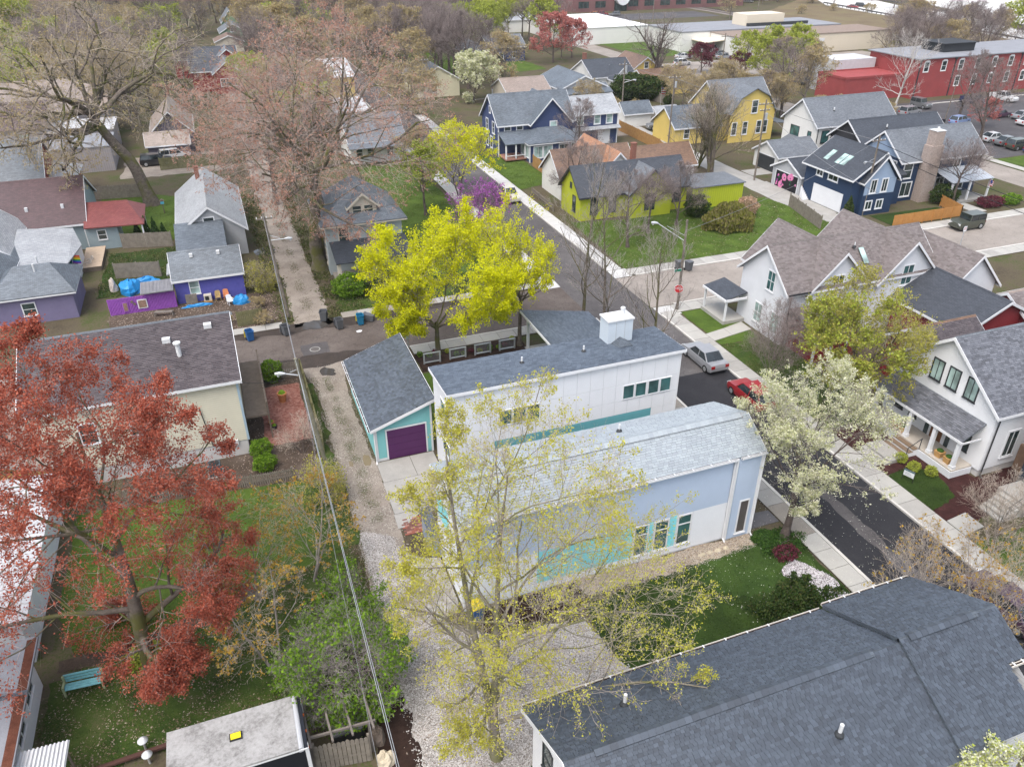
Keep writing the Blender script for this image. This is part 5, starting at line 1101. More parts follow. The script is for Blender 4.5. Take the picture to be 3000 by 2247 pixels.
t = simple('grey-roofed house with a red brick gable at the left', -32, -21.6, 113, 122.3, 4.2, 7.9, 'x', m_redw, shf_bgrey, [], ); slope(t, [(-21.4, 113, 3.0), (-18.3, 113.6, 2.9), (-17.8, 121.5, 3.2), (-21.4, 121.8, 4.0)], shf_lgrey); box_walls(t, -21.4, -18.4, 113.6, 121, 0, 2.85, m_redw); b = MB(); b.box(-20.6, -20.4, 115, 115.2, 3, 4.6); b.obj('flue', m_pipe, t)
t = thing('building', 'large building with a mauve-brown roof and batten walls in the upper left', 'building', (-25, 150, 0))
box_walls(t, -45, -16.4, 148.6, 163, 0, 4.9, m_battg); slope(t, [(-48, 148, 5.0), (-16, 148, 5.0), (-16, 157, 7.2), (-23.4, 163.7, 8.2), (-48, 163.7, 8.2)], shf_tan)
box_walls(t, -45, -24.2, 139.2, 148, 0, 4.9, m_battg); slope(t, [(-46, 138.7, 5.0), (-24, 138.7, 5.0), (-24, 148.3, 7.4), (-46, 148.3, 7.4)], shf_maroon)
box_walls(t, -24.1, -15, 139.0, 148, 0, 4.0, m_battg); b = MB(); b.box(-24.2, -14.8, 138.8, 148.1, 4.0, 4.15); b.obj('flat_roof', m_wmet, t)
box_walls(t, -23.4, -14.9, 129.6, 138.7, 0, 3.5, m_battg); b = MB(); b.box(-23.5, -14.8, 129.5, 138.75, 3.5, 3.65); b.obj('flat_roof', m_flat, t)
b = MB(); b.box(-21.4, -20.2, 144.5, 145.7, 4.15, 5.0); b.obj('air_conditioner', m_pipe, t); win(t, 'S', 139.2, -28, -26.8, 3.0, 4.2, m_dtrim, m_panel, .06, '')
for x in (-31, -27.5): b = MB(); b.cyl((x, 151, 5.5), (x, 151, 6.8), .15, .15, 8); b.obj('roof_vent', m_pipe, t)
simple('grey gabled house with a brown roof behind the mossy tree', -9.5, -3.5, 137, 150, 3.4, 6.4, 'y', siding('siding_slate_purple', (.10, .09, .12), .15), shf_tan, [('S', -7.5, 1.0, 1.0, 1.4)])
simple('low garage with a tan roof beside the parked cars, upper left', -10.2, -4.2, 133.5, 136.5, 2.4, 3.8, 'x', siding('siding_slate_purple'), shf_tan, name='garage', cat='garage')
# ---------------------------------------------------------------- brick mill, warehouse, office
m_brk = M('brick_painted_red', (.27, .055, .055), .8, .12, .6, fine=.10)
t = thing('building', 'long red brick mill building with arched windows beside the parking lot', 'building', (160, 135, 0))
box_walls(t, 135.3, 230, 128.6, 142, 0, 7.7, m_brk); b = MB(); b.slab([(134.8, 128.2, 7.75), (230, 128.2, 7.75), (230, 142.4, 7.85), (134.8, 142.4, 7.85)], .2); b.obj('roof', m_flat, t)
box_walls(t, 119.8, 135.2, 130.8, 139, 0, 4.5, m_brk); b = MB(); b.box(120.1, 135.2, 131.1, 138.8, 4.38, 4.46); b.obj('roof', sh_darkf, t)
for y0, y1 in ((130.7, 131.05), (138.75, 139.1)): b = MB(); b.box(119.7, 135.2, y0, y1, 4.3, 4.75); b.obj('parapet', m_brk, t)
b = MB(); b.box(119.7, 120.05, 130.9, 139, 4.3, 4.75); b.obj('parapet', m_brk, t)
b = MB(); b.box(146, 154.5, 133, 139, 7.85, 9.4); b.box(145.6, 154.9, 132.6, 139.4, 9.4, 9.55); b.obj('penthouse', M('penthouse_black', (.03, .033, .038), .7), t)
m_wt = M('window_trim_white', (.7, .7, .7))
for i in range(14):
    for z in (5.2, 2.0):
        x = 137.2+i*4.6
        if z == 2.0 and i < 2: continue
        w = win(t, 'S', 128.6, x, x+1.1, z, z+1.7, m_wt, m_pane, .16, 'h')
        b = MB(); b.extrude([(x-.16, 128.55, z+1.78), (x+1.26, 128.55, z+1.78), (x+.95, 128.55, z+2.08), (x+.15, 128.55, z+2.08)], (0, -.05, 0)); b.obj('arch', m_wt, w)
    if i % 2 == 0: b = MB(); b.box(135.9+i*4.6, 136.1+i*4.6, 128.45, 128.6, 0, 7.4); b.box(135.7+i*4.6, 136.3+i*4.6, 128.4, 128.6, 7.2, 7.6); b.obj('downpipe', m_dtrim, t)
b = MB(); b.box(124, 134.5, 139.2, 146, 0, 6.6); b.obj('annex', M('annex_grey', (.45, .46, .48), .8), t)
m_cmu = M('warehouse_white', (.66, .65, .62), .8, .06, .2); m_beige = M('warehouse_beige', (.62, .55, .44), .8, .05, .2)
t = thing('building', 'low white and beige warehouse with flat roofs near the railway', 'building', (150, 205, 0))
box_walls(t, 135.2, 186, 189.2, 203, 0, 4.7, m_beige); b = MB(); b.poly([(135.15, 203, 0), (135.15, 189.2, 0), (135.15, 189.2, 4.7), (135.15, 203, 4.7)]); b.obj('side_wall', m_cmu, t)
b = MB(); b.box(135, 186.2, 189, 203.2, 4.7, 4.85); b.obj('roof', M('roof_brown_felt', (.22, .17, .14), .9, .15), t)
box_walls(t, 126, 180, 203.3, 222, 0, 4.9, m_cmu); b = MB(); b.box(125.8, 180.2, 203.2, 222.2, 4.9, 5.2); b.obj('roof', m_flat, t); box_walls(t, 150, 163, 208, 215, 5, 8.2, m_beige); b = MB(); b.box(150, 171, 206.9, 207.8, 5.2, 6); b.obj('parapet', m_dtrim, t)
b = MB(); b.box(137.9, 140.6, 189.14, 189.2, 0, 3.6); b.obj('roller_door', M('roller_door', (.45, .42, .38), .7), t); b = MB(); b.box(152, 155, 189.14, 189.2, 0, 3.6); b.obj('roller_door', m_pipe, t); b = MB(); b.box(160, 163, 189.14, 189.2, 0, 3.6); b.obj('roller_door', m_pipe, t)
b = MB(); b.slab([(129.2, 205, 3.2), (129.2, 196, 3.2), (135.1, 196, 3.6), (135.1, 205, 3.6)], .2); b.obj('canopy', m_beige, t)
t = thing('building', 'low white flat-roofed building behind the big bare tree', 'building', (112, 240, 0)); box_walls(t, 103, 128, 226, 262, 0, 4.5, m_cmu); b = MB(); b.box(102.8, 128.2, 225.8, 262.2, 4.5, 4.7); b.obj('roof', M('roof_white_membrane', (.72, .72, .72), .7), t)
m_brn = M('brick_mauve', (.17, .085, .085), .85, .15, .3)
t = thing('building', 'mauve brick office with dark window bands and a rounded white entrance canopy', 'building', (170, 325, 0)); box_walls(t, 142, 222, 312, 345, 0, 9.5, m_brn)
for i in range(10):
    for z in (1.4, 5.6):
        x = 144.5+i*7.4
        if 2 <= i < 3 and z < 3: continue
        win(t, 'S', 312, x, x+4.6, z, z+2.4, m_brn, m_pane, .2, 'v')
b = MB(); b.cyl((163, 309.2, 5.2), (163, 312, 5.2), 3.0, 3.0, 16); b.obj('entrance_canopy', m_trim, t); b = MB(); b.box(160.4, 165.6, 311, 311.95, 0, 4); b.obj('entrance_glass', m_pane, t)
def lettering(parent, text, size, loc, rot, mat, ext=.02, name='lettering'):
    cu = bpy.data.curves.new('lettering', 'FONT'); cu.body = text; cu.size = size; cu.extrude = ext; cu.align_x = 'CENTER'; cu.align_y = 'CENTER'
    tmp = bpy.data.objects.new('lettering_curve', cu); me = bpy.data.meshes.new_from_object(tmp); bpy.data.objects.remove(tmp)
    me.materials.clear(); me.materials.append(mat); o = link(name, me, parent); w = wloc(parent)
    o.location = (loc[0]-w.x, loc[1]-w.y, loc[2]-w.z); o.rotation_euler = rot; return o
lettering(t, 'MARIAN', 1.5, (163, 309.1, 5.9), (math.pi/2, 0, 0), M('lettering_blue', (.02, .10, .35), .5))
# motorway bridge
t = thing('bridge', 'concrete motorway overpass at the top right', 'bridge', (238, 330, 0)); b = MB(); b.box(214, 262, 326, 344, 6.0, 7.4); b.obj('deck', m_hwy, t)
for x in (216, 246, 260): b = MB(); b.box(x-.8, x+.8, 328, 342, 0, 6); b.obj('pier', m_concg, t)
b = MB(); b.box(214, 262, 325.8, 326.1, 7.4, 8.3); b.obj('parapet', m_concw, t)
# ================================================================ TREES
def fast_mesh(name, V, F4, mat, smooth=True):
    me = bpy.data.meshes.new(name); k = F4.shape[1]
    me.vertices.add(len(V)); me.vertices.foreach_set('co', np.ascontiguousarray(V, np.float32).reshape(-1))
    me.loops.add(F4.size); me.loops.foreach_set('vertex_index', np.ascontiguousarray(F4, np.int32).reshape(-1))
    me.polygons.add(len(F4)); me.polygons.foreach_set('loop_start', (np.arange(len(F4))*k).astype(np.int32))
    me.polygons.foreach_set('use_smooth', np.full(len(F4), bool(smooth)))
    me.materials.append(mat); me.update(calc_edges=True)
    return me
def nrm(a): return a/np.maximum(np.linalg.norm(a, axis=-1, keepdims=True), 1e-9)
def tubes(P, R, k):
    """P (N,S,3) polylines, R (N,S) radii -> verts, quads"""
    N, S, _ = P.shape; D = np.empty_like(P); D[:, 1:-1] = P[:, 2:]-P[:, :-2]; D[:, 0] = P[:, 1]-P[:, 0]; D[:, -1] = P[:, -1]-P[:, -2]; D = nrm(D)
    ref = np.where(np.abs(D[:, :1, 2:3]) > .9, np.array([1., 0, 0]), np.array([0, 0, 1.])); ref = np.broadcast_to(ref, D.shape)
    X = nrm(np.cross(D, ref)); Y = np.cross(D, X); t = np.arange(k)*2*math.pi/k
    V = P[:, :, None]+R[:, :, None, None]*(np.cos(t)[None, None, :, None]*X[:, :, None]+np.sin(t)[None, None, :, None]*Y[:, :, None])
    i = np.arange(N)[:, None, None]; j = np.arange(S-1)[None, :, None]; a = np.arange(k)[None, None]; b = (a+1) % k
    base = i*S*k+j*k; F = np.stack([base+a, base+b, base+k+b, base+k+a], -1).reshape(-1, 4)
    return V.reshape(-1, 3), F
def rand_dirs(rs, n): return nrm(rs.normal(size=(n, 3)))
class Tree:
    """limb skeleton grown level by level inside an ellipsoid crown"""
    def __init__(s, seed, H, R, base=.28, trunk=.3, stems=1, levels=((9, 45), (7, 45), (6, 42), (5, 40)), leader=True, wig=.16, up=.06, droop=0.0, flat=1.0, lean=(0, 0), segs=(12, 8, 6, 4, 3), sprd=.25, rr=(.55, .5, .45, .5), lenr=.62, cz=None, minr=.006, trunk_top=None, fork=None):
        rs = s.rs = np.random.RandomState(seed); s.L = []
        zc = H*(base+1)/2 if cz is None else cz*H; rz = (H-H*base)/2*1.04; C = np.array([lean[0], lean[1], zc]); s.C = C; E = np.array([R, R*flat, rz]); s.E = E
        def env(P, D):
            """distance along D until the crown surface"""
            p = (P-C)/E; d = D/E; a = (d*d).sum(1); b = (p*d).sum(1); c = (p*p).sum(1)-1
            q = b*b-a*c; r = np.where(q > 0, (-b+np.sqrt(np.maximum(q, 0)))/a, .0)
            return np.clip(r, .0, None)
        def march(P0, D0, Ln, S, w, upv, dr):
            N = len(P0); P = np.empty((N, S, 3)); P[:, 0] = P0; D = D0.copy(); st = (Ln/(S-1))[:, None]
            for i in range(1, S):
                D = nrm(D+rs.normal(0, w, (N, 3))+np.array([0, 0, upv-dr*i/S])); P[:, i] = P[:, i-1]+D*st
            return P
        tt = trunk_top if trunk_top else (.93 if leader else base+.16)
        ang = rs.uniform(0, 6.28, stems)+np.arange(stems)*6.28/stems
        D0 = np.stack([np.cos(ang)*sprd*(stems > 1), np.sin(ang)*sprd*(stems > 1), np.ones(stems)], 1)+np.array([lean[0], lean[1], 0])/H*.7; P0 = np.stack([np.cos(ang)*trunk*.8*(stems > 1), np.sin(ang)*trunk*.8*(stems > 1), np.zeros(stems)-.1], 1)
        P = march(P0, nrm(D0), np.full(stems, H*tt), segs[0], wig*.28, .03, 0)
        t = np.linspace(0, 1, segs[0]); Rr = trunk/(stems**.4)*(1-t*(.88 if leader else .45)); Rr = np.repeat(Rr[None], stems, 0); Rr[:, 0] *= 1.45; Rr[:, 1] *= 1.08
        s.L.append((P, Rr)); par, parR, parL = P, Rr, np.full(stems, H*tt)
        for li, (nc, an) in enumerate(levels):
            N, S, _ = par.shape; nn = nc if np.isscalar(nc) else nc
            if li == 0:
                f0 = base*.75/tt if leader else .80
                u = f0+(1-f0)*(np.arange(nn)[None]+rs.uniform(0, 1, (N, nn)))/nn if leader else rs.uniform(f0, 1.0, (N, nn))
            else: u = .22+.78*(np.arange(nn)[None]+rs.uniform(0, 1, (N, nn)))/nn
            u = np.clip(u, 0, .995); x = u*(S-1); i0 = np.floor(x).astype(int); i0 = np.minimum(i0, S-2); fr = (x-i0)[..., None]
            I = np.arange(N)[:, None]; A = par[I, i0]; B = par[I, i0+1]; st = A+(B-A)*fr; pd = nrm(B-A); pr = parR[I, i0]*(1-fr[..., 0])+parR[I, i0+1]*fr[..., 0]
            st = st.reshape(-1, 3); pd = pd.reshape(-1, 3); pr = pr.reshape(-1); uu = u.reshape(-1); M_ = len(st)
            ref = np.where(np.abs(pd[:, 2:3]) > .9, np.array([1., 0, 0]), np.array([0, 0, 1.])); X = nrm(np.cross(pd, ref)); Y = np.cross(pd, X)
            ph = (np.arange(M_) % nn)*2.4+rs.uniform(0, 6.28, N).repeat(nn)+rs.uniform(-.5, .5, M_)
            a = np.radians(an)*rs.uniform(.65, 1.3, M_)
            if li == 0 and leader: a = a*(1.25-.55*uu)
            D = pd*np.cos(a)[:, None]+(X*np.cos(ph)[:, None]+Y*np.sin(ph)[:, None])*np.sin(a)[:, None]
            if li > 0: D = nrm(D+np.array([0, 0, up*2]))
            e = env(st, D)
            if li == 0: Ln = e*rs.uniform(.82, 1.04, M_)
            else: Ln = np.minimum(np.repeat(parL, nn)*lenr*(1.15-.55*uu)*rs.uniform(.7, 1.15, M_), e*rs.uniform(.75, 1.15, M_)+.24*R*.62**li)
            ok = Ln > .09*R*(.6**li); st, D, Ln, pr = st[ok], D[ok], Ln[ok], pr[ok]
            S2 = segs[min(li+1, len(segs)-1)]; P = march(st, D, Ln, S2, wig, up, droop*(li >= 1)); t = np.linspace(0, 1, S2)
            r0 = np.maximum(pr*rr[min(li, 3)]*rs.uniform(.8, 1.1, len(pr)), minr); Rr = r0[:, None]*(1-.72*t[None]); Rr = np.maximum(Rr, minr*.5)
            s.L.append((P, Rr)); par, parR, parL = P, Rr, Ln
        # fit the height
        top = np.percentile(par[:, :, 2], 99.7); s.k = H/max(top, .1)
    def mesh_wood(s, mat, lv, ks=(10, 7, 5, 4, 3)):
        V, F, o = [], [], 0
        for i in lv:
            P, R = s.L[i]; v, f = tubes(P, R, ks[min(i, 4)]); V.append(v); F.append(f+o); o += len(v)
        V = np.concatenate(V); V[:, 2] = np.where(V[:, 2] > 0, V[:, 2]*s.k, V[:, 2]); return fast_mesh('wood', V, np.concatenate(F), mat)
    def mesh_leaves(s, mat, n, size, lv=(-1,), spread=.25, tmin=.3, per=5, aspect=.7, keep=None, edge=0.0, clump=None, cb=.55):
        rs = s.rs; pts = []
        for l in lv:
            P, R = s.L[l]; N, S, _ = P.shape; m = int(n/len(lv)/per); i = rs.randint(0, N, m); u = rs.uniform(tmin, 1, m)*(S-1); j = np.minimum(u.astype(int), S-2); pts.append(P[i, j]+(P[i, j+1]-P[i, j])*(u-j)[:, None])
        c = np.concatenate(pts)
        if edge > 0:
            q = np.linalg.norm((c-s.C)/s.E, axis=1); c = c[rs.uniform(0, 1, len(c)) < np.clip((q-edge)*2.2+.15, .1, 1)]
        if keep is not None: c = c[keep(c)]
        if clump:
            f = np.sin(c[:, 0]*clump+1.3)*np.sin(c[:, 1]*clump+.4)*np.sin(c[:, 2]*clump*1.1+2.2); c = c[rs.uniform(0, 1, len(c)) < np.clip(cb+1.4*f, .06, 1)]
        c = np.repeat(c, per, 0)+rs.normal(0, spread, (len(c)*per, 3)); N = len(c)
        a = rand_dirs(rs, N); b = nrm(np.cross(a, rand_dirs(rs, N))); sz = size*rs.uniform(.55, 1.35, N)[:, None]
        V = np.stack([c-a*sz, c-b*sz*aspect, c+a*sz, c+b*sz*aspect], 1); V[:, :, 2] *= s.k
        F = np.arange(N*4).reshape(-1, 4); return fast_mesh('leaves', V.reshape(-1, 3), F, mat, False)
bk_grey = bark_mat('bark_grey', (.09, .075, .066), (.22, .19, .165))
bk_moss = bark_mat('bark_mossy', (.075, .060, .050), (.19, .16, .135), (.105, .105, .035))
bk_brown = bark_mat('bark_brown', (.06, .048, .042), (.16, .13, .115))
tw_pink = bark_mat('twig_pinkish', (.30, .235, .205), (.54, .455, .41)); tw_grey = bark_mat('twig_grey', (.20, .175, .162), (.40, .36, .34)); tw_tan = bark_mat('twig_tan', (.30, .245, .195), (.54, .47, .40)); tw_mauve = bark_mat('twig_mauve', (.18, .142, .138), (.34, .285, .27))
bk_pale2 = bark_mat('bark_grey_moss', (.13, .115, .095), (.28, .25, .21), (.15, .15, .06)); bk_white = bark_mat('bark_sycamore', (.30, .27, .245), (.60, .57, .54)); bk_pale = bark_mat('bark_pale', (.20, .17, .15), (.40, .36, .33))
lf_red = leaf_mat('samara_red', [(.26, .060, .038), (.40, .105, .065), (.52, .17, .11), (.44, .13, .08)], .45)
lf_yel = leaf_mat('flower_yellow', [(.46, .48, .006), (.62, .63, .008), (.76, .74, .014), (.54, .56, .008)], .45)
lf_ylg = leaf_mat('leaf_yellowgreen', [(.34, .33, .03), (.50, .49, .06), (.60, .58, .12), (.46, .40, .08)], .45)
lf_olive = leaf_mat('leaf_olive', [(.27, .26, .05), (.38, .36, .08), (.44, .40, .10), (.32, .33, .06)], .45)
lf_wht = leaf_mat('blossom_white', [(.36, .40, .14), (.64, .64, .42), (.78, .76, .64), (.52, .55, .26), (.76, .70, .58)], .45)
lf_grn = leaf_mat('leaf_green', [(.06, .13, .012), (.13, .24, .018), (.21, .34, .03), (.10, .19, .015)])
lf_dk = leaf_mat('needle_dark', [(.014, .034, .008), (.030, .060, .012), (.052, .085, .018), (.07, .075, .025)], .2)
lf_mag = leaf_mat('blossom_magenta', [(.24, .06, .26), (.42, .12, .44), (.54, .20, .54), (.32, .09, .33)])
lf_pnk = leaf_mat('bud_rust', [(.34, .17, .12), (.44, .24, .175), (.50, .32, .25), (.38, .20, .145)])
lf_redf = leaf_mat('bud_red', [(.34, .10, .09), (.46, .16, .14), (.54, .24, .21), (.40, .13, .11)])
lf_plum = leaf_mat('leaf_plum', [(.06, .012, .022), (.13, .028, .045), (.19, .05, .07), (.09, .02, .03)])
lf_tan = leaf_mat('bud_tan', [(.28, .21, .10), (.38, .29, .14), (.44, .36, .20), (.34, .30, .13)])
lf_orng = leaf_mat('bud_orange', [(.34, .18, .03), (.46, .28, .05), (.42, .34, .07), (.30, .15, .03)])
lf_lime = leaf_mat('leaf_lime', [(.22, .26, .03), (.33, .38, .05), (.42, .46, .09), (.27, .32, .04)])
def plant(name, label, cat, x, y, tr, wood, twig, leaf=None, lv=None, group=None, rot=0.0, extra=(), wn='trunk'):
    n = len(tr.L); lv = lv if lv is not None else n-2
    t = thing(name, label, cat, (x, y, 0), rot, group)
    link(wn, tr.mesh_wood(wood, range(0, lv)), t)
    link('twigs', tr.mesh_wood(twig, range(lv, n)), t)['kind'] = 'stuff'
    if leaf is not None: link('crown', leaf, t)
    for e in extra: link('foliage', e, t)
    return t
# --- hero trees
r = Tree(11, 18.2, 6.9, .10, .42, levels=((15, 62), (9, 52), (8, 48), (7, 46)), leader=True, wig=.18, up=.02, droop=.16, trunk_top=.78, lenr=.64, lean=(-2.0, 1.2), cz=.50)
plant('maple_tree', 'big red budding maple spreading over the left side', 'tree', -7.4, 29.7, r, bk_moss, tw_pink, r.mesh_leaves(lf_red, 190000, .050, (-1, -2), .11, .15, 5, clump=.9, cb=.9))
r = Tree(23, 17.6, 6.0, .12, .30, stems=2, levels=((12, 58), (9, 48), (9, 46), (6, 44)), leader=True, wig=.14, up=.04, sprd=.08, lenr=.58, lean=(2.3, 1.0), trunk_top=.86, cz=.47)
plant('maple_tree', 'tall twin-trunked tree with sparse yellow-green leaves in the lower centre', 'tree', 6.95, 20.2, r, bk_pale2, tw_tan, r.mesh_leaves(lf_ylg, 100000, .038, (-1,), .07, .2, 4, clump=1.2, cb=.7))
r = Tree(31, 12.0, 6.3, .30, .26, levels=((10, 60), (10, 52), (9, 48), (6, 46)), leader=False, wig=.15, up=.05, trunk_top=.28, lenr=.66, cz=.63, lean=(.8, 0))
plant('maple_tree', 'bright yellow flowering maple beside the wire garden panels', 'tree', 14.5, 57.2, r, bk_moss, tw_grey, r.mesh_leaves(lf_yel, 150000, .068, (-1, -2), .13, .2, 8, clump=1.3, cb=.72))
r = Tree(37, 12.6, 3.3, .30, .20, levels=((9, 46), (9, 48), (8, 46), (5, 44)), leader=False, wig=.15, up=.08, trunk_top=.32, lenr=.64, cz=.64)
plant('maple_tree', 'smaller bright yellow maple nearest the white porch post', 'tree', 21.6, 56.2, r, bk_moss, tw_grey, r.mesh_leaves(lf_yel, 34000, .068, (-1, -2), .13, .2, 8, clump=1.3, cb=.55))
r = Tree(41, 11.2, 4.4, .26, .24, levels=((12, 56), (9, 48), (8, 46), (5, 44)), leader=True, wig=.14, up=.06, trunk_top=.66, lenr=.62, lean=(1.5, .6))
plant('pear_tree', 'white blossoming pear tree on the kerb beside the long grey house', 'tree', 27.8, 27.7, r, bk_brown, tw_grey, r.mesh_leaves(lf_wht, 70000, .050, (-1, -2), .075, .25, 8, clump=1.7, cb=.6))
r = Tree(43, 6.3, 2.6, .2, .14, levels=((11, 55), (8, 46), (8, 45), (4, 42)), leader=True, wig=.14, up=.06, lenr=.62)
plant('pear_tree', 'white and lime flowering tree poking up in the lower right corner', 'tree', 22.6, 9.0, r, bk_brown, tw_grey, r.mesh_leaves(leaf_mat('blossom_cream_lime', [(.34, .42, .06), (.55, .60, .14), (.74, .75, .60), (.62, .62, .30), (.78, .77, .70)]), 26000, .05, (-1, -2), .08, .25, 7))
r = Tree(53, 25.0, 13.0, .30, 1.0, stems=2, levels=((9, 58), (8, 54), (9, 52), (7, 52)), leader=False, wig=.22, up=.03, droop=.14, trunk_top=.46, lenr=.64, cz=.62, rr=(.52, .50, .42, .40), minr=.010, sprd=.07, lean=(2.6, .6))
plant('maple_tree', 'huge mossy maple with rusty pink buds standing beside the upper alley', 'tree', 7.5, 80.8, r, bk_moss, tw_pink, r.mesh_leaves(lf_pnk, 46000, .07, (-1,), .08, .35, 4))
r = Tree(57, 27.0, 15.5, .30, .85, levels=((13, 66), (9, 54), (9, 52), (7, 50)), leader=False, wig=.28, up=.02, droop=.10, trunk_top=.50, lenr=.64, cz=.62, rr=(.70, .60, .42, .40), minr=.012, lean=(-1.8, 0))
plant('old_tree', 'gnarled old tree with a massive mossy trunk in the upper left', 'tree', -9.5, 110, r, bk_moss, tw_tan, r.mesh_leaves(lf_tan, 16000, .09, (-1,), .12, .4, 4))
bt = [Tree(61+i, h, rr_, .2, .17, levels=((14, 42), (7, 42), (6, 42), (4, 40)), leader=True, wig=.10, up=.10, lenr=.5, minr=.009) for i, (h, rr_) in enumerate(((17.0, 3.9), (15.4, 3.7), (14.0, 3.6)))]
for (x, y, l), r in zip(((28.1, 57.2, 'bare grey street tree with the straightest dark trunk, left of three by the road'), (27.7, 52.5, 'bare street tree rising behind the metal chimney box'), (27.9, 44.8, 'bare multi-branched street tree right of the metal chimney box')), bt):
    plant('street_tree', l, 'tree', x, y, r, bk_moss, tw_grey)
r = Tree(71, 11.0, 4.6, .18, .24, levels=((11, 56), (8, 46), (8, 45), (5, 42)), leader=False, wig=.17, up=.05, trunk_top=.4, lenr=.62, cz=.56)
g2 = r.mesh_leaves(lf_lime, 16000, .09, (-1, -2), .14, .3, 7, keep=lambda c: (c[:, 0]+c[:, 2]*.15 < .6+np.sin(c[:, 2]*1.3)*.8))
plant('maple_tree', 'olive budding tree with fresh green leaves between the grey gables and white farmhouse', 'tree', 40.6, 37.2, r, bk_moss, tw_tan, r.mesh_leaves(lf_olive, 20000, .07, (-1,), .10, .3, 5), extra=(g2,))
r = Tree(73, 6.6, 3.7, .16, .12, stems=3, levels=((7, 50), (8, 45), (8, 45), (4, 42)), leader=False, wig=.16, up=.03, trunk_top=.3, lenr=.62, sprd=.35)
plant('redbud_tree', 'magenta flowering redbud beside the far pavement', 'tree', 27.2, 84.5, r, bk_brown, tw_mauve, r.mesh_leaves(lf_mag, 15000, .08, (-1, -2), .08, .2, 5, clump=1.2))
r = Tree(79, 9.6, 5.6, .15, .16, stems=3, levels=((7, 50), (8, 45), (8, 42), (4, 42)), leader=False, wig=.14, up=.06, trunk_top=.35, lenr=.62, sprd=.3)
plant('maple_tree', 'yellow flowering tree in front of the blue gabled house', 'tree', 29.3, 99, r, bk_brown, tw_grey, r.mesh_leaves(lf_yel, 26000, .10, (-1, -2), .14, .4, 7, clump=1.0, keep=lambda c: c[:, 0] > -3.6))
# bare shrubs and saplings along the near pavements
r = Tree(83, 7.4, 3.0, .10, .09, stems=4, levels=((7, 38), (7, 42), (6, 42), (4, 40)), leader=True, wig=.12, up=.06, sprd=.35, lenr=.55)
lv = r.mesh_leaves(lf_orng, 1500, .055, (-1,), .05, .4, 3)
for x, y, l in ((28.9, 18.9, 'pale bare multi-stemmed tree with orange buds behind the near dark roof'), (31.6, 17.4, 'second pale bare tree with orange buds, right of the first at the roof end')):
    plant('street_tree', l, 'tree', x, y, r, bk_pale, tw_tan, lv, group='pale bare trees at the roof end', rot=x)
r = Tree(87, 5.6, 2.6, .06, .07, stems=6, levels=((7, 40), (7, 42), (6, 42), (4, 40)), leader=True, wig=.12, up=.05, sprd=.4, lenr=.55)
for x, y, l in ((38.4, 43.5, 'bare brown shrub hiding the red parked car'), (40.8, 46.2, 'bare brown shrub against the grey gabled house'), (38.2, 22.2, 'bare twiggy shrub beside the concrete steps at the right edge')):
    plant('shrub', l, 'shrub', x, y, r, bk_grey, tw_mauve if y > 30 else tw_tan, rot=x*3, wn='stems')
r = Tree(89, 7.2, 2.7, .12, .10, stems=2, levels=((7, 44), (7, 42), (6, 40), (3, 38)), leader=True, wig=.15, up=.02, droop=.15, sprd=.35, lenr=.58)
lv = r.mesh_leaves(lf_orng, 2600, .06, (-1,), .05, .3, 3)
for i, (x, y, l) in enumerate(((-2.4, 33.6, 'pale bare sapling with orange buds on the left lawn'), (.6, 34.0, 'pale bare sapling with orange buds nearest the alley wires'), (-1.9, 28.0, 'pale arching bare sapling with orange buds above the truck roof'))):
    plant('sapling', l, 'tree', x, y, r, bk_pale, tw_tan, lv, group='pale saplings on the left lawn', rot=i*2.1)
r = Tree(91, 5.2, 3.1, .05, .10, stems=5, levels=((8, 55), (8, 50), (7, 45), (4, 42)), leader=False, wig=.2, up=.02, droop=.12, trunk_top=.3, sprd=.5, lenr=.62)
plant('shrub', 'large fresh green shrub growing over the timber pergola', 'shrub', 1.2, 25.6, r, bk_brown, tw_grey, r.mesh_leaves(lf_grn, 26000, .075, (-1, -2), .14, .2, 8, clump=1.2), wn='stems')
r = Tree(93, 3.2, 1.7, .05, .07, stems=5, levels=((7, 50), (7, 48), (5, 45)), leader=False, wig=.2, up=.03, trunk_top=.3, sprd=.5, lenr=.62)
lv = r.mesh_leaves(lf_grn, 7000, .075, (-1, -2), .14, .2, 8, clump=1.3); lo_ = r.mesh_leaves(lf_olive, 3500, .06, (-1,), .12, .2, 5)
plant('shrub', 'loose green shrub on the alley edge above the wires', 'shrub', 2.4, 30.6, r, bk_brown, tw_grey, lv, wn='stems')
plant('shrub', 'scrubby green bush beside the alley fence', 'shrub', 2.3, 41.0, r, bk_brown, tw_tan, lo_, wn='stems', rot=2)
plant('shrub', 'tangled brown bush beside the brick patio', 'shrub', 1.7, 46.6, r, bk_brown, tw_tan, None, wn='stems', rot=4)
plant('shrub', 'brown tangled shrub beside the blue-purple shed', 'shrub', 1.6, 76.5, r, bk_brown, tw_tan, lo_, wn='stems', rot=1)
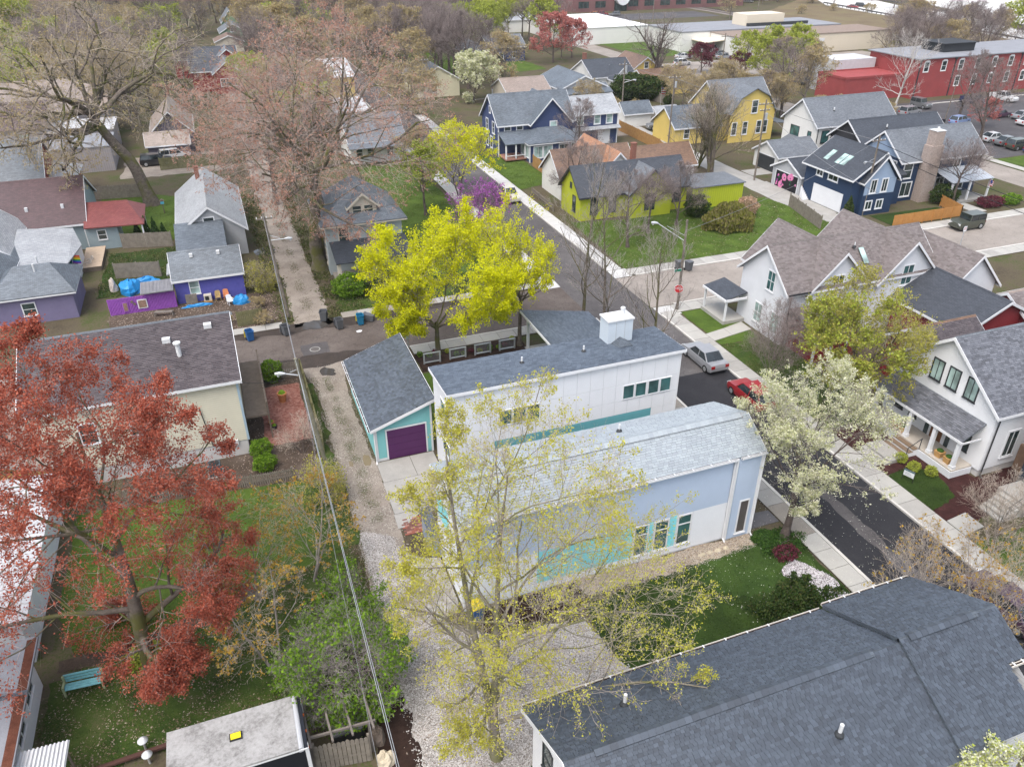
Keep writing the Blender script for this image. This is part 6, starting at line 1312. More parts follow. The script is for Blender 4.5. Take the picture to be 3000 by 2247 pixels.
# dense evergreens and clipped shrubs: leaf-filled volumes
def bush(name, label, x, y, h, rx, ry, mat, n, size, seed, shape='round', group=None, cat='shrub', z0=0.0):
    rs = np.random.RandomState(seed); u = rand_dirs(rs, n); rad = rs.uniform(.55, 1.0, n)**.5
    lump = 1+.16*np.sin(u[:, 0]*5+seed)*np.sin(u[:, 1]*6+1)+.10*np.sin(u[:, 2]*9+seed)
    c = u*(rad*lump)[:, None]*np.array([rx, ry, h/2]); c[:, 2] += h/2
    if shape == 'cone': k = np.clip(1.15-c[:, 2]/h, .06, 1); c[:, 0] *= k; c[:, 1] *= k
    if shape == 'flame':
        tips = rs.normal(0, 1, (26, 2))*np.array([rx, ry])*.5; th = h*rs.uniform(.55, 1.0, 26)*(1-.35*np.hypot(tips[:, 0]/rx, tips[:, 1]/ry)); i = rs.randint(0, 26, n); f = rs.uniform(0, 1, n)
        rr_ = (.42*(1-f)+.04)*rx*.62; c = np.stack([tips[i, 0]*(.45+.55*f)+rs.normal(0, 1, n)*rr_, tips[i, 1]*(.45+.55*f)+rs.normal(0, 1, n)*rr_, th[i]*f], 1)
    if shape == 'weep': c[:, 2] -= np.clip(np.hypot(c[:, 0]/rx, c[:, 1]/ry)-.3, 0, 1)*h*.3
    c[:, 2] = np.maximum(c[:, 2], .04)
    a = rand_dirs(rs, n); b = nrm(np.cross(a, rand_dirs(rs, n)))
    if shape == 'weep': a = nrm(a*.35+np.array([0, 0, -1.])); b = nrm(np.cross(a, rand_dirs(rs, n)))
    s_ = size*rs.uniform(.6, 1.4, n)[:, None]; V = np.stack([c-a*s_, c-b*s_*.6, c+a*s_, c+b*s_*.6], 1)
    t = thing(name, label, cat, (x, y, z0), 0, group); link('foliage', fast_mesh('foliage', V.reshape(-1, 3), np.arange(n*4).reshape(-1, 4), mat, False), t)
    m_ = MB(); m_.cyl((0, 0, -.05), (0, 0, h*.5), .06+h*.012, .03, 6)
    for k in range(4): m_.cyl((0, 0, h*.1), (rx*.5*math.cos(k*1.6), ry*.5*math.sin(k*1.6), h*.55), .035, .015, 5)
    m_.obj('stem', bk_brown, t, local=True); return t
bush('pine_shrub', 'dark green mugo pine on the lawn by the near roof gutter', 24.3, 22.2, 2.9, 2.2, 1.5, lf_dk, 22000, .07, 1, 'flame')
bush('shrub', 'clipped bright green shrub at the corner of the cream house, rear one', -1.0, 47.2, 1.4, .75, .7, lf_grn, 2600, .06, 2); bush('shrub', 'clipped bright green shrub at the corner of the cream house, front one', -.9, 45.6, 1.1, .8, .7, lf_grn, 2400, .06, 3)
bush('shrub', 'bright green shrub beside the cream house porch railing', .7, 57.5, 2.0, .9, .8, lf_grn, 2600, .07, 4)
bush('shrub', 'weeping willowy green shrub on the lime cottage lawn', 55.8, 75.5, 3.0, 3.2, 2.6, leaf_mat('leaf_weeping', [(.10, .11, .02), (.18, .19, .035), (.26, .24, .07), (.2, .16, .09)]), 9000, .16, 5, 'weep')
bush('shrub', 'dark green shrub beside the lime cottage wall', 54.5, 80.5, 2.6, 1.6, 1.4, lf_dk, 3500, .11, 6)
bush('shrub', 'peach blossoming shrub beside the lime extension', 60.5, 78.5, 2.4, 1.4, 1.2, leaf_mat('blossom_peach', [(.4, .26, .18), (.6, .42, .32), (.3, .22, .12)]), 2500, .1, 7)
bush('yew_shrub', 'large dark green yew behind the blue garage', 81.5, 149.0, 5.2, 4.2, 3.0, lf_dk, 9000, .2, 8, cat='tree'); bush('yew_shrub', 'second dark green yew touching the large yew', 86.0, 147.2, 4.6, 3.4, 2.6, lf_dk, 7000, .2, 9, cat='tree')
for i, (x, h) in enumerate(((-10.5, 2.6), (-9.5, 3.1), (-8.6, 2.9), (-7.7, 2.2))): bush('arborvitae', 'narrow dark green arborvitae in the row behind the board fence', x, 95.6-.2*i, h, .55, .5, leaf_mat('arborvitae_green', [(.012, .035, .008), (.03, .07, .015), (.05, .10, .02)], .1), 1500, .09, 20+i, 'cone', 'arborvitae row behind the fence')
for i, (x, y) in enumerate(((39.9, 31.1), (39.95, 30.0), (40.6, 29.2), (40.9, 34.4), (40.8, 35.4))): bush('boxwood', ('round yellow-green boxwood in the front mulch bed of the white farmhouse'), x, y, .75, .42, .42, lf_lime, 800, .05, 40+i, group='boxwoods in the farmhouse bed')
bush('shrub', 'dark rounded hedge beside the navy house porch', 87.4, 73.6, 2.4, 2.0, 1.5, lf_dk, 3000, .12, 50); bush('arborvitae', 'blue-green columnar spruce beside the white garage door', 72.0, 73.6, 2.6, .8, .8, lf_dk, 2200, .09, 51, 'cone')
bush('shrub', 'maroon barberry in the garden beside the far pavement', 92.0, 70.4, 1.3, 2.0, 1.2, lf_plum, 2000, .1, 52); bush('shrub', 'grey-green garden shrub beside the maroon barberry', 95.3, 70.2, 1.3, 1.6, 1.1, lf_grn, 1800, .1, 53)
bush('evergreen_tree', 'small dark cone evergreen behind the flag', 84.8, 139.5, 3.4, 1.3, 1.3, lf_dk, 2200, .13, 54, 'cone', cat='tree')
bush('shrub', 'overgrown green bushes below the foursquare house, left clump', 9.6, 71.8, 2.4, 1.7, 1.5, lf_grn, 4500, .09, 55); bush('shrub', 'overgrown dark bushes below the foursquare house, right clump', 13.2, 71.2, 2.2, 2.0, 1.6, lf_dk, 4500, .10, 56)
bush('shrub', 'dense bushy ivy mound at the foot of the red maple', -7.9, 31.0, 1.3, 1.0, .8, lf_lime, 2200, .06, 57)
bush('shrub', 'low russet azalea beside the pear tree trunk', 26.7, 26.2, .7, .8, .6, lf_plum, 900, .06, 58); bush('shrub', 'leafy green flower clump on the left lawn', -4.6, 39.4, .6, .9, .7, lf_grn, 1200, .08, 59)
for i, (x, y, r_) in enumerate(((27.2, 27.2, 1.6), (26.5, 27.9, .9), (26.6, 30.7, .9))):
    bush('ground_cover', ('dark green ground cover around the pear tree trunk', 'dark green ground cover beside the grey house downpipe', 'dark green ground cover beside the wet front walk')[i], x, y, .28, r_, r_*.75, lf_dk if i > 5 else leaf_mat('pachysandra', [(.015, .04, .008), (.035, .085, .014), (.07, .13, .025)], .1), 2600, .06, 60+i, cat='ground cover')
for i in range(12):
    bush('garden_plant', 'small flowering plant in the dark mulch bed by the wire panels', 12.9+i*.75+random.uniform(-.2, .2), 56.9+random.uniform(-.7, .5), random.uniform(.25, .6), .25, .25, [lf_grn, lf_grn, lf_plum, lf_lime][i % 4], 160, .06, 70+i, group='plants in the mulch bed', cat='plant')
# --- far trees: a few kinds, copied
KINDS = {}
def kind(key, wood, twig, leaf, n, size, **kw):
    r = Tree(kw.pop('seed'), **kw); lv = len(r.L)-1
    KINDS[key] = (r.mesh_wood(wood, range(0, lv), (7, 5, 4, 3, 3)), r.mesh_wood(twig, range(lv, len(r.L)), (7, 5, 4, 3, 3)), r.mesh_leaves(leaf, n, size, (-1,), .18, .25, 4) if leaf else None)
for i in range(3): kind('bare%d' % i, bk_brown, tw_mauve, None, 0, 0, seed=200+i, H=14, R=5.8, base=.18, trunk=.3, levels=((11, 50), (8, 46), (8, 44), (6, 42)), wig=.15, up=.07, leader=(i != 1), trunk_top=.5 if i == 1 else None, minr=.018)
for i in range(2): kind('tan%d' % i, bk_grey, tw_tan, lf_tan, 7000, .13, seed=210+i, H=13, R=5.8, base=.18, trunk=.26, levels=((11, 52), (8, 48), (8, 46), (6, 44)), wig=.18, up=.05, leader=(i == 0), trunk_top=.5 if i == 1 else None, minr=.016)
for i in range(2): kind('green%d' % i, bk_brown, tw_grey, lf_lime, 5200, .16, seed=220+i, H=12, R=5.0, base=.2, trunk=.25, levels=((11, 50), (8, 46), (7, 44)), wig=.16, up=.06, leader=(i == 0), trunk_top=.5 if i == 1 else None, minr=.016)
kind('rust', bk_brown, tw_pink, lf_pnk, 5000, .16, seed=230, H=13, R=5.5, base=.2, trunk=.28, levels=((11, 54), (8, 46), (7, 44)), wig=.18, up=.05, minr=.016)
kind('white', bk_brown, tw_grey, lf_wht, 12000, .17, seed=231, H=9.8, R=5.6, base=.1, trunk=.22, levels=((13, 50), (9, 46), (7, 44)), wig=.14, up=.06, minr=.012)
kind('redf', bk_brown, tw_mauve, lf_redf, 9000, .17, seed=232, H=12, R=6.2, base=.15, trunk=.26, levels=((12, 52), (8, 46), (8, 44)), wig=.15, up=.06, minr=.014)
kind('plum', bk_brown, tw_mauve, lf_plum, 7000, .15, seed=233, H=7, R=4.2, base=.15, trunk=.2, levels=((10, 52), (8, 46), (6, 44)), wig=.15, up=.06, minr=.014)
kind('willow', bk_brown, tw_grey, lf_lime, 12000, .22, seed=234, H=12, R=7.5, base=.15, trunk=.35, stems=2, levels=((10, 50), (8, 46), (7, 44)), wig=.15, up=.05, droop=.1, minr=.014)
kind('sycamore', bk_white, bk_white, None, 0, 0, seed=235, H=15, R=5.5, base=.25, trunk=.28, stems=2, levels=((8, 48), (8, 46), (6, 44)), wig=.18, up=.07, sprd=.12, minr=.02)
kind('brush', bk_grey, tw_tan, lf_tan, 2000, .14, seed=236, H=4.0, R=3.0, base=.04, trunk=.07, stems=5, levels=((7, 45), (7, 44), (5, 42)), wig=.2, up=.03, sprd=.5, minr=.014)
kind('brushg', bk_grey, tw_grey, lf_lime, 3500, .15, seed=237, H=4.0, R=3.0, base=.04, trunk=.07, stems=5, levels=((7, 45), (7, 44), (5, 42)), wig=.2, up=.03, sprd=.5, minr=.014)
kind('bigbare', bk_brown, tw_grey, None, 0, 0, seed=238, H=15.5, R=9.0, base=.22, trunk=.75, levels=((8, 55), (8, 48), (7, 46), (4, 44)), wig=.22, up=.05, leader=False, trunk_top=.34, cz=.58, minr=.02, rr=(.66, .55, .45, .45))
kind('multi', bk_moss, tw_tan, None, 0, 0, seed=239, H=12.8, R=5.8, base=.14, trunk=.5, stems=6, levels=((7, 38), (7, 42), (6, 42), (4, 40)), wig=.16, up=.09, sprd=.26, lenr=.55, minr=.014)
def woodland(pts):
    kc = bpy.data.collections.new('woodland_kinds')
    for key in ('bare0', 'bare2', 'tan0', 'tan1', 'green1', 'bare1', 'tan0b'):
        sub = bpy.data.collections.new('woodland_'+key); kc.children.link(sub)
        for nm, me in zip(('trunk', 'twigs', 'crown'), KINDS[key.rstrip('b') if key != 'tan0b' else 'tan0']):
            if me: sub.objects.link(bpy.data.objects.new('woodland_'+nm, me))
    me = bpy.data.meshes.new('woodland'); me.from_pydata([(x, y, 0) for x, y in pts], [], []); o = link('woodland', me); o['kind'] = 'stuff'
    ng = bpy.data.node_groups.new('woodland', 'GeometryNodeTree'); ng.interface.new_socket('Geometry', in_out='INPUT', socket_type='NodeSocketGeometry'); ng.interface.new_socket('Geometry', in_out='OUTPUT', socket_type='NodeSocketGeometry')
    N = ng.nodes; i_ = N.new('NodeGroupInput'); o_ = N.new('NodeGroupOutput'); ip = N.new('GeometryNodeInstanceOnPoints'); ci = N.new('GeometryNodeCollectionInfo'); ci.inputs['Collection'].default_value = kc; ci.inputs['Separate Children'].default_value = True; ci.inputs['Reset Children'].default_value = True
    rv = N.new('FunctionNodeRandomValue'); rv.data_type = 'FLOAT_VECTOR'; rv.inputs[0].default_value = (0, 0, 0); rv.inputs[1].default_value = (0, 0, 6.28)
    rs_ = N.new('FunctionNodeRandomValue'); rs_.data_type = 'FLOAT'; rs_.inputs[2].default_value = .85; rs_.inputs[3].default_value = 1.35
    ng.links.new(i_.outputs[0], ip.inputs['Points']); ng.links.new(ci.outputs[0], ip.inputs['Instance']); ip.inputs['Pick Instance'].default_value = True
    ng.links.new(rv.outputs[0], ip.inputs['Rotation']); ng.links.new(rs_.outputs[1], ip.inputs['Scale']); ng.links.new(ip.outputs[0], o_.inputs[0])
    md = o.modifiers.new('woodland', 'NODES'); md.node_group = ng; return o
def far(key, x, y, s, label, group=None, rot=None, cat='tree', name='tree', sz=None):
    w, tg, lf = KINDS[key]; t = thing(name, label, cat, (x, y, 0), random.uniform(0, 6.28) if rot is None else rot, group); t.scale = (s, s, sz or s)
    link('trunk', w, t); link('twigs', tg, t)['kind'] = 'stuff'
    if lf: link('crown', lf, t)
    return t
far('white', 50.7, 158.5, 1.0, 'round white flowering tree behind the blue gabled house', name='pear_tree')
far('redf', 85.5, 199, 1.0, 'large red budding tree in front of the white flat-roofed building', name='maple_tree'); far('redf', 93.5, 205, .8, 'smaller red budding tree right of the large red one', name='maple_tree')
far('plum', 113, 172, .95, 'dark plum-leaved tree beside the parked white cars', name='plum_tree'); far('plum', 120, 166, .75, 'second plum-leaved tree nearer the yellow gambrel house', name='plum_tree')
far('willow', 222, 175, 1.15, 'bright lime green willow beside the motorway', name='willow_tree'); far('sycamore', 121.5, 118.5, 1.0, 'white-barked sycamore in front of the red brick mill', name='sycamore_tree')
far('bigbare', 92.0, 159.0, 1.0, 'big dark bare tree leaning over the small yellow house'); far('multi', 67.0, 96.3, 1.0, 'bare many-stemmed tree beside the back lane')
far('multi', 66.5, 99.8, .72, 'smaller bare many-stemmed tree behind the first on the back lane'); far('redf', 128, 104, .42, 'small red shrub-like tree among the parked cars')
far('bare0', 118.5, 96.0, .95, 'dark bare tree on the verge in front of the parking lot', name='tree'); far('bare2', 131, 112.0, .85, 'bare tree growing in the parking lot')
far('bare0', 100.0, 124.0, 1.0, 'bare tree with green buds left of the red brick annex'); far('tan0', 107.5, 127.5, .9, 'bare tan tree nearest the red brick annex')
far('bare0', 42.2, 90.0, .62, 'thin bare tree beside the white cottage porch', name='sapling'); far('bare1', 46.0, 77.5, .55, 'small bare tree in front of the lime cottage', name='sapling'); far('bare0', 50.5, 78.5, .55, 'small bare tree below the lime cross gable', name='sapling'); far('bare2', 41.5, 74, .62, 'bare sapling beside the street lamp', name='sapling')
far('bare0', 50.0, 107.0, .7, 'bare tree in front of the glazed sunroom', name='sapling'); far('bare1', 87.6, 72.4, .62, 'bare tree standing before the stone chimney', name='sapling'); far('tan0', 25.2, 103, .68, 'half-bare tree with yellow buds left of the yellow flowering tree'); far('green0', 23.0, 93, .75, 'bare green-budded tree behind the foursquare house')
far('bare2', 5.9, 104.0, 1.0, 'dark trunked bare tree behind the huge mossy maple'); far('green1', 16, 136, .8, 'pale green budding tree behind the long white house'); far('tan1', 32, 138, .9, 'tan budding tree on the street left of the brown fence')
far('brush', 35.5, 150, .9, 'brown brush heap beside the white flowering tree', name='shrub', cat='shrub')
rw = random.Random(99); WOOD = []
LOOK = {'bare0': 'tall bare mauve tree', 'bare1': 'forked bare mauve tree', 'bare2': 'narrow bare mauve tree', 'tan0': 'tall tan budding tree', 'tan1': 'spreading tan budding tree', 'green0': 'tall green budding tree', 'green1': 'spreading green budding tree', 'rust': 'rusty pink budding tree', 'brush': 'low brown brush', 'brushg': 'low green brush'}
def seen(x, y, h=9):
    for z in (0, h):
        q = np.array([x, y, z-CH]); d = q@_f; px, py = PW/2+FPX*(q@_r)/d, PH/2-FPX*(q@_u)/d
        if -120 < px < PW+120 and -60 < py < PH+200: return True
    return False
def scatter(n, x0, x1, y0, y1, kinds, lab, group, smin=.75, smax=1.25, avoid=(), wood=False):
    k = 0; tries = 0; pts = []
    while k < n and tries < n*40:
        tries += 1; x, y = rw.uniform(x0, x1), rw.uniform(y0, y1)
        if any(a <= x <= b and c <= y <= d for a, b, c, d in AVOID+list(avoid)): continue
        if any((x-p)**2+(y-q)**2 < 12 for p, q in pts): continue
        pts.append((x, y)); k += 1
        if not seen(x, y): continue
        if wood: WOOD.append((x, y))
        else:
            kd = rw.choice(kinds); far(kd, x, y, rw.uniform(smin, smax), LOOK[kd]+' '+lab, group)
AVOID = [(27.5, 38.5, 60, 400), (3, 7.5, 60, 220), (102, 112, 0, 340), (60, 92, 180, 215), (64, 98, 143, 178), (18, 28.5, 117, 172), (-48, -14, 126, 166), (-7, 15, 180, 286), (40, 65, 108, 128), (112, 300, 84, 126), (118, 232, 126, 146), (124, 190, 186, 224), (100, 130, 222, 265), (140, 225, 278, 348), (74, 108, 258, 335), (100, 175, 162, 190), (40, 52, 160, 180), (192, 206, 100, 430), (53, 66, 148, 160), (-11, -3, 132, 152), (41, 64, 80, 105), (110, 330, 226, 264)]
scatter(70, -85, 2, 150, 240, ['bare0', 'bare1', 'bare2', 'tan0', 'tan1', 'green0'], 'in the upper left neighbourhood', 'trees of the upper left neighbourhood', .8, 1.2)
scatter(85, -110, 60, 230, 330, ['bare0', 'bare1', 'bare2', 'tan0', 'tan1', 'rust', 'green0'], 'hazy bare tree along the upper left edge of the picture', 'far trees of the upper left', .9, 1.35, wood=True)
scatter(110, -130, 130, 330, 480, ['bare0', 'bare2', 'tan0', 'tan1', 'rust', 'green1'], 'distant tree at the top edge of the picture', 'trees along the top edge', 1.0, 1.5, wood=True)
scatter(34, 8, 27, 172, 330, ['bare0', 'bare2', 'tan1', 'tan0', 'rust'], 'bare mauve tree in the wood behind the yellow house', 'wood behind the yellow house', .95, 1.3, wood=True)
scatter(52, 38, 62, 160, 335, ['bare0', 'bare2', 'tan0', 'bare2', 'bare1', 'tan1'], 'in the wood left of the olive bungalow', 'wood left of the olive bungalow', .85, 1.25)
scatter(28, 62, 102, 216, 330, ['green0', 'green1', 'tan0', 'bare1', 'green0'], 'near the top centre', 'green trees near the top centre', .8, 1.2)
scatter(18, 8, 27, 128, 172, ['green1', 'tan1', 'bare2', 'tan0'], 'among the roofs behind the pink maple', 'trees behind the pink maple', .6, .95)
scatter(20, 205, 262, 130, 330, ['bare0', 'tan0', 'tan1', 'brush', 'brush', 'bare2'], 'on the brown bank between railway and motorway', 'trees on the railway bank', .6, .95)
scatter(30, 150, 205, 146, 186, ['brush', 'brush', 'brushg', 'tan0', 'bare1', 'bare2'], 'behind the red brick mill', 'scrub behind the brick mill', .7, 1.1)
scatter(10, 112, 132, 140, 162, ['bare0', 'tan0', 'green0', 'brush'], 'left of the brick mill', 'trees left of the brick mill', .6, .95)
scatter(30, 185, 300, 265, 420, ['tan0', 'bare0', 'brush', 'tan1'], 'near the motorway bridge', 'trees near the motorway bridge', .7, 1.1)
scatter(12, 66, 100, 128, 146, ['brush', 'brushg', 'tan1'], 'along the back lane gardens', 'scrub along the back lane gardens', .4, .7, [(66, 80, 110, 135)])
scatter(9, -13, 3, 68, 75, ['brush'], 'in the yard below the blue-purple shed', 'dry brush in the shed yard', .22, .4, [(-13, -0.5, 70, 75.5)])
scatter(10, 96, 103, 96, 140, ['brush', 'brushg', 'tan0'], 'beside the cross street behind the modern houses', 'scrub behind the modern houses', .4, .7)
woodland(WOOD)
# ================================================================ VEHICLES
m_tyre = M('tyre_rubber', (.018, .018, .019), .85, .1); m_rim = M('rim_alloy', (.42, .43, .44), .35, .1, metal=.6); m_cg = glass_mat('car_glass', (.018, .024, .028), .05)
m_hl = M('headlight_glass', (.55, .56, .57), .15, .05); m_tl = M('taillight_red', (.28, .012, .012), .25, .05); m_blk = M('black_plastic', (.02, .02, .022), .6, .1)
STY = {  # L, W, belt, roof, (rear glass base, roof rear, roof front, windscreen base) as fractions of L from the rear, bonnet z, boot z
 'sedan': (4.65, 1.80, .93, 1.45, (.16, .30, .60, .74), .86, .98), 'suv': (4.6, 1.86, 1.05, 1.70, (.02, .07, .60, .73), .98, 1.05), 'hatch': (4.2, 1.76, .96, 1.52, (.03, .12, .58, .72), .90, .96),
 'jeep': (3.95, 1.80, 1.12, 1.84, (.02, .03, .60, .64), 1.10, 1.12), 'van': (5.2, 1.98, 1.15, 2.05, (.01, .02, .76, .86), 1.05, 1.15), 'pickup': (5.6, 1.95, 1.10, 1.82, (.36, .38, .60, .70), 1.06, 1.08)}
CARS = {}
def car_parts(st):
    if st in CARS: return CARS[st]
    L, W, zb, zr, fx, zh, zt = STY[st]; h = W/2; X = lambda f: -L/2+f*L; P = {}
    b = MB(); stn = [(0.0, .93, .42, zt*.72), (.015, .97, .34, zt*.96), (.06, 1, .28, zt), (fx[0]+.02, 1, .24, zb), (fx[3]-.01, 1, .24, zb), (.93, .98, .26, zh*.97), (.985, .93, .32, zh*.86), (1.0, .88, .42, zh*.66)]
    V = []
    for f, k, z0, z1 in stn:
        w = h*k; x = X(f); V += [(x, -w*.96, z0), (x, -w, z0+(z1-z0)*.5), (x, -w*.95, z1), (x, w*.95, z1), (x, w, z0+(z1-z0)*.5), (x, w*.96, z0)]
    F = []
    for i in range(len(stn)-1):
        for j in range(6): F.append((i*6+j, i*6+(j+1) % 6, (i+1)*6+(j+1) % 6, (i+1)*6+j))
    F.append((0, 5, 4, 3, 2, 1)); e = (len(stn)-1)*6; F.append((e, e+1, e+2, e+3, e+4, e+5)); b.add(V, F)
    wb, wr = h*.90, h*.74 if st not in ('jeep', 'van') else h*.84
    A = [(X(fx[0]), zb), (X(fx[1]), zr), (X(fx[2]), zr), (X(fx[3]), zb)]
    q = lambda i, s: (A[i][0], s*(wb if A[i][1] == zb else wr), A[i][1]+(.0 if A[i][1] == zr else -.02))
    b.slab([(A[1][0]-.03, -wr-.01, zr), (A[2][0]+.03, -wr-.01, zr), (A[2][0]+.03, wr+.01, zr), (A[1][0]-.03, wr+.01, zr)], .05)
    for s in (-1, 1):
        for i, j in ((0, 1), (3, 2)): b.bar(q(i, s), q(j, s), .08, .06)
        xm = (A[1][0]+A[2][0])/2; b.bar((xm, s*wb, zb-.02), (xm, s*wr, zr-.02), .07, .05)
    if st == 'pickup':
        b.box(X(.03), X(.34), -h*.92, -h*.84, .8, zt+.12); b.box(X(.03), X(.34), h*.84, h*.92, .8, zt+.12); b.box(X(.0), X(.03), -h*.9, h*.9, .7, zt+.12)
    if st == 'jeep':
        for s in (-1, 1): b.cyl((X(1)-.12, s*.5, .75), (X(1)+.02, s*.5, .75), .11, .11, 10)
        b.box(X(1), X(1)+.12, -h*.9, h*.9, .42, .6)
    P['body'] = b
    def gl(i, j, mb=None):
        g_ = MB(); g_.slab([np.array(q(i, -1))*1, q(i, 1), q(j, 1), q(j, -1)], .02); return g_
    P['windscreen'] = gl(3, 2); P['rear_window'] = gl(0, 1)
    for s, nm in ((-1, 'side_window'), (1, 'side_window_')):
        g_ = MB(); pts = [q(0, s), q(3, s), q(2, s), q(1, s)]; g_.slab(pts if s < 0 else pts[::-1], .02); P[nm] = g_
    for k, (sx, s) in enumerate(((.18, -1), (.18, 1), (.82, -1), (.82, 1))):
        r = .33 if st in ('sedan', 'hatch') else .38; w = MB(); w.cyl((X(sx), s*(h-.20), r), (X(sx), s*(h+.015), r), r, r, 16); rm = MB(); rm.cyl((X(sx), s*(h+.014), r), (X(sx), s*(h+.03), r), r*.62, r*.5, 12)
        P['wheel%d' % k] = (w, rm)
    for s in (-1, 1):
        a = MB(); a.box(X(.955), X(1.0)+.012, s*h*.5, s*h*.88, zh*.66, zh*.84); P['headlight%d' % s] = a
        a = MB(); a.box(X(0)-.012, X(.03), s*h*.55, s*h*.92, zt*.66, zt*.9); P['taillight%d' % s] = a
    CARS[st] = {k: ((mesh_from('wheel', v[0].v, v[0].f, m_tyre), mesh_from('rim', v[1].v, v[1].f, m_rim)) if isinstance(v, tuple) else v) for k, v in P.items()}
    return CARS[st]
CB = {}
PAL = {'silver': (.25, .255, .27), 'white': (.55, .55, .555), 'black': (.012, .012, .014), 'grey': (.13, .135, .14), 'red': (.26, .012, .016), 'blue': (.03, .07, .24), 'navy': (.018, .03, .075), 'orange': (.50, .16, .02), 'champagne': (.50, .47, .42), 'olive': (.05, .055, .04), 'plum': (.065, .035, .06), 'green': (.04, .05, .04), 'lightblue': (.20, .28, .48)}
def car(st, colr, x, y, deg, label, group=None):
    P = car_parts(st); t = thing('car' if st not in ('van', 'pickup') else ('van' if st == 'van' else 'pickup_truck'), label, 'car' if st not in ('van', 'pickup') else ('van' if st == 'van' else 'pickup truck'), (x, y, .02), math.radians(deg), group)
    for k, v in P.items():
        if k.startswith('wheel'):
            w = link('wheel', v[0], t); link('rim', v[1], w); continue
        nm = k.rstrip('-10_'); mt = paint('car_'+colr, PAL[colr], .3, .5) if nm == 'body' else (m_hl if nm == 'headlight' else m_tl if nm == 'taillight' else m_cg)
        key = (st, k, mt.name)
        if key not in CB: CB[key] = mesh_from(nm, v.v, v.f, mt, smooth=False)
        link(nm, CB[key], t)
    return t
car('sedan', 'silver', 34.95, 47.9, 90, 'silver sedan parked beside the right kerb of the near street')
car('hatch', 'red', 35.0, 41.4, 90, 'red car half hidden by the bare shrub on the near street')
car('sedan', 'plum', 35.0, 18.6, 90, 'dark plum car behind the bare trees at the lower right'); car('suv', 'black', 35.0, 12.8, 90, 'black car at the lower right edge below the plum car')
car('suv', 'champagne', 35.0, 95.3, -90, 'champagne estate car parked on the far street beside the white pavement')
car('jeep', 'olive', 82.4, 65.2, 180, 'dark green boxy off-road car parked beside the orange fence')
car('suv', 'grey', 73.8, 123.6, 172, 'dark grey crossover parked by the back lane')
car('suv', 'black', -9.2, 130.6, 0, 'black car parked beside the mossy trunk, upper left'); car('suv', 'white', -6.6, 133.0, 10, 'white car parked behind the black one, upper left')
car('hatch', 'red', -12.0, 55.2, 80, 'red car behind the red maple beside the cream house'); car('sedan', 'white', -11.9, 50.4, 80, 'white car in front of the red car beside the cream house')
car('suv', 'silver', 123.6, 116.6, 10, 'silver estate car parked behind the white modern house roof'); car('jeep', 'grey', 130.6, 121.0, -85, 'grey off-road car in the parking bays before the brick annex'); car('pickup', 'navy', 143.4, 120.0, -85, 'navy pickup parked against the brick mill')
car('pickup', 'white', 151.6, 120.5, -85, 'white pickup parked against the brick mill'); car('sedan', 'black', 121.8, 109.4, 0, 'black sedan behind the charcoal house roof'); car('hatch', 'lightblue', 126.3, 107.6, 10, 'pale blue car beside the small red tree')
car('sedan', 'white', 121.2, 96.0, 0, 'white sedan on the near row of the parking lot'); car('sedan', 'grey', 121.2, 93.2, 0, 'grey sedan next to the white sedan in the near row'); car('suv', 'olive', 120.9, 90.6, 0, 'dark boxy car with a white roof in the near row'); car('hatch', 'blue', 121.4, 87.9, 0, 'blue car at the right edge of the near row')
car('sedan', 'plum', 137.6, 109.2, 0, 'dark plum car beyond the lot kerb'); car('sedan', 'silver', 140.6, 106.6, 5, 'silver car beside the plum car in the lot'); car('sedan', 'white', 137.2, 102.6, 0, 'white car below the silver one in the lot')
car('van', 'white', 133.0, 203.0-3.5, 0, 'white van parked beside the white warehouse wall'); car('sedan', 'white', 120.5, 192.6, 0, 'white car left of the plum tree'); car('suv', 'white', 114.3, 183.0, 10, 'white car nearest the plum tree'); car('sedan', 'silver', 130.2, 188.4, 5, 'silver car right of the plum tree'); car('sedan', 'grey', 132.2, 193.2, 5, 'grey car between the van and the silver car')
car('hatch', 'orange', 144.7, 298.5, 180, 'orange car before the mauve brick office'); car('hatch', 'navy', 144.8, 290.4, 0, 'navy car in front of the orange car'); car('hatch', 'grey', 152.6, 295.8, 180, 'grey boxy car before the mauve brick office'); car('hatch', 'red', 148.6, 298.6, 0, 'red car between the orange and grey cars')
for i, (x, y, cc) in enumerate(((117.0, 152.0, 'silver'), (119.8, 150.2, 'white'), (122.6, 153.0, 'blue'), (125.6, 151.4, 'grey'), (128.6, 148.6, 'silver'), (131.2, 150.6, 'lightblue'), (119.0, 157.0, 'grey'), (124.2, 158.2, 'white'))):
    car('sedan', cc, x, y, 70+7*i, ('silver car nearest the yellow gambrel roof in the crowded yard', 'white car in the crowded yard left of the brick annex', 'blue car in the crowded yard left of the brick annex', 'grey car in the front row of the crowded yard', 'silver car nearest the brick annex in the crowded yard', 'pale blue car beside the brick annex wall', 'grey car at the back of the crowded yard', 'white car at the back of the crowded yard')[i])
car('suv', 'black', 263.4, 287.5, -60, 'dark car driving on the motorway'); car('sedan', 'red', 256.6, 284.6, -60, 'red car beside the motorway rail'); car('sedan', 'grey', 232.0, 322.5, -75, 'grey car under the motorway bridge')
car('suv', 'white', 300, 262, -60, 'white car on the far motorway lanes')
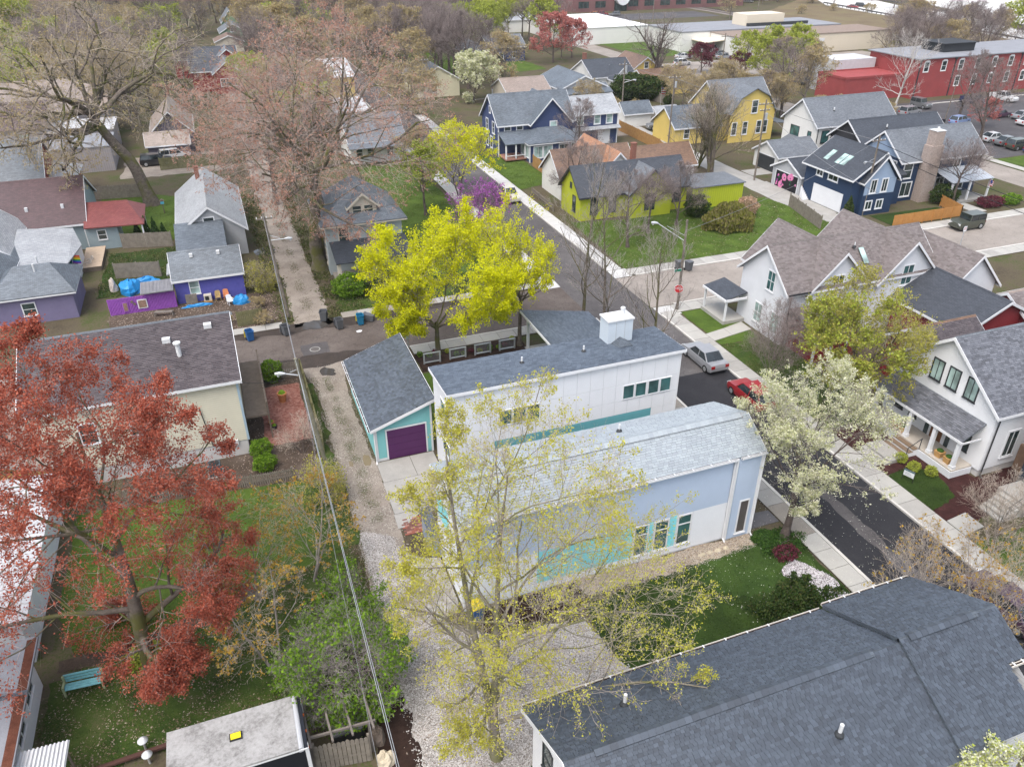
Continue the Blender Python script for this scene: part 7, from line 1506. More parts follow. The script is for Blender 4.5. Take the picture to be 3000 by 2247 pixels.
# delivery truck, bottom edge
t = thing('truck', 'box truck with a stained white roof and a yellow hatch at the bottom edge', 'truck', (-3.7, 22.6, 0))
m_tr = ground_mat('truck_roof_stained', [(.28, (.07, .066, .062)), (.42, (.20, .195, .19)), (.52, (.30, .295, .29)), (.75, (.40, .395, .39))], .9, 6, rough=.7, bstr=.15)
b = MB(); b.box(-6.35, -1.0, 21.35, 23.95, .9, 3.1); b.obj('cargo_body', M('truck_side_black', (.012, .014, .02), .4), t)
b = MB(); b.box(-6.38, -1.35, 21.32, 23.98, 3.1, 3.2); b.obj('roof', m_tr, t)
b = MB(); b.cyl((-1.28, 21.34, 3.06), (-1.28, 23.96, 3.06), .14, .14, 12); b.obj('front_cap', M('truck_cap', (.42, .43, .45), .4, .12), t)
b = MB(); b.box(-1.12, -.97, 21.33, 21.6, .9, 3.05); b.box(-1.12, -.97, 23.7, 23.97, .9, 3.05); b.box(-6.38, -1.0, 21.31, 21.34, 3.02, 3.1); b.obj('corner_post', m_pipe, t)
b = MB(); b.box(-3.95, -3.45, 22.6, 22.95, 3.2, 3.27); hb = b.obj('hatch_frame', m_blk, t); b = MB(); b.box(-3.9, -3.5, 22.64, 22.91, 3.27, 3.30); b.obj('hatch', M('hatch_yellow', (.72, .60, .02), .5), hb)
for y in (21.5, 22.3, 23.1, 23.8): b = MB(); b.box(-1.0, -.95, y-.05, y+.05, 2.85, 2.92); b.obj('marker_light', M('marker_orange', (.55, .12, .02), .4), t)
for x in (-5.4, -2.0):
    for y in (21.5, 23.8): b = MB(); b.cyl((x, y-.13, .45), (x, y+.13, .45), .45, .45, 14); b.obj('wheel', m_tyre, t)
# ================================================================ POLES, WIRES, LAMPS, SIGNS
m_pole = bark_mat('pole_timber', (.10, .085, .072), (.24, .21, .18)); m_polem = bark_mat('pole_timber_mossy', (.13, .12, .09), (.26, .25, .19)); m_galv = M('galvanised', (.46, .48, .50), .4, .08, metal=.4)
m_wire = M('cable_grey', (.20, .20, .21), .6, .1); m_wired = M('cable_black', (.015, .015, .017), .6, .1)
def pole(x, y, h, label, lean=(0, 0), arms=(), r=.14, mat=None, lamp=None, tran=None):
    t = thing('utility_pole', label, 'pole', (x, y, 0)); tx, ty = x+lean[0], y+lean[1]
    b = MB(); b.cyl((x, y, -.05), (tx, ty, h), r, r*.72, 10); b.obj('pole', mat or m_pole, t)
    for z, ax, L in arms:
        k = z/h; cx, cy = x+lean[0]*k, y+lean[1]*k; b = MB()
        if ax == 'x': b.box(cx-L/2, cx+L/2, cy-.05, cy+.05, z-.06, z+.06)
        else: b.box(cx-.05, cx+.05, cy-L/2, cy+L/2, z-.06, z+.06)
        a = b.obj('crossarm', m_pole, t)
        for f in (-.45, -.15, .15, .45):
            b = MB(); px, py = (cx+f*L, cy) if ax == 'x' else (cx, cy+f*L); b.cyl((px, py, z+.06), (px, py, z+.2), .05, .04, 6); b.obj('insulator', m_pipe, a)
    if lamp:
        z, dx, dy, dz = lamp; k = z/h; cx, cy = x+lean[0]*k, y+lean[1]*k; b = MB(); b.cyl((cx, cy, z), (cx+dx*.9, cy+dy*.9, z+dz), .04, .035, 6); b.cyl((cx, cy, z+.5), (cx+dx*.6, cy+dy*.6, z+dz*.8+.1), .02, .02, 5); b.obj('lamp_arm', m_galv, t)
        L = math.hypot(dx, dy); ux, uy = dx/L, dy/L; b = MB(); c0 = np.array([cx+dx*.88, cy+dy*.88, z+dz]); b.cyl(c0, c0+np.array([ux*.3, uy*.3, .02]), .07, .13, 10); b.cyl(c0+np.array([ux*.3, uy*.3, .02]), c0+np.array([ux*.62, uy*.62, 0]), .13, .09, 10); hd = b.obj('lamp_head', m_galv, t)
        b = MB(); b.cyl(c0+np.array([ux*.45, uy*.45, -.08]), c0+np.array([ux*.45, uy*.45, -.2]), .1, .06, 10); b.obj('lamp_glass', m_hl, hd)
    if tran: b = MB(); b.cyl((tx+.3, ty, tran-.5), (tx+.3, ty, tran+.4), .22, .22, 12); b.obj('transformer', m_galv, t)
    return t
pole(3.34, 69.15, 10.1, 'leaning dark utility pole at the mouth of the upper alley', (-.75, .1), [(9.6, 'x', 1.4)], lamp=(7.6, 1.5, -.3, .1))
pole(3.0, 43.1, 9.2, 'leaning timber utility pole with a lamp beside the brick patio', (-.95, .2), [], lamp=(8.0, -.95, .3, .15), mat=m_polem)
pole(38.14, 57.55, 8.9, 'timber pole with a long-armed street lamp and a stop sign', (0, 0), [], lamp=(6.9, -2.4, 1.6, 1.5))
pole(69.15, 129.2, 10.9, 'tall utility pole beside the small white shed', (0, 0), [(10.2, 'x', 2.2), (8.6, 'x', 1.2)], lamp=(7.2, 1.6, -.8, .5), tran=9.6)
pole(69.8, 113.5, 10.9, 'utility pole beside the dirt pile on the back lane', (0, 0), [(10.4, 'x', 2.2)], tran=9.4); pole(70.7, 91.1, 11.0, 'utility pole beside the back lane garages', (0, 0), [(10.4, 'x', 2.2), (9.6, 'x', 1.6)], tran=8.8)
pole(74.1, 73.4, 9.8, 'utility pole in front of the navy carriage house', (0, 0), [(9.2, 'x', 2.0)], lamp=(6.6, -1.6, -.4, .3)); pole(38.2, 149.5, 10.5, 'utility pole on the far street beside the cream bungalow', (0, 0), [(9.8, 'x', 2.0)])
pole(109.0, 158.0, 10.5, 'utility pole left of the worker on the cross street', (0, 0), [(9.8, 'x', 2.0)]); pole(90.5, 205, 10.5, 'thin utility pole in front of the white flat-roofed building', (0, 0), [(9.8, 'x', 1.8)]); pole(126.0, 110.5, 7.0, 'short leaning pole beside the small red tree', (.4, 0), [], r=.1)
pole(4.4, 128, 10.5, 'utility pole on the upper alley behind the weathered grey house', (-.3, 0), [(9.6, 'x', 1.6)]); pole(222.0, 158, 15, 'tall thin pole right of the lime green willow', (1.2, 0), [], r=.2)
pole(174, 236, 11, 'utility pole beside the railway crossing', (0, 0), [(10, 'x', 2.0)]); pole(150, 262, 11, 'utility pole before the railway crossing', (0, 0), [(10, 'x', 2.0)])
def wire(a, c, sag, label, r=.018, mat=None, n=14):
    a = np.array(a, float); c = np.array(c, float); pts = [a+(c-a)*i/n-np.array([0, 0, sag*4*(i/n)*(1-i/n)]) for i in range(n+1)]
    P = np.array(pts)[None]; V, F = tubes(P-a, np.full((1, n+1), r), 6); o = link('power_line', fast_mesh('power_line', V, F, mat or m_wire), None, a); return tag(o, label, 'cable')
P1, P2, P0 = (2.6, 69.2, 9.7), (2.1, 43.3, 9.0), (1.75, 14.0, 8.8)
wire((2.59, 69.25, 9.9), (2.05, 43.3, 9.15), .35, 'upper cable between the two leaning alley poles'); wire((2.65, 69.25, 8.7), (2.12, 43.3, 8.3), .35, 'lower cable between the two leaning alley poles', .028)
wire((2.05, 43.3, 9.15), P0, .4, 'top cable running down the alley to the bottom edge', .011, m_galv); wire((2.13, 43.3, 8.2), (1.9, 14.0, 7.6), .4, 'thick black cable running down the alley to the bottom edge', .018, m_wired); wire((2.12, 43.3, 8.35), (1.9, 14.0, 7.8), .4, 'middle cable running down the alley to the bottom edge', .010, m_galv); wire((2.15, 43.3, 7.6), (1.2, 14.0, 7.4), .5, 'leftmost thin cable running down the alley', .009)
b = MB(); b.cyl((0, 0, 0), (-.02, -.9, -.08), .05, .05, 8); o_ = b.obj('splice_case', m_wired); o_.location = (1.98, 27.2, 7.45); tag(o_, 'black splice case hanging on the alley cables over the green shrub', 'cable box')
wire((2.1, 43.3, 8.0), (-1.7, 49.0, 5.2), .3, 'service cable from the leaning pole to the cream house', .014, m_wired); wire((2.6, 69.25, 9.2), (4.1, 128, 9.5), .8, 'cable running up the alley behind the mossy maple')
wire((69.15, 129.2, 10.3), (69.8, 113.5, 10.4), .3, 'cable between the shed pole and the dirt pile pole', .025); wire((69.8, 113.5, 10.4), (70.7, 91.1, 10.4), .4, 'cable between the dirt pile pole and the garage pole', .025); wire((70.7, 91.1, 10.4), (74.1, 73.4, 9.2), .3, 'cable between the garage pole and the navy house pole', .025)
wire((69.15, 129.2, 9.0), (41.0, 128, 6.5), .6, 'cable from the shed pole to the blue gabled house', .022); wire((69.15, 129.2, 8.6), (92, 158, 8.5), .6, 'cable from the shed pole towards the small yellow house', .022); wire((69.8, 113.5, 9.0), (90, 112, 6.0), .5, 'cable from the dirt pile pole to the yellow gambrel house', .022)
wire((74.1, 73.4, 9.0), (72.0, 30, 8.2), .5, 'upper black cable crossing in front of the navy house', .03, m_wired); wire((74.1, 73.4, 8.2), (70.5, 30, 7.4), .5, 'lower black cable crossing in front of the navy house', .03, m_wired); wire((74.1, 73.4, 9.3), (38.14, 57.55, 7.9), .7, 'cable from the navy house pole to the street lamp', .016); wire((70.7, 91.1, 9.6), (62, 60, 8.0), .8, 'cable from the garage pole over the duplex roof', .02)
# stop sign and street name blades on the lamp pole
t = thing('stop_sign', 'red octagonal stop sign reading STOP on the lamp pole', 'sign', (37.95, 57.35, 2.33)); oc = [(.38/math.cos(math.pi/8)*math.cos(math.pi/8+i*math.pi/4), .38/math.cos(math.pi/8)*math.sin(math.pi/8+i*math.pi/4)) for i in range(8)]
t.rotation_euler = (0, 0, math.radians(-30))
b = MB(); b.extrude([(x*1.06, 0, z*1.06) for x, z in oc], (0, .012, 0)); b.obj('border', m_trim, t, local=True); b = MB(); b.extrude([(x, -.004, z) for x, z in oc], (0, -.006, 0)); b.obj('face', M('sign_red', (.45, .012, .018), .5, .06), t, local=True)
l_ = lettering(t, 'STOP', .30, (37.95, 57.35, 2.33), (math.pi/2, 0, 0), m_trim, .004); l_.location = (0, -.018, 0)
t = thing('street_sign', 'green street name blade on the lamp pole', 'sign', (38.0, 57.4, 4.2)); b = MB(); b.box(-.7, 0, -.02, .02, -.12, .12); b.obj('blade', M('sign_green', (.02, .17, .11), .5), t, local=True); b = MB(); b.box(-.72, .02, -.012, .012, -.14, .14); b.obj('edge', m_trim, t, local=True)
def post_sign(x, y, z, w, h, label, words, colr, deg=0, textc=None, ring=False):
    t = thing('sign', label, 'sign', (x, y, 0), math.radians(deg)); b = MB(); b.box(-.03, .03, -.03, .03, 0, z+h/2); b.obj('post', m_galv, t, local=True); b = MB(); b.box(-w/2, w/2, -.05, -.035, z-h/2, z+h/2); b.obj('face', colr, t, local=True)
    if ring:
        b = MB(); k = 20; V = [(r_*math.cos(i*2*math.pi/k), -.055, z+.03+r_*math.sin(i*2*math.pi/k)) for r_ in (w*.36, w*.28) for i in range(k)]; b.add(V, [(i, (i+1) % k, k+(i+1) % k, k+i) for i in range(k)]); b.bar((-w*.22, -.056, z+.03+w*.22), (w*.22, -.056, z+.03-w*.22), .02, .02); b.obj('symbol', MATS['sign_red'], t, local=True)
    for i, wd_ in enumerate(words):
        o = lettering(t, wd_, h*.3, (0, 0, 0), (math.pi/2, 0, 0), textc or m_blk, .002); o.location = (0, -.053, z+h*.22-i*h*.34)
    return t
post_sign(77.3, 61.2, 1.9, .45, .6, 'white no parking sign with a red ring beside the pale street', [], m_trim, 0, None, True); post_sign(12.0, 57.5, 2.0, .3, .45, 'small white sign behind the teal garage roof', [], m_trim)
t = thing('yard_sign', 'white yard sign on black legs in the white farmhouse lawn', 'sign', (38.7, 29.25, 0), math.radians(-70)); b = MB(); b.box(-.36, -.33, -.02, .02, 0, .9); b.box(.33, .36, -.02, .02, 0, .9); b.box(-.36, .36, -.02, .02, .9, .93); b.obj('frame', m_blk, t, local=True); b = MB(); b.box(-.34, .34, -.035, -.021, .42, .9); b.obj('face', m_trim, t, local=True); b = MB(); b.box(-.34, .34, -.04, -.036, .8, .9); b.obj('band', m_teald, t, local=True)
for i in range(3): b = MB(); b.box(-.25, .25-.08*i, -.04, -.036, .5+.09*i, .54+.09*i); b.obj('line_of_print', m_galv, t, local=True)
# ================================================================ BINS, FENCES, YARD THINGS
BM = {}
def wheelie(x, y, deg, colr, lid, label, lidopen=False, group=None):
    t = thing('wheelie_bin', label, 'bin', (x, y, .02), math.radians(deg), group)
    if 'b' not in BM:
        b = MB(); b.add([(-.24, -.27, .08), (.24, -.27, .08), (.24, .27, .08), (-.24, .27, .08), (-.30, -.35, 1.0), (.30, -.35, 1.0), (.30, .35, 1.0), (-.30, .35, 1.0)], [(0, 3, 2, 1), (0, 1, 5, 4), (1, 2, 6, 5), (2, 3, 7, 6), (3, 0, 4, 7)]); b.box(-.32, .32, -.37, -.33, .94, 1.0); b.box(-.32, .32, .33, .37, .94, 1.0); b.box(-.34, -.30, -.33, .33, .94, 1.0); b.box(.30, .34, -.33, .33, .94, 1.0); b.bar((-.25, .42, 1.0), (.25, .42, 1.0), .04); b.box(-.2, .2, -.285, -.26, .3, .34); BM['b'] = b
        b = MB(); b.extrude([(-.34, -.38, 1.01), (-.34, .38, 1.01), (-.34, .36, 1.07), (-.34, 0, 1.10), (-.34, -.36, 1.07)], (.68, 0, 0)); BM['l'] = b
        b = MB(); b.extrude([(-.34, .38, .99), (-.34, .46, .98), (-.34, .52, .2), (-.34, .46, .2)], (.68, 0, 0)); BM['lo'] = b
        b = MB(); b.cyl((-.3, .3, .12), (-.22, .3, .12), .12, .12, 12); b.cyl((.22, .3, .12), (.3, .3, .12), .12, .12, 12); BM['w'] = b
    BM['b'].obj('tub', colr, t, local=True); BM['lo' if lidopen else 'l'].obj('lid', lid, t, local=True)
    for s in (-1, 1): b = MB(); b.cyl((s*.30, .3, .12), (s*.22, .3, .12), .12, .12, 12); b.obj('wheel', m_tyre, t, local=True)
    return t
m_bg1 = M('bin_grey', (.10, .105, .115), .55, .1); m_bb = M('bin_blue', (.02, .10, .28), .5, .1); m_by = M('bin_yellow', (.72, .55, .01), .5, .08); m_bt = M('bin_tealblue', (.015, .16, .30), .5, .1)
wheelie(2.7, 65.4, 20, m_bg1, m_bg1, 'open grey wheelie bin beside the foot of the leaning pole', True); wheelie(6.3, 67.2, -15, m_bg1, m_bg1, 'open grey wheelie bin at the edge of the puddle', True); wheelie(7.4, 65.0, 10, m_bg1, m_bg1, 'open grey wheelie bin right of the puddle', True)
wheelie(9.35, 65.2, 0, m_bt, m_by, 'bright blue open wheelie bin with a yellow lid in the muddy street', True); wheelie(-.4, 65.5, 15, m_bb, m_by, 'dark blue wheelie bin with a yellow lid behind the cream house', True); wheelie(8.35, 28.1, 10, m_bb, m_by, 'blue wheelie bin with a closed yellow lid at the grey house corner')
wheelie(43.4, 66.1, 0, m_bg1, m_bg1, 'dark wheelie bin by the far kerb, left one of the pair'); wheelie(44.3, 65.6, 10, m_bg1, m_bg1, 'dark wheelie bin by the far kerb, right one of the pair'); wheelie(76.1, 129.2, 0, m_bt, m_by, 'blue wheelie bin with a yellow lid before the tiny grey shed'); wheelie(67.9, 122.6, 0, m_bg1, m_bg1, 'grey wheelie bin beside the brown fence')
t = thing('wheelie_bin', 'grey wheelie bin tipped over behind the yellow maple', 'bin', (10.7, 65.4, .35)); t.rotation_euler = (math.radians(-85), 0, math.radians(60)); BM['b'].obj('tub', m_bg1, t, local=True); BM['l'].obj('lid', m_bg1, t, local=True)
def fence(pts, h, label, mat, w=.14, gap=.012, post=2.4, cap=True, rails=(.35, .8), pick=False, rnd=.02, side=1):
    t = thing('fence', label, 'fence', (pts[0][0], pts[0][1], 0)); rs = random.Random(len(label)); me = {}
    for (x0, y0), (x1, y1) in zip(pts[:-1], pts[1:]):
        L = math.hypot(x1-x0, y1-y0); n = max(1, int(L/(w+gap))); a = math.atan2(y1-y0, x1-x0); ux, uy = (x1-x0)/L, (y1-y0)/L
        for i in range(n):
            d = (i+.5)*L/n; k = rs.randrange(4)
            if k not in me:
                b = MB(); hh = h+rs.uniform(-rnd, rnd)
                if pick: b.extrude([(-w/2, 0, .04), (w/2, 0, .04), (w/2, 0, hh-.08), (0, 0, hh), (-w/2, 0, hh-.08)], (0, .022, 0))
                else: b.box(-w/2, w/2, 0, .022, .04, hh)
                me[k] = mesh_from('board', b.v, b.f, mat)
            link('board', me[k], t, (x0+ux*d-pts[0][0], y0+uy*d-pts[0][1], 0), a+rs.uniform(-.02, .02))
        for z in rails:
            b = MB(); o = .04*side; b.bar((x0-uy*o, y0+ux*o, z*h), (x1-uy*o, y1+ux*o, z*h), .05, .09); b.obj('rail', mat, t)
        m_ = max(1, round(L/post))
        for i in range(m_+1):
            d = i*L/m_; b = MB(); px, py = x0+ux*d-uy*.09*side, y0+uy*d+ux*.09*side; b.box(px-.05, px+.05, py-.05, py+.05, 0, h+.05); b.obj('post', mat, t)
    return t
m_fgrey = M('fence_weathered', (.20, .175, .145), .9, .3, 2.5); m_fgold = M('fence_cedar', (.34, .19, .07), .8, .2, 2); m_fmoss = M('fence_mossy', (.15, .145, .07), .9, .3, 2.5); m_forng = M('fence_orange_cedar', (.42, .20, .06), .7, .12, 2)
fence([(-12.2, 94.0), (-6.9, 92.8)], 1.75, 'weathered board fence beside the red-roofed addition', m_fgrey); fence([(-12.4, 84.8), (-8.0, 83.8)], 1.7, 'weathered board fence above the blue tarpaulin', m_fgrey); fence([(-1.2, 68.6), (1.0, 68.8)], 1.5, 'short mossy board fence behind the cream house', m_fmoss)
fence([(-16.7, 114.8), (-10.7, 114.0)], 1.8, 'dark board fence left of the gnarled old tree', m_fgrey); fence([(-8.6, 127.0), (3.6, 127.3)], 1.8, 'long mossy board fence behind the gnarled old tree', m_fmoss)
fence([(-9.6, 45.0), (-1.9, 44.0), (.7, 43.8)], .95, 'low weathered picket fence below the cream house', m_fgrey, .08, .06, 2.4, pick=True); fence([(3.15, 46.0), (3.1, 57.6)], 1.5, 'mossy board fence between the brick patio and alley', m_fmoss)
fence([(-.9, 57.9), (3.0, 57.6)], 1.4, 'weathered board fence at the street end of the brick patio', m_fgrey); fence([(-.85, 22.3), (1.45, 21.95)], 1.75, 'weathered picket gate panel at the bottom edge below the pergola', m_fgrey, .17, .01, 2.3, pick=True, rnd=.06)
fence([(66.7, 125.3), (66.4, 110.8), (64.2, 104)], 1.8, 'new cedar fence behind the blue gabled house', m_fgold, .14, .01); fence([(43.95, 109.2), (43.8, 102.2)], 1.75, 'cedar fence between the blue house lawn and the brown-roofed cottage', m_fgold, .14, .01)
fence([(67.9, 79.8), (65.8, 71.2)], 1.7, 'collapsing grey fence beside the back lane', m_fgrey, rnd=.12); fence([(85.4, 151.8), (85.5, 139.1)], 1.9, 'grey board fence behind the flag', m_fgrey); fence([(74.9, 131.0), (79.6, 130.3)], 1.5, 'grey board fence behind the blue recycling bin', m_fmoss)
fence([(38.6, 88.5), (38.9, 96.5)], .9, 'old picket fence in front of the white cottage', m_fgrey, .08, .08, 2.4, pick=True, rnd=.08); fence([(57, 165), (63.5, 172.5)], 1.0, 'white picket fence before the grey-roofed bungalow', m_trim, .09, .09, 3, pick=True)
# horizontal orange fence of the navy house
t = thing('fence', 'orange cedar fence of horizontal boards before the navy house', 'fence', (74.4, 68.6, 0))
for (x0, y0), (x1, y1) in (((74.4, 68.6), (85.1, 68.6)), ((85.1, 68.6), (86.1, 72.8))):
    for i in range(9): b = MB(); b.bar((x0, y0, .2+i*.15), (x1, y1, .2+i*.15), .03, .135); b.obj('board', m_forng, t)
    for i in range(8): f = i/7; b = MB(); px, py = x0+(x1-x0)*f, y0+(y1-y0)*f; b.box(px-.05, px+.05, py-.07, py-.02, 0, 1.5); b.obj('post', m_forng, t)
t = thing('fence', 'small orange cedar gate beside the mural garage', 'fence', (72.2, 82.0, 0))
for i in range(8): b = MB(); b.box(72.2, 72.25, 81.2, 82.8, .1+i*.17, .25+i*.17); b.obj('board', m_forng, t)
t = thing('retaining_edge', 'dark red-brown timber edging with a stone lamp beside the truck', 'wall', (-8.5, 25.9, 0)); m_red_t = M('timber_redbrown', (.075, .035, .028), .85, .2)
for k in range(3): b = MB(); b.bar((-10.3, 25.75-.12*k, .12+.1*k), (-6.5, 25.95-.12*k, .12+.1*k), .12, .12); b.obj('timber', m_red_t, t)
for x, y, l in ((-7.95, 26.1, 'white domed garden lamp, the further one beside the truck'), (-7.75, 25.3, 'white domed garden lamp, the nearer one beside the truck')):
    t = thing('garden_lamp', l, 'lamp', (x, y, 0)); b = MB(); b.cyl((x, y, 0), (x, y, .55), .06, .05, 8); b.obj('post', m_concg, t); b = MB(); b.lathe((x, y, .5), [(.08, 0), (.22, .08), (.23, .12), (.12, .2), (.1, .26), (.02, .3)], 14); b.obj('dome', m_trim, t, smooth=True)
# wire garden panels
m_hog = M('panel_wire', (.20, .20, .21), .5, .1, metal=.4)
for i, x in enumerate((12.9, 15.15, 17.38, 19.6)):
    t = thing('trellis', ('leftmost', 'second from the left', 'third from the left', 'rightmost')[i]+' white-framed wire panel in the mulch bed', 'trellis', (x+.68, 55.85, 0))
    for xx in (x, x+1.37): b = MB(); b.box(xx-.06, xx+.06, 55.8, 55.9, 0, .95); b.obj('post', m_galv, t)
    b = MB(); b.box(x-.06, x+1.43, 55.79, 55.91, .95, 1.02); b.obj('top_rail', m_galv, t); b = MB(); b.box(x+.06, x+1.31, 55.8, 55.9, .12, .2); b.obj('bottom_rail', m_galv, t)
    for k in range(6): b = MB(); b.bar((x, 55.85, .28+k*.11), (x+1.37, 55.85, .28+k*.11), .022, .022); b.obj('wire', m_hog, t)
# pergola and hot tub
t = thing('pergola', 'weathered timber pergola frame beside the truck', 'pergola', (.4, 23, 0)); m_ow = M('old_timber', (.16, .14, .125), .9, .3, 2.5)
for x in (-.9, .0, .85, 1.75): b = MB(); b.bar((x-.15, 24.9, 2.25), (x, 21.9, 2.2), .09, .12); b.obj('rafter', m_ow, t)
for y in (22.5, 24.6): b = MB(); b.bar((-1.3, y, 2.1), (1.9, y-.15, 2.1), .09, .12); b.obj('beam', m_ow, t)
for x, y in ((-.95, 22.5), (1.6, 22.4), (-1.0, 24.6), (1.6, 24.5)): b = MB(); b.box(x-.06, x+.06, y-.06, y+.06, 0, 2.1); b.obj('post', m_ow, t)
for k in range(5): b = MB(); b.bar((.7+.1*k, 24.1, .1), (.9+.12*k, 23.8, 1.9-.15*k), .1, .025); b.obj('leaning_board', m_fgrey, t)
t = thing('hot_tub', 'covered dark hot tub under the pergola', 'hot tub', (.65, 23.4, 0)); b = MB(); b.extrude([(.0, 23.05, 0), (1.3, 23.05, 0), (1.4, 23.2, 0), (1.4, 24.0, 0), (0, 24.0, 0)], (0, 0, .8)); b.obj('tub', m_blk, t); b = MB(); b.box(.02, 1.36, 23.08, 23.98, .8, .9); b.obj('cover', M('tub_cover', (.14, .145, .15), .5, .15), t)
def lump(name, label, cat, x, y, rx, ry, h, mat, seed, z=0):
    rs = np.random.RandomState(seed); b = MB(); k, n = 12, 6; V = []
    for j in range(n):
        p = j/(n-1)*math.pi/2
        for i in range(k):
            a_ = i*2*math.pi/k; q = 1+rs.uniform(-.16, .16); V.append((rx*math.cos(a_)*math.cos(p)*q, ry*math.sin(a_)*math.cos(p)*q, max(0, h*math.sin(p)*q)))
    b.add(V, [(j*k+i, j*k+(i+1) % k, (j+1)*k+(i+1) % k, (j+1)*k+i) for j in range(n-1) for i in range(k)]+[tuple(range((n-1)*k, n*k))]); o = b.obj(name, mat); o.location = (x, y, z); return tag(o, label, cat)
m_bl = M('limestone', (.46, .40, .30), .9, .2, 3)
lump('stone_block', 'rough tan stone block at the bottom edge beside the cables', 'stone', 2.05, 21.7, .45, .4, .6, m_bl, 1); lump('stone_block', 'mossy old stone trough above the tan stone block', 'stone', 1.95, 23.0, .35, .6, .55, M('trough_brown', (.14, .11, .09), .9, .25, 3), 2)
m_tarp = M('tarp_blue', (.02, .22, .52), .45, .2, 2.5)
lump('tarpaulin', 'crumpled bright blue tarpaulin heap behind the purple wall', 'tarp', -10.8, 81.0, 1.1, 1.7, 1.2, m_tarp, 3); lump('tarpaulin', 'blue tarpaulin tail beside the small corrugated shed', 'tarp', -9.4, 82.3, 1.3, .5, .8, m_tarp, 4); lump('tarpaulin', 'low strip of blue tarpaulin below the blue-purple shed', 'tarp', -4.6, 74.7, 1.5, .2, .3, m_tarp, 5); lump('tarpaulin', 'blue tarpaulin sheet at the right of the shed yard', 'tarp', -.6, 74.0, .8, .5, .9, m_tarp, 6)
lump('soil_heap', 'orange soil heap beside the back lane', 'soil', 73.0, 119.5, 2.0, 1.2, .9, M('soil_orange', (.40, .19, .09), .95, .2), 7); lump('fabric', 'patterned pale fabric draped on posts in the left yard', 'fabric', -12.4, 81.5, .4, .4, 1.4, M('fabric_pale', (.52, .46, .42), .8, .3, 6), 8)
# purple corrugated wall and little shed
t = thing('wall', 'bright purple corrugated wall with painted ornaments in the left yard', 'wall', (-9.4, 75.3, 0)); m_cor = M('corrugated_purple', (.30, .10, .42), .6, .14, 2)
for i in range(46):
    x = -12.35+i*.129; b = MB(); b.extrude([(x, 75.3, .03), (x+.065, 75.24, .03), (x+.129, 75.3, .03), (x+.065, 75.34, .03)], (0, 0, 1.62)); b.obj('corrugation', m_cor, t)
for x, z, w_, h_ in ((-10.9, .75, .5, .95), (-9.4, .85, .85, .9)):
    b = MB(); b.box(x-w_/2, x+w_/2, 75.2, 75.235, z-h_/2, z+h_/2); f_ = b.obj('ornament', m_trim if x > -10 else m_cor, t); b = MB(); b.box(x-w_/2+.08, x+w_/2-.08, 75.185, 75.2, z-h_/2+.08, z+h_/2-.08); b.obj('inset', M('inset_brown', (.25, .16, .12), .8, .4, 8), f_)
for dx, dz in ((-.42, .38), (-.22, .14)): b = MB(); b.cyl((-9.85+dx, 75.22, .8+dz), (-9.85+dx, 75.2, .8+dz), .13, .13, 12); b.obj('disc', m_wood, t)
t = thing('shed', 'tiny lean-to with a rusty corrugated roof behind the purple wall', 'shed', (-7.9, 76, 0)); m_cr = M('corrugated_grey', (.22, .22, .235), .5, .2, 2)
box_walls(t, -9.1, -6.6, 75.5, 77.0, 0, 1.85, m_cor)
for i in range(24): x = -9.3+i*.122; b = MB(); b.cyl((x, 74.8, 1.95), (x, 77.15, 2.2), .062, .062, 6); b.obj('corrugation', m_cr, t)
# yard furniture
def chair(x, y, deg, mat, label, back=.95):
    t = thing('chair', label, 'chair', (x, y, 0), math.radians(deg))
    b = MB(); b.box(-.26, .26, -.25, .25, .40, .45); b.obj('seat', mat, t, local=True); b = MB(); b.extrude([(-.26, .22, .45), (.26, .22, .45), (.24, .32, back-.08), (.12, .34, back), (-.12, .34, back), (-.24, .32, back-.08)], (0, .03, 0)); b.obj('backrest', mat, t, local=True)
    for sx in (-.23, .23):
        for sy in (-.22, .22): b = MB(); b.bar((sx, sy, 0), (sx*.95, sy*.95, .4), .045); b.obj('leg', mat, t, local=True)
        b = MB(); b.box(sx-.03, sx+.03, -.25, .26, .62, .66); b.bar((sx, -.22, .4), (sx, -.24, .63), .04); b.obj('armrest', mat, t, local=True)
chair(-1.6, 74.0, 20, m_trim, 'white plastic garden chair below the blue-purple shed'); chair(-2.66, 75.4, 0, M('wicker_tan', (.34, .24, .11), .8, .2), 'tan wicker chair below the blue-purple shed'); chair(-1.9, 75.5, 0, M('chair_orange', (.55, .22, .10), .7), 'orange chair behind the white plastic chair'); chair(-15.2, 90.0, -60, M('adirondack', (.62, .55, .48), .7), 'pale wooden deck chair on the sun deck, rear one'); chair(-15.3, 89.0, -60, M('adirondack'), 'pale wooden deck chair on the sun deck, front one')
def bench(x, y, deg, mat, label, back=False, L=1.6, m2=None):
    t = thing('bench', label, 'bench', (x, y, 0), math.radians(deg))
    for i in range(3): b = MB(); b.box(-L/2, L/2, -.2+i*.15, -.07+i*.15, .42, .46); b.obj('seat_slat', mat, t, local=True)
    if back:
        for i in range(3): b = MB(); b.box(-L/2, L/2, .27+.03*i, .30+.03*i, .52+i*.15, .64+i*.15); b.obj('back_slat', mat, t, local=True)
    for s in (-1, 1):
        b = MB(); b.box(s*L/2-.05, s*L/2+.05, -.22, -.15, 0, .62 if back else .42); b.box(s*L/2-.05, s*L/2+.05, .2, .28, 0, .95 if back else .42); b.box(s*L/2-.05, s*L/2+.05, -.22, .28, .58 if back else .36, .64 if back else .42); b.obj('leg', m2 or mat, t, local=True)
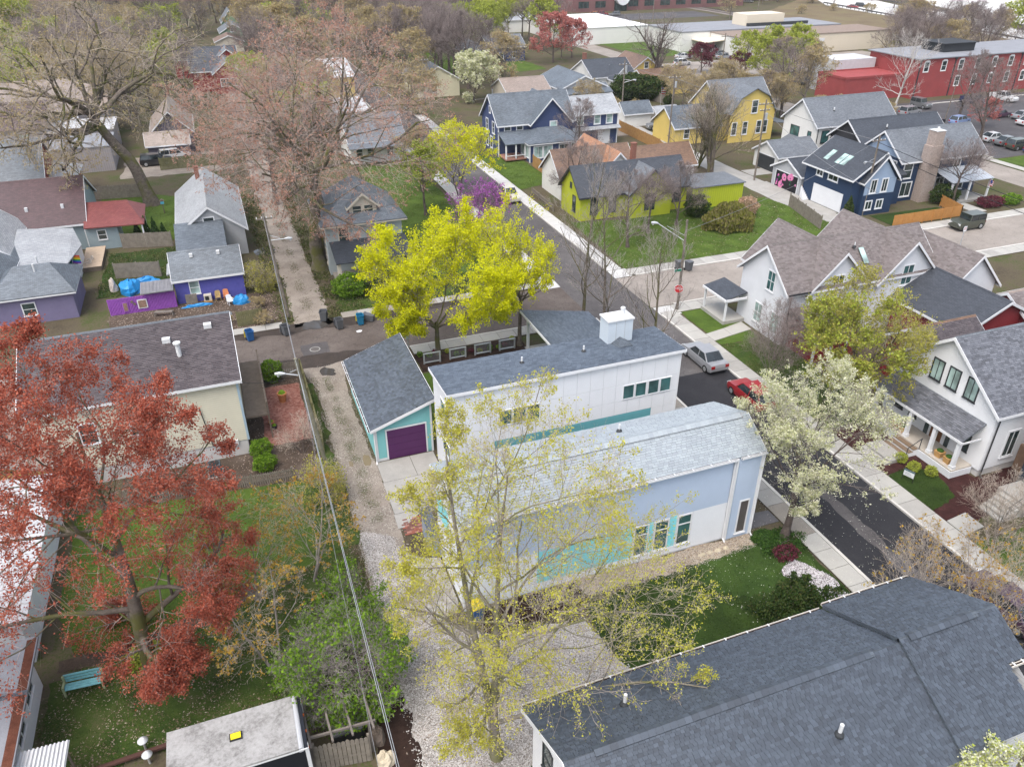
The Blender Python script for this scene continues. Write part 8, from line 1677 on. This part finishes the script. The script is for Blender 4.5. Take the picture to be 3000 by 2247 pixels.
bench(-10.75, 30.5, -4, M('bench_turquoise', (.16, .38, .42), .7, .3, 5), 'turquoise slatted bench with mossy legs under the red maple', True, 1.7, M('bench_mossy', (.28, .32, .18), .8, .2)); bench(-7.6, 73.6, -12, m_ow, 'grey plank bench before the purple wall')
t = thing('window_air_conditioner', 'white box air conditioner on a pallet below the blue-purple shed', 'air conditioner', (-3.6, 76.0-.4, 0)); b = MB(); b.box(-3.95, -3.25, 75.3, 75.8, .18, .75); b.obj('case', m_tanw, t); b = MB(); b.box(-3.85, -3.5, 75.27, 75.3, .26, .66); b.obj('grille', m_blk, t); b = MB(); b.box(-4.0, -3.2, 75.2, 75.85, .05, .17); b.obj('pallet', m_fgold, t)
t = thing('air_conditioner', 'dark air conditioning unit on the ground beside the cream house', 'air conditioner', (-4.1, 46.2, 0)); b = MB(); b.box(-4.5, -3.7, 45.85, 46.6, .08, .9); b.obj('case', M('condenser', (.06, .075, .085), .6, .15), t); b = MB(); b.cyl((-4.1, 46.22, .9), (-4.1, 46.22, .94), .32, .32, 16); b.obj('fan_grille', m_blk, t); b = MB(); b.box(-4.6, -3.6, 45.75, 46.7, 0, .08); b.obj('pad', m_conc, t)
t = thing('deck', 'pale timber sun deck beside the teal house', 'deck', (-14.8, 90.8, 0))
for i in range(16): b = MB(); b.box(-15.9, -13.9, 87.8+i*.4, 88.18+i*.4, .5, .55); b.obj('plank', M('deck_pale', (.44, .34, .25), .8, .15, 2), t)
b = MB(); b.box(-15.85, -13.95, 87.85, 94.1, 0, .48); b.obj('skirt', m_wood, t)
t = thing('board_panel', 'weathered board panel leaning in the shed yard', 'panel', (-5.1, 75.5, 0))
for i in range(7): b = MB(); b.box(-5.6+i*.15, -5.46+i*.15, 75.45, 75.49, 0, 1.05); b.obj('board', m_fgrey, t)
def flag(x, y, z, label, bands, canton=None, deg=0, pole_h=0, w=1.2, h=.75, tilt=25):
    t = thing('flag', label, 'flag', (x, y, z), math.radians(deg)); b = MB(); b.cyl((0, 0, -.9 if not pole_h else -z), (.5, 0, .5) if not pole_h else (0, 0, .6), .02, .02, 6); b.obj('staff', m_trim, t, local=True)
    n = len(bands)
    for i, mt in enumerate(bands):
        z1, z0 = .4-h*i/n, .4-h*(i+1)/n; b = MB(); k = 8
        V = []
        for j in range(k+1):
            u = j/k; wv = .06*math.sin(u*7+1); V += [(u*w*.85+.02, wv, z0-u*.35), (u*w*.85+.02, wv, z1-u*.35)]
        b.add(V, [(2*j, 2*j+2, 2*j+3, 2*j+1) for j in range(k)]); b.obj('stripe', mt, t, local=True)
    if canton: b = MB(); b.add([(.02, -.075, .4), (.42*w, -.075, .4-.17), (.42*w, -.075, .0-.17), (.02, -.075, .0)], [(0, 3, 2, 1)]); b.obj('canton', canton, t, local=True)
    return t
fr, fw, fbl = M('flag_red', (.42, .03, .04), .8), m_trim, M('flag_blue', (.03, .05, .20), .8)
flag(84.0, 141.0, 3.2, 'striped red and white national flag before the grey board fence', [fr, fw]*3+[fr], fbl, 30, 1, 2.2, 1.3); flag(93.6, 72.6, 2.3, 'small striped national flag on the navy house porch', [fr, fw]*3+[fr], fbl, 10)
flag(-16.3, 86.0, 2.4, 'rainbow flag on the corner of the teal house', [M('rb%d' % i, c_, .8) for i, c_ in enumerate(((.6, .03, .03), (.7, .25, .02), (.75, .6, .02), (.03, .35, .08), (.03, .10, .5), (.22, .04, .35)))], None, 20, 0, 1.1, .9)
# farmhouse planters, pots, misc
for i, (x, y) in enumerate(((42.0, 30.05), (42.0, 29.3), (42.0, 33.9), (42.0, 33.2))):
    t = thing('planter', 'square wooden planter on the farmhouse porch, '+('nearest the middle post', 'nearest the corner post', 'furthest along the porch', 'beside the far handrail')[i], 'planter', (x, y, .66)); b = MB(); b.add([(-.2, -.2, 0), (.2, -.2, 0), (.2, .2, 0), (-.2, .2, 0), (-.27, -.27, .45), (.27, -.27, .45), (.27, .27, .45), (-.27, .27, .45)], [(0, 3, 2, 1), (0, 1, 5, 4), (1, 2, 6, 5), (2, 3, 7, 6), (3, 0, 4, 7), (4, 5, 6, 7)]); b.obj('box', M('planter_wood', (.48, .28, .11), .7, .12, 3), t, local=True); b = MB(); b.lathe((0, 0, .45), [(.22, 0), (.24, .06), (.15, .14), (.03, .18)], 9); b.obj('plant', MATS['pachysandra'], t, local=True)
def pot(x, y, r, h, mat, label): 
    t = thing('plant_pot', label, 'pot', (x, y, .03)); b = MB(); b.lathe((0, 0, 0), [(r*.7, 0), (r, h*.85), (r*1.12, h*.87), (r*1.12, h), (r*.95, h)], 14); b.obj('pot', mat, t, local=True, smooth=False); b = MB(); b.lathe((0, 0, h-.02), [(r*.9, 0), (r*.5, r*.6), (r*.1, r*.8)], 8); b.obj('plant', lf_grn, t, local=True)
m_terr = M('terracotta', (.42, .17, .07), .8, .12)
pot(1.15, 54.0, .34, .8, m_terr, 'tall terracotta pot on the brick patio'); pot(-.0, 51.0, .2, .3, m_terr, 'small terracotta pot under the porch rail'); pot(.15, 50.4, .2, .3, m_blk, 'small dark pot under the porch rail'); pot(-14.1, 35.8, .3, .3, m_blk, 'black tub with a terracotta lid beside the white metal roof')
t = thing('storage_box', 'pale green storage box by the white shed', 'box', (-14.9, 35.2, 0)); b = MB(); b.box(-15.2, -14.6, 34.9, 35.5, 0, .55); b.obj('case', M('box_green', (.42, .50, .25), .6), t); b = MB(); b.box(-15.24, -14.56, 34.86, 35.54, .55, .62); b.obj('lid', M('box_green'), t)
t = thing('storage_box', 'blue storage box by the white shed', 'box', (-14.2, 35.0, 0)); b = MB(); b.box(-14.45, -13.95, 34.8, 35.2, 0, .45); b.obj('case', m_bb, t); b = MB(); b.box(-14.48, -13.92, 34.77, 35.23, .45, .5); b.obj('lid', m_bb, t)
t = thing('bird_feeder', 'small blue birdhouse on a post beside the red-roofed addition', 'bird feeder', (-7.9, 105.5, 0)); b = MB(); b.box(-7.95, -7.85, 105.45, 105.55, 0, 1.3); b.obj('post', m_wood, t); b = MB(); b.box(-8.1, -7.7, 105.3, 105.7, 1.3, 1.65); b.obj('house', M('birdhouse_blue', (.10, .40, .55), .6), t); b = MB(); b.extrude([(-8.2, 105.25, 1.65), (-7.6, 105.25, 1.65), (-7.9, 105.25, 1.9)], (0, .5, 0)); b.obj('roof', m_wood, t)
t = thing('garden_parasol', 'pale teal garden parasol behind the brown-roofed cottage', 'parasol', (63.2, 103.5, 0)); b = MB(); b.cyl((63.2, 103.5, 0), (63.2, 103.5, 2.3), .03, .03, 6); b.obj('pole', m_wood, t); b = MB(); b.lathe((63.2, 103.5, 1.85), [(1.5, 0), (1.45, .06), (.1, .5), (.02, .55)], 8); b.obj('canopy', M('parasol_teal', (.25, .50, .45), .7), t)
t = thing('spoil_sign', 'white and red sign totem beside the railway crossing', 'sign', (168, 226, 0)); b = MB(); b.box(167.2, 168.8, 225.8, 226.2, 0, 4.2); b.obj('panel', m_trim, t); b = MB(); b.box(167.4, 168.6, 225.75, 225.8, 2.4, 3.8); b.obj('face', fr, t)
t = thing('manhole_cover', 'round iron manhole cover in the muddy street', 'manhole', (4.7, 61.8, .03)); b = MB(); b.cyl((0, 0, 0), (0, 0, .012), .38, .38, 20); b.obj('cover', M('cast_iron', (.10, .09, .085), .7, .2), t, local=True); b = MB(); b.cyl((0, 0, -.006), (0, 0, .008), .46, .46, 20); b.obj('ring', m_concg, t, local=True)
lump('litter', 'scrap of white paper lying in the muddy street', 'litter', 8.95, 63.9, .28, .2, .05, m_trim, 11, .02)
for i, (x, y) in enumerate(((27.0, 21.6), (26.6, 24.6))): pass
for i in range(4): lump('edging_stone', 'pale stone along the gravel bed at the grey house foundation', 'stone', 22.2+i*.55, 28.0, .22, .14, .14, m_bl, 30+i, .02)['group'] = 'edging stones at the grey house'
# worker in a high-visibility vest
def person(x, y, deg, label, vest, trousers, hat):
    t = thing('person', label, 'person', (x, y, 0), math.radians(deg))
    me = bpy.data.meshes.new('body'); J = [(0, 0, .95), (0, 0, 1.15), (0, 0, 1.42), (0, 0, 1.52), (0, 0, 1.66), (-.2, 0, 1.42), (-.27, .02, 1.14), (-.26, -.1, .9), (.2, 0, 1.42), (.27, .02, 1.14), (.26, -.1, .9), (-.1, 0, .9), (-.13, -.06, .5), (-.14, .06, .08), (-.14, -.1, .04), (.1, 0, .9), (.13, .08, .5), (.14, .02, .08), (.14, -.14, .04), (0, 0, 1.76)]
    E = [(0, 1), (1, 2), (2, 3), (3, 4), (4, 19), (2, 5), (5, 6), (6, 7), (2, 8), (8, 9), (9, 10), (0, 11), (11, 12), (12, 13), (13, 14), (0, 15), (15, 16), (16, 17), (17, 18)]
    me.from_pydata(J, E, []); o = link('body', me, t); md = o.modifiers.new('skin', 'SKIN'); sv = me.skin_vertices[0].data; R_ = [.16, .15, .17, .06, .10, .08, .055, .045, .08, .055, .045, .1, .075, .055, .05, .1, .075, .055, .05, .07]
    for v_, r_ in zip(sv, R_): v_.radius = (r_, r_*.85)
    sv[0].use_root = True; o.modifiers.new('sub', 'SUBSURF').levels = 1; o.modifiers['sub'].render_levels = 1; me.materials.append(trousers)
    b = MB(); b.lathe((0, 0, .98), [(.20, 0), (.21, .2), (.24, .42), (.15, .5)], 12); b.obj('vest', vest, t, local=True); b = MB(); b.lathe((0, 0, 1.68), [(.15, 0), (.125, .02), (.12, .08), (.06, .13), (.01, .14)], 12); b.obj('hard_hat', hat, t, local=True)
person(108.5, 172, 20, 'worker in a yellow vest and white hard hat walking on the cross street', M('hi_vis', (.55, .75, .03), .7), M('denim', (.05, .07, .13), .8), m_trim)
# ================================================================ GROUND TEXTURE THAT IS REAL: grass, litter, stones
def sow(name, label_kind, poly, n, size, mat, seed, z=.03, flat=False, spill=0.0, patchy=0.0, asp=.45):
    rs = np.random.RandomState(seed); p = np.array(poly, float); lo, hi = p.min(0), p.max(0)
    q = rs.uniform(lo, hi, (int(n*2.2), 2)); q = q[inpoly(q, poly)]
    if patchy: q = q[rs.uniform(0, 1, len(q)) < np.clip(.5+patchy*np.sin(q[:, 0]*1.7+seed)*np.sin(q[:, 1]*1.3+.7*seed)+patchy*.6*np.sin(q[:, 0]*4.1)*np.sin(q[:, 1]*3.7), .03, 1)]
    q = q[:n]+rs.normal(0, spill, (len(q[:n]), 2)) if spill else q[:n]
    N = len(q); c = np.concatenate([q, np.full((N, 1), z)], 1); s = size*rs.uniform(.5, 1.4, N)[:, None]; t = rs.uniform(0, 6.28, N)
    a = np.stack([np.cos(t), np.sin(t), np.zeros(N)], 1)
    if flat:
        u = np.stack([-np.sin(t), np.cos(t), rs.uniform(-.3, .3, N)], 1); V = np.stack([c-a*s, c-u*s*asp, c+a*s, c+u*s*asp], 1); F = np.arange(N*4).reshape(-1, 4)
    else:
        up = np.stack([rs.normal(0, .7, N), rs.normal(0, .7, N), np.full(N, .55)], 1); V = np.stack([c-a*s*asp-[0, 0, .03], c+a*s*asp-[0, 0, .03], c+up*s], 1); F = np.arange(N*3).reshape(-1, 3)
    o = link(name, fast_mesh(name, V.reshape(-1, 3), F, mat, False)); o['kind'] = 'stuff'; return o
gr_d = leaf_mat('grass_blades_deep', [(.018, .034, .007), (.030, .054, .010), (.050, .08, .018), (.085, .105, .035)], .35)
gr_b = leaf_mat('grass_blades_bright', [(.05, .078, .014), (.075, .115, .02), (.105, .15, .03), (.16, .17, .06)], .35)
gr_m = leaf_mat('weeds_mixed', [(.035, .055, .012), (.07, .10, .02), (.12, .11, .05), (.20, .16, .10)], .2)
lit = leaf_mat('dead_leaves', [(.10, .065, .045), (.20, .14, .10), (.32, .25, .20), (.42, .36, .31)], .1)
stn = leaf_mat('loose_stones', [(.16, .14, .125), (.32, .30, .28), (.46, .44, .42), (.58, .56, .54)], 0)
stt = leaf_mat('alley_stones', [(.14, .115, .095), (.24, .21, .18), (.34, .31, .27), (.44, .41, .37)], 0)
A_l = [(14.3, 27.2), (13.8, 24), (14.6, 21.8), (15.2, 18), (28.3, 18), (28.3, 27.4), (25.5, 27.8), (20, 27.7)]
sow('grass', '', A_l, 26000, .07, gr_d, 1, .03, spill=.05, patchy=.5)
B_l = [(-11.6, 32.9), (-9, 32.5), (-3.0, 33.5), (3.0, 36), (3.5, 43.5), (-2, 44), (-9.4, 44.9), (-12.6, 44.9)]
sow('grass', '', B_l, 36000, .065, gr_b, 2, .03, spill=.08, patchy=.5)
C_l = [(-12.6, 25.0), (-7, 25.9), (-1.3, 25.0), (3.3, 28), (3.4, 36), (-2.8, 33.6), (-9, 32.5), (-12.5, 31.6)]
sow('grass', '', C_l, 24000, .085, gr_m, 3, .03, spill=.1, patchy=.7); sow('leaf_litter', '', C_l, 5000, .05, lit, 4, .045, True, .2, .6)
sow('leaf_litter', '', [(-10, 44.7), (3.2, 43.4), (3.4, 58.5), (-1.6, 58.5), (-1.6, 47.9), (-10, 47.8)], 3500, .055, lit, 5, .05, True, .1, .5)
sow('grass', '', [(1.6, 28), (3.9, 28), (4.0, 57), (2.6, 57), (2.4, 40)], 12000, .08, gr_m, 6, .03, spill=.15, patchy=.9)
sow('grass', '', [(4.6, 37.6), (5.4, 37.6), (5.35, 50), (5.0, 56.6), (4.6, 56.6), (4.6, 46)], 9000, .05, gr_b, 7, .025, spill=.14, patchy=.8)
sow('gravel', '', [(3.6, 14), (6.1, 14), (6.3, 44), (6.2, 58.5), (3.4, 58.5), (3.6, 36)], 16000, .035, stt, 8, .025, True, .12, .5, .8)
sow('gravel', '', [(3.4, 13), (15.2, 13), (14.7, 22), (13.7, 26.1), (9.4, 26.2), (6.2, 29), (5.8, 36), (3.7, 37), (3.3, 22)], 30000, .035, stn, 9, .045, True, .10, .2, .8)
sow('leaf_litter', '', [(3.4, 13), (15.0, 13), (14.5, 22), (9.4, 26.2), (6.2, 29), (3.6, 33)], 2600, .045, lit, 10, .06, True, .3, .8)
sow('gravel', '', [(11.3, 27.5), (20, 27.2), (26, 27.6), (26, 28.7), (11.3, 28.7)], 6000, .03, stt, 11, .04, True, .06, 0, .8); sow('gravel', '', [(25.7, 25.2), (27.0, 26.0), (28.1, 24.0), (28.0, 21.2), (26.9, 21.0), (26.2, 23.2)], 3000, .035, leaf_mat('river_stones', [(.12, .10, .10), (.34, .32, .34), (.52, .50, .52), (.62, .60, .61)], 0), 12, .05, True, .05, 0, .8)
sow('petals', '', [(20.5, 27.4), (22, 22.5), (30, 22), (35, 24), (34, 33), (28.4, 33), (24, 28.2)], 900, .024, leaf_mat('fallen_petals', [(.5, .5, .42), (.66, .65, .58), (.4, .42, .3)], 0), 13, .13, True, .4, .7, .8)
sow('grass', '', [(38.0, 68.3), (69, 68.4), (67.3, 84.2), (56, 84.2), (46, 82.7), (38.8, 84.2)], 42000, .075, gr_b, 14, .04, spill=.1, patchy=.7); sow('leaf_litter', '', [(38.0, 68.3), (69, 68.4), (67.3, 84.2), (38.8, 84.2)], 1800, .08, lit, 15, .06, True, .3, .9)
sow('grass', '', [(17.8, 73), (27.4, 69), (27.8, 118), (19, 118)], 32000, .08, gr_b, 16, .04, spill=.1, patchy=.7); sow('grass', '', [(8.2, 67.7), (23, 67.7), (24, 73.2), (8, 75.7)], 9000, .13, gr_m, 17, .04, spill=.15, patchy=.8)
sow('grass', '', [(-16, 96), (-7, 93.4), (-5.8, 112), (-16, 119)], 16000, .08, gr_b, 18, .04, spill=.2, patchy=.8); sow('grass', '', [(-14, 80), (-6.8, 80), (-6.6, 92.5), (-13.5, 92.5)], 8000, .12, gr_m, 19, .04, spill=.15, patchy=.8)
sow('leaf_litter', '', [(-12.5, 68.2), (2.8, 68.2), (2.6, 76), (-12.5, 75.2)], 3500, .07, lit, 20, .05, True, .2, .6); sow('grass', '', [(37.9, 36), (43, 36), (43, 49.9), (37.9, 49.9)], 8000, .10, gr_m, 21, .03, spill=.1, patchy=.8)
sow('grass', '', [(38.0, 98.8), (43.8, 100.5), (43.8, 112.5), (38.0, 119)], 9000, .07, gr_b, 22, .04, spill=.06, patchy=.4); sow('grass', '', [(4.9, 68), (5.6, 68), (5.6, 105), (4.9, 105)], 3000, .07, gr_m, 31, .03, spill=.2, patchy=.9)
sow('grass', '', [(7.0, 67.2), (8.4, 67.2), (8.2, 110), (6.8, 110)], 7000, .16, gr_m, 23, .04, spill=.2, patchy=.8); sow('grass', '', [(2.4, 68), (3.7, 68), (3.7, 110), (1.8, 110)], 7000, .16, gr_m, 24, .04, spill=.2, patchy=.8)
sow('grass', '', [(37.9, 26.3), (40.4, 26.9), (41.1, 29), (40.2, 30.6), (37.9, 30.1)], 3500, .06, gr_d, 25, .05, spill=.04, patchy=.4); sow('grass', '', [(37.95, 10), (41.9, 10), (41.9, 23.2), (37.95, 23.2)], 4000, .08, gr_m, 26, .04, spill=.05, patchy=.6)

# ================================================================ AIR
b = MB(); b.box(-2590, 2590, -480, 3090, -1.0, 45.0); hz = b.obj('haze', None, uv=False); hz.data.materials.clear(); hz['kind'] = 'stuff'
mh = bpy.data.materials.new('thin_haze'); mh.use_nodes = True; hn = mh.node_tree; hn.nodes.remove(hn.nodes['Principled BSDF'])
pv = hn.nodes.new('ShaderNodeVolumePrincipled'); pv.inputs['Color'].default_value = (.90, .92, .96, 1); pv.inputs['Density'].default_value = .00012; pv.inputs['Anisotropy'].default_value = .0
hn.links.new(pv.outputs[0], hn.nodes['Material Output'].inputs['Volume']); hz.data.materials.append(mh)
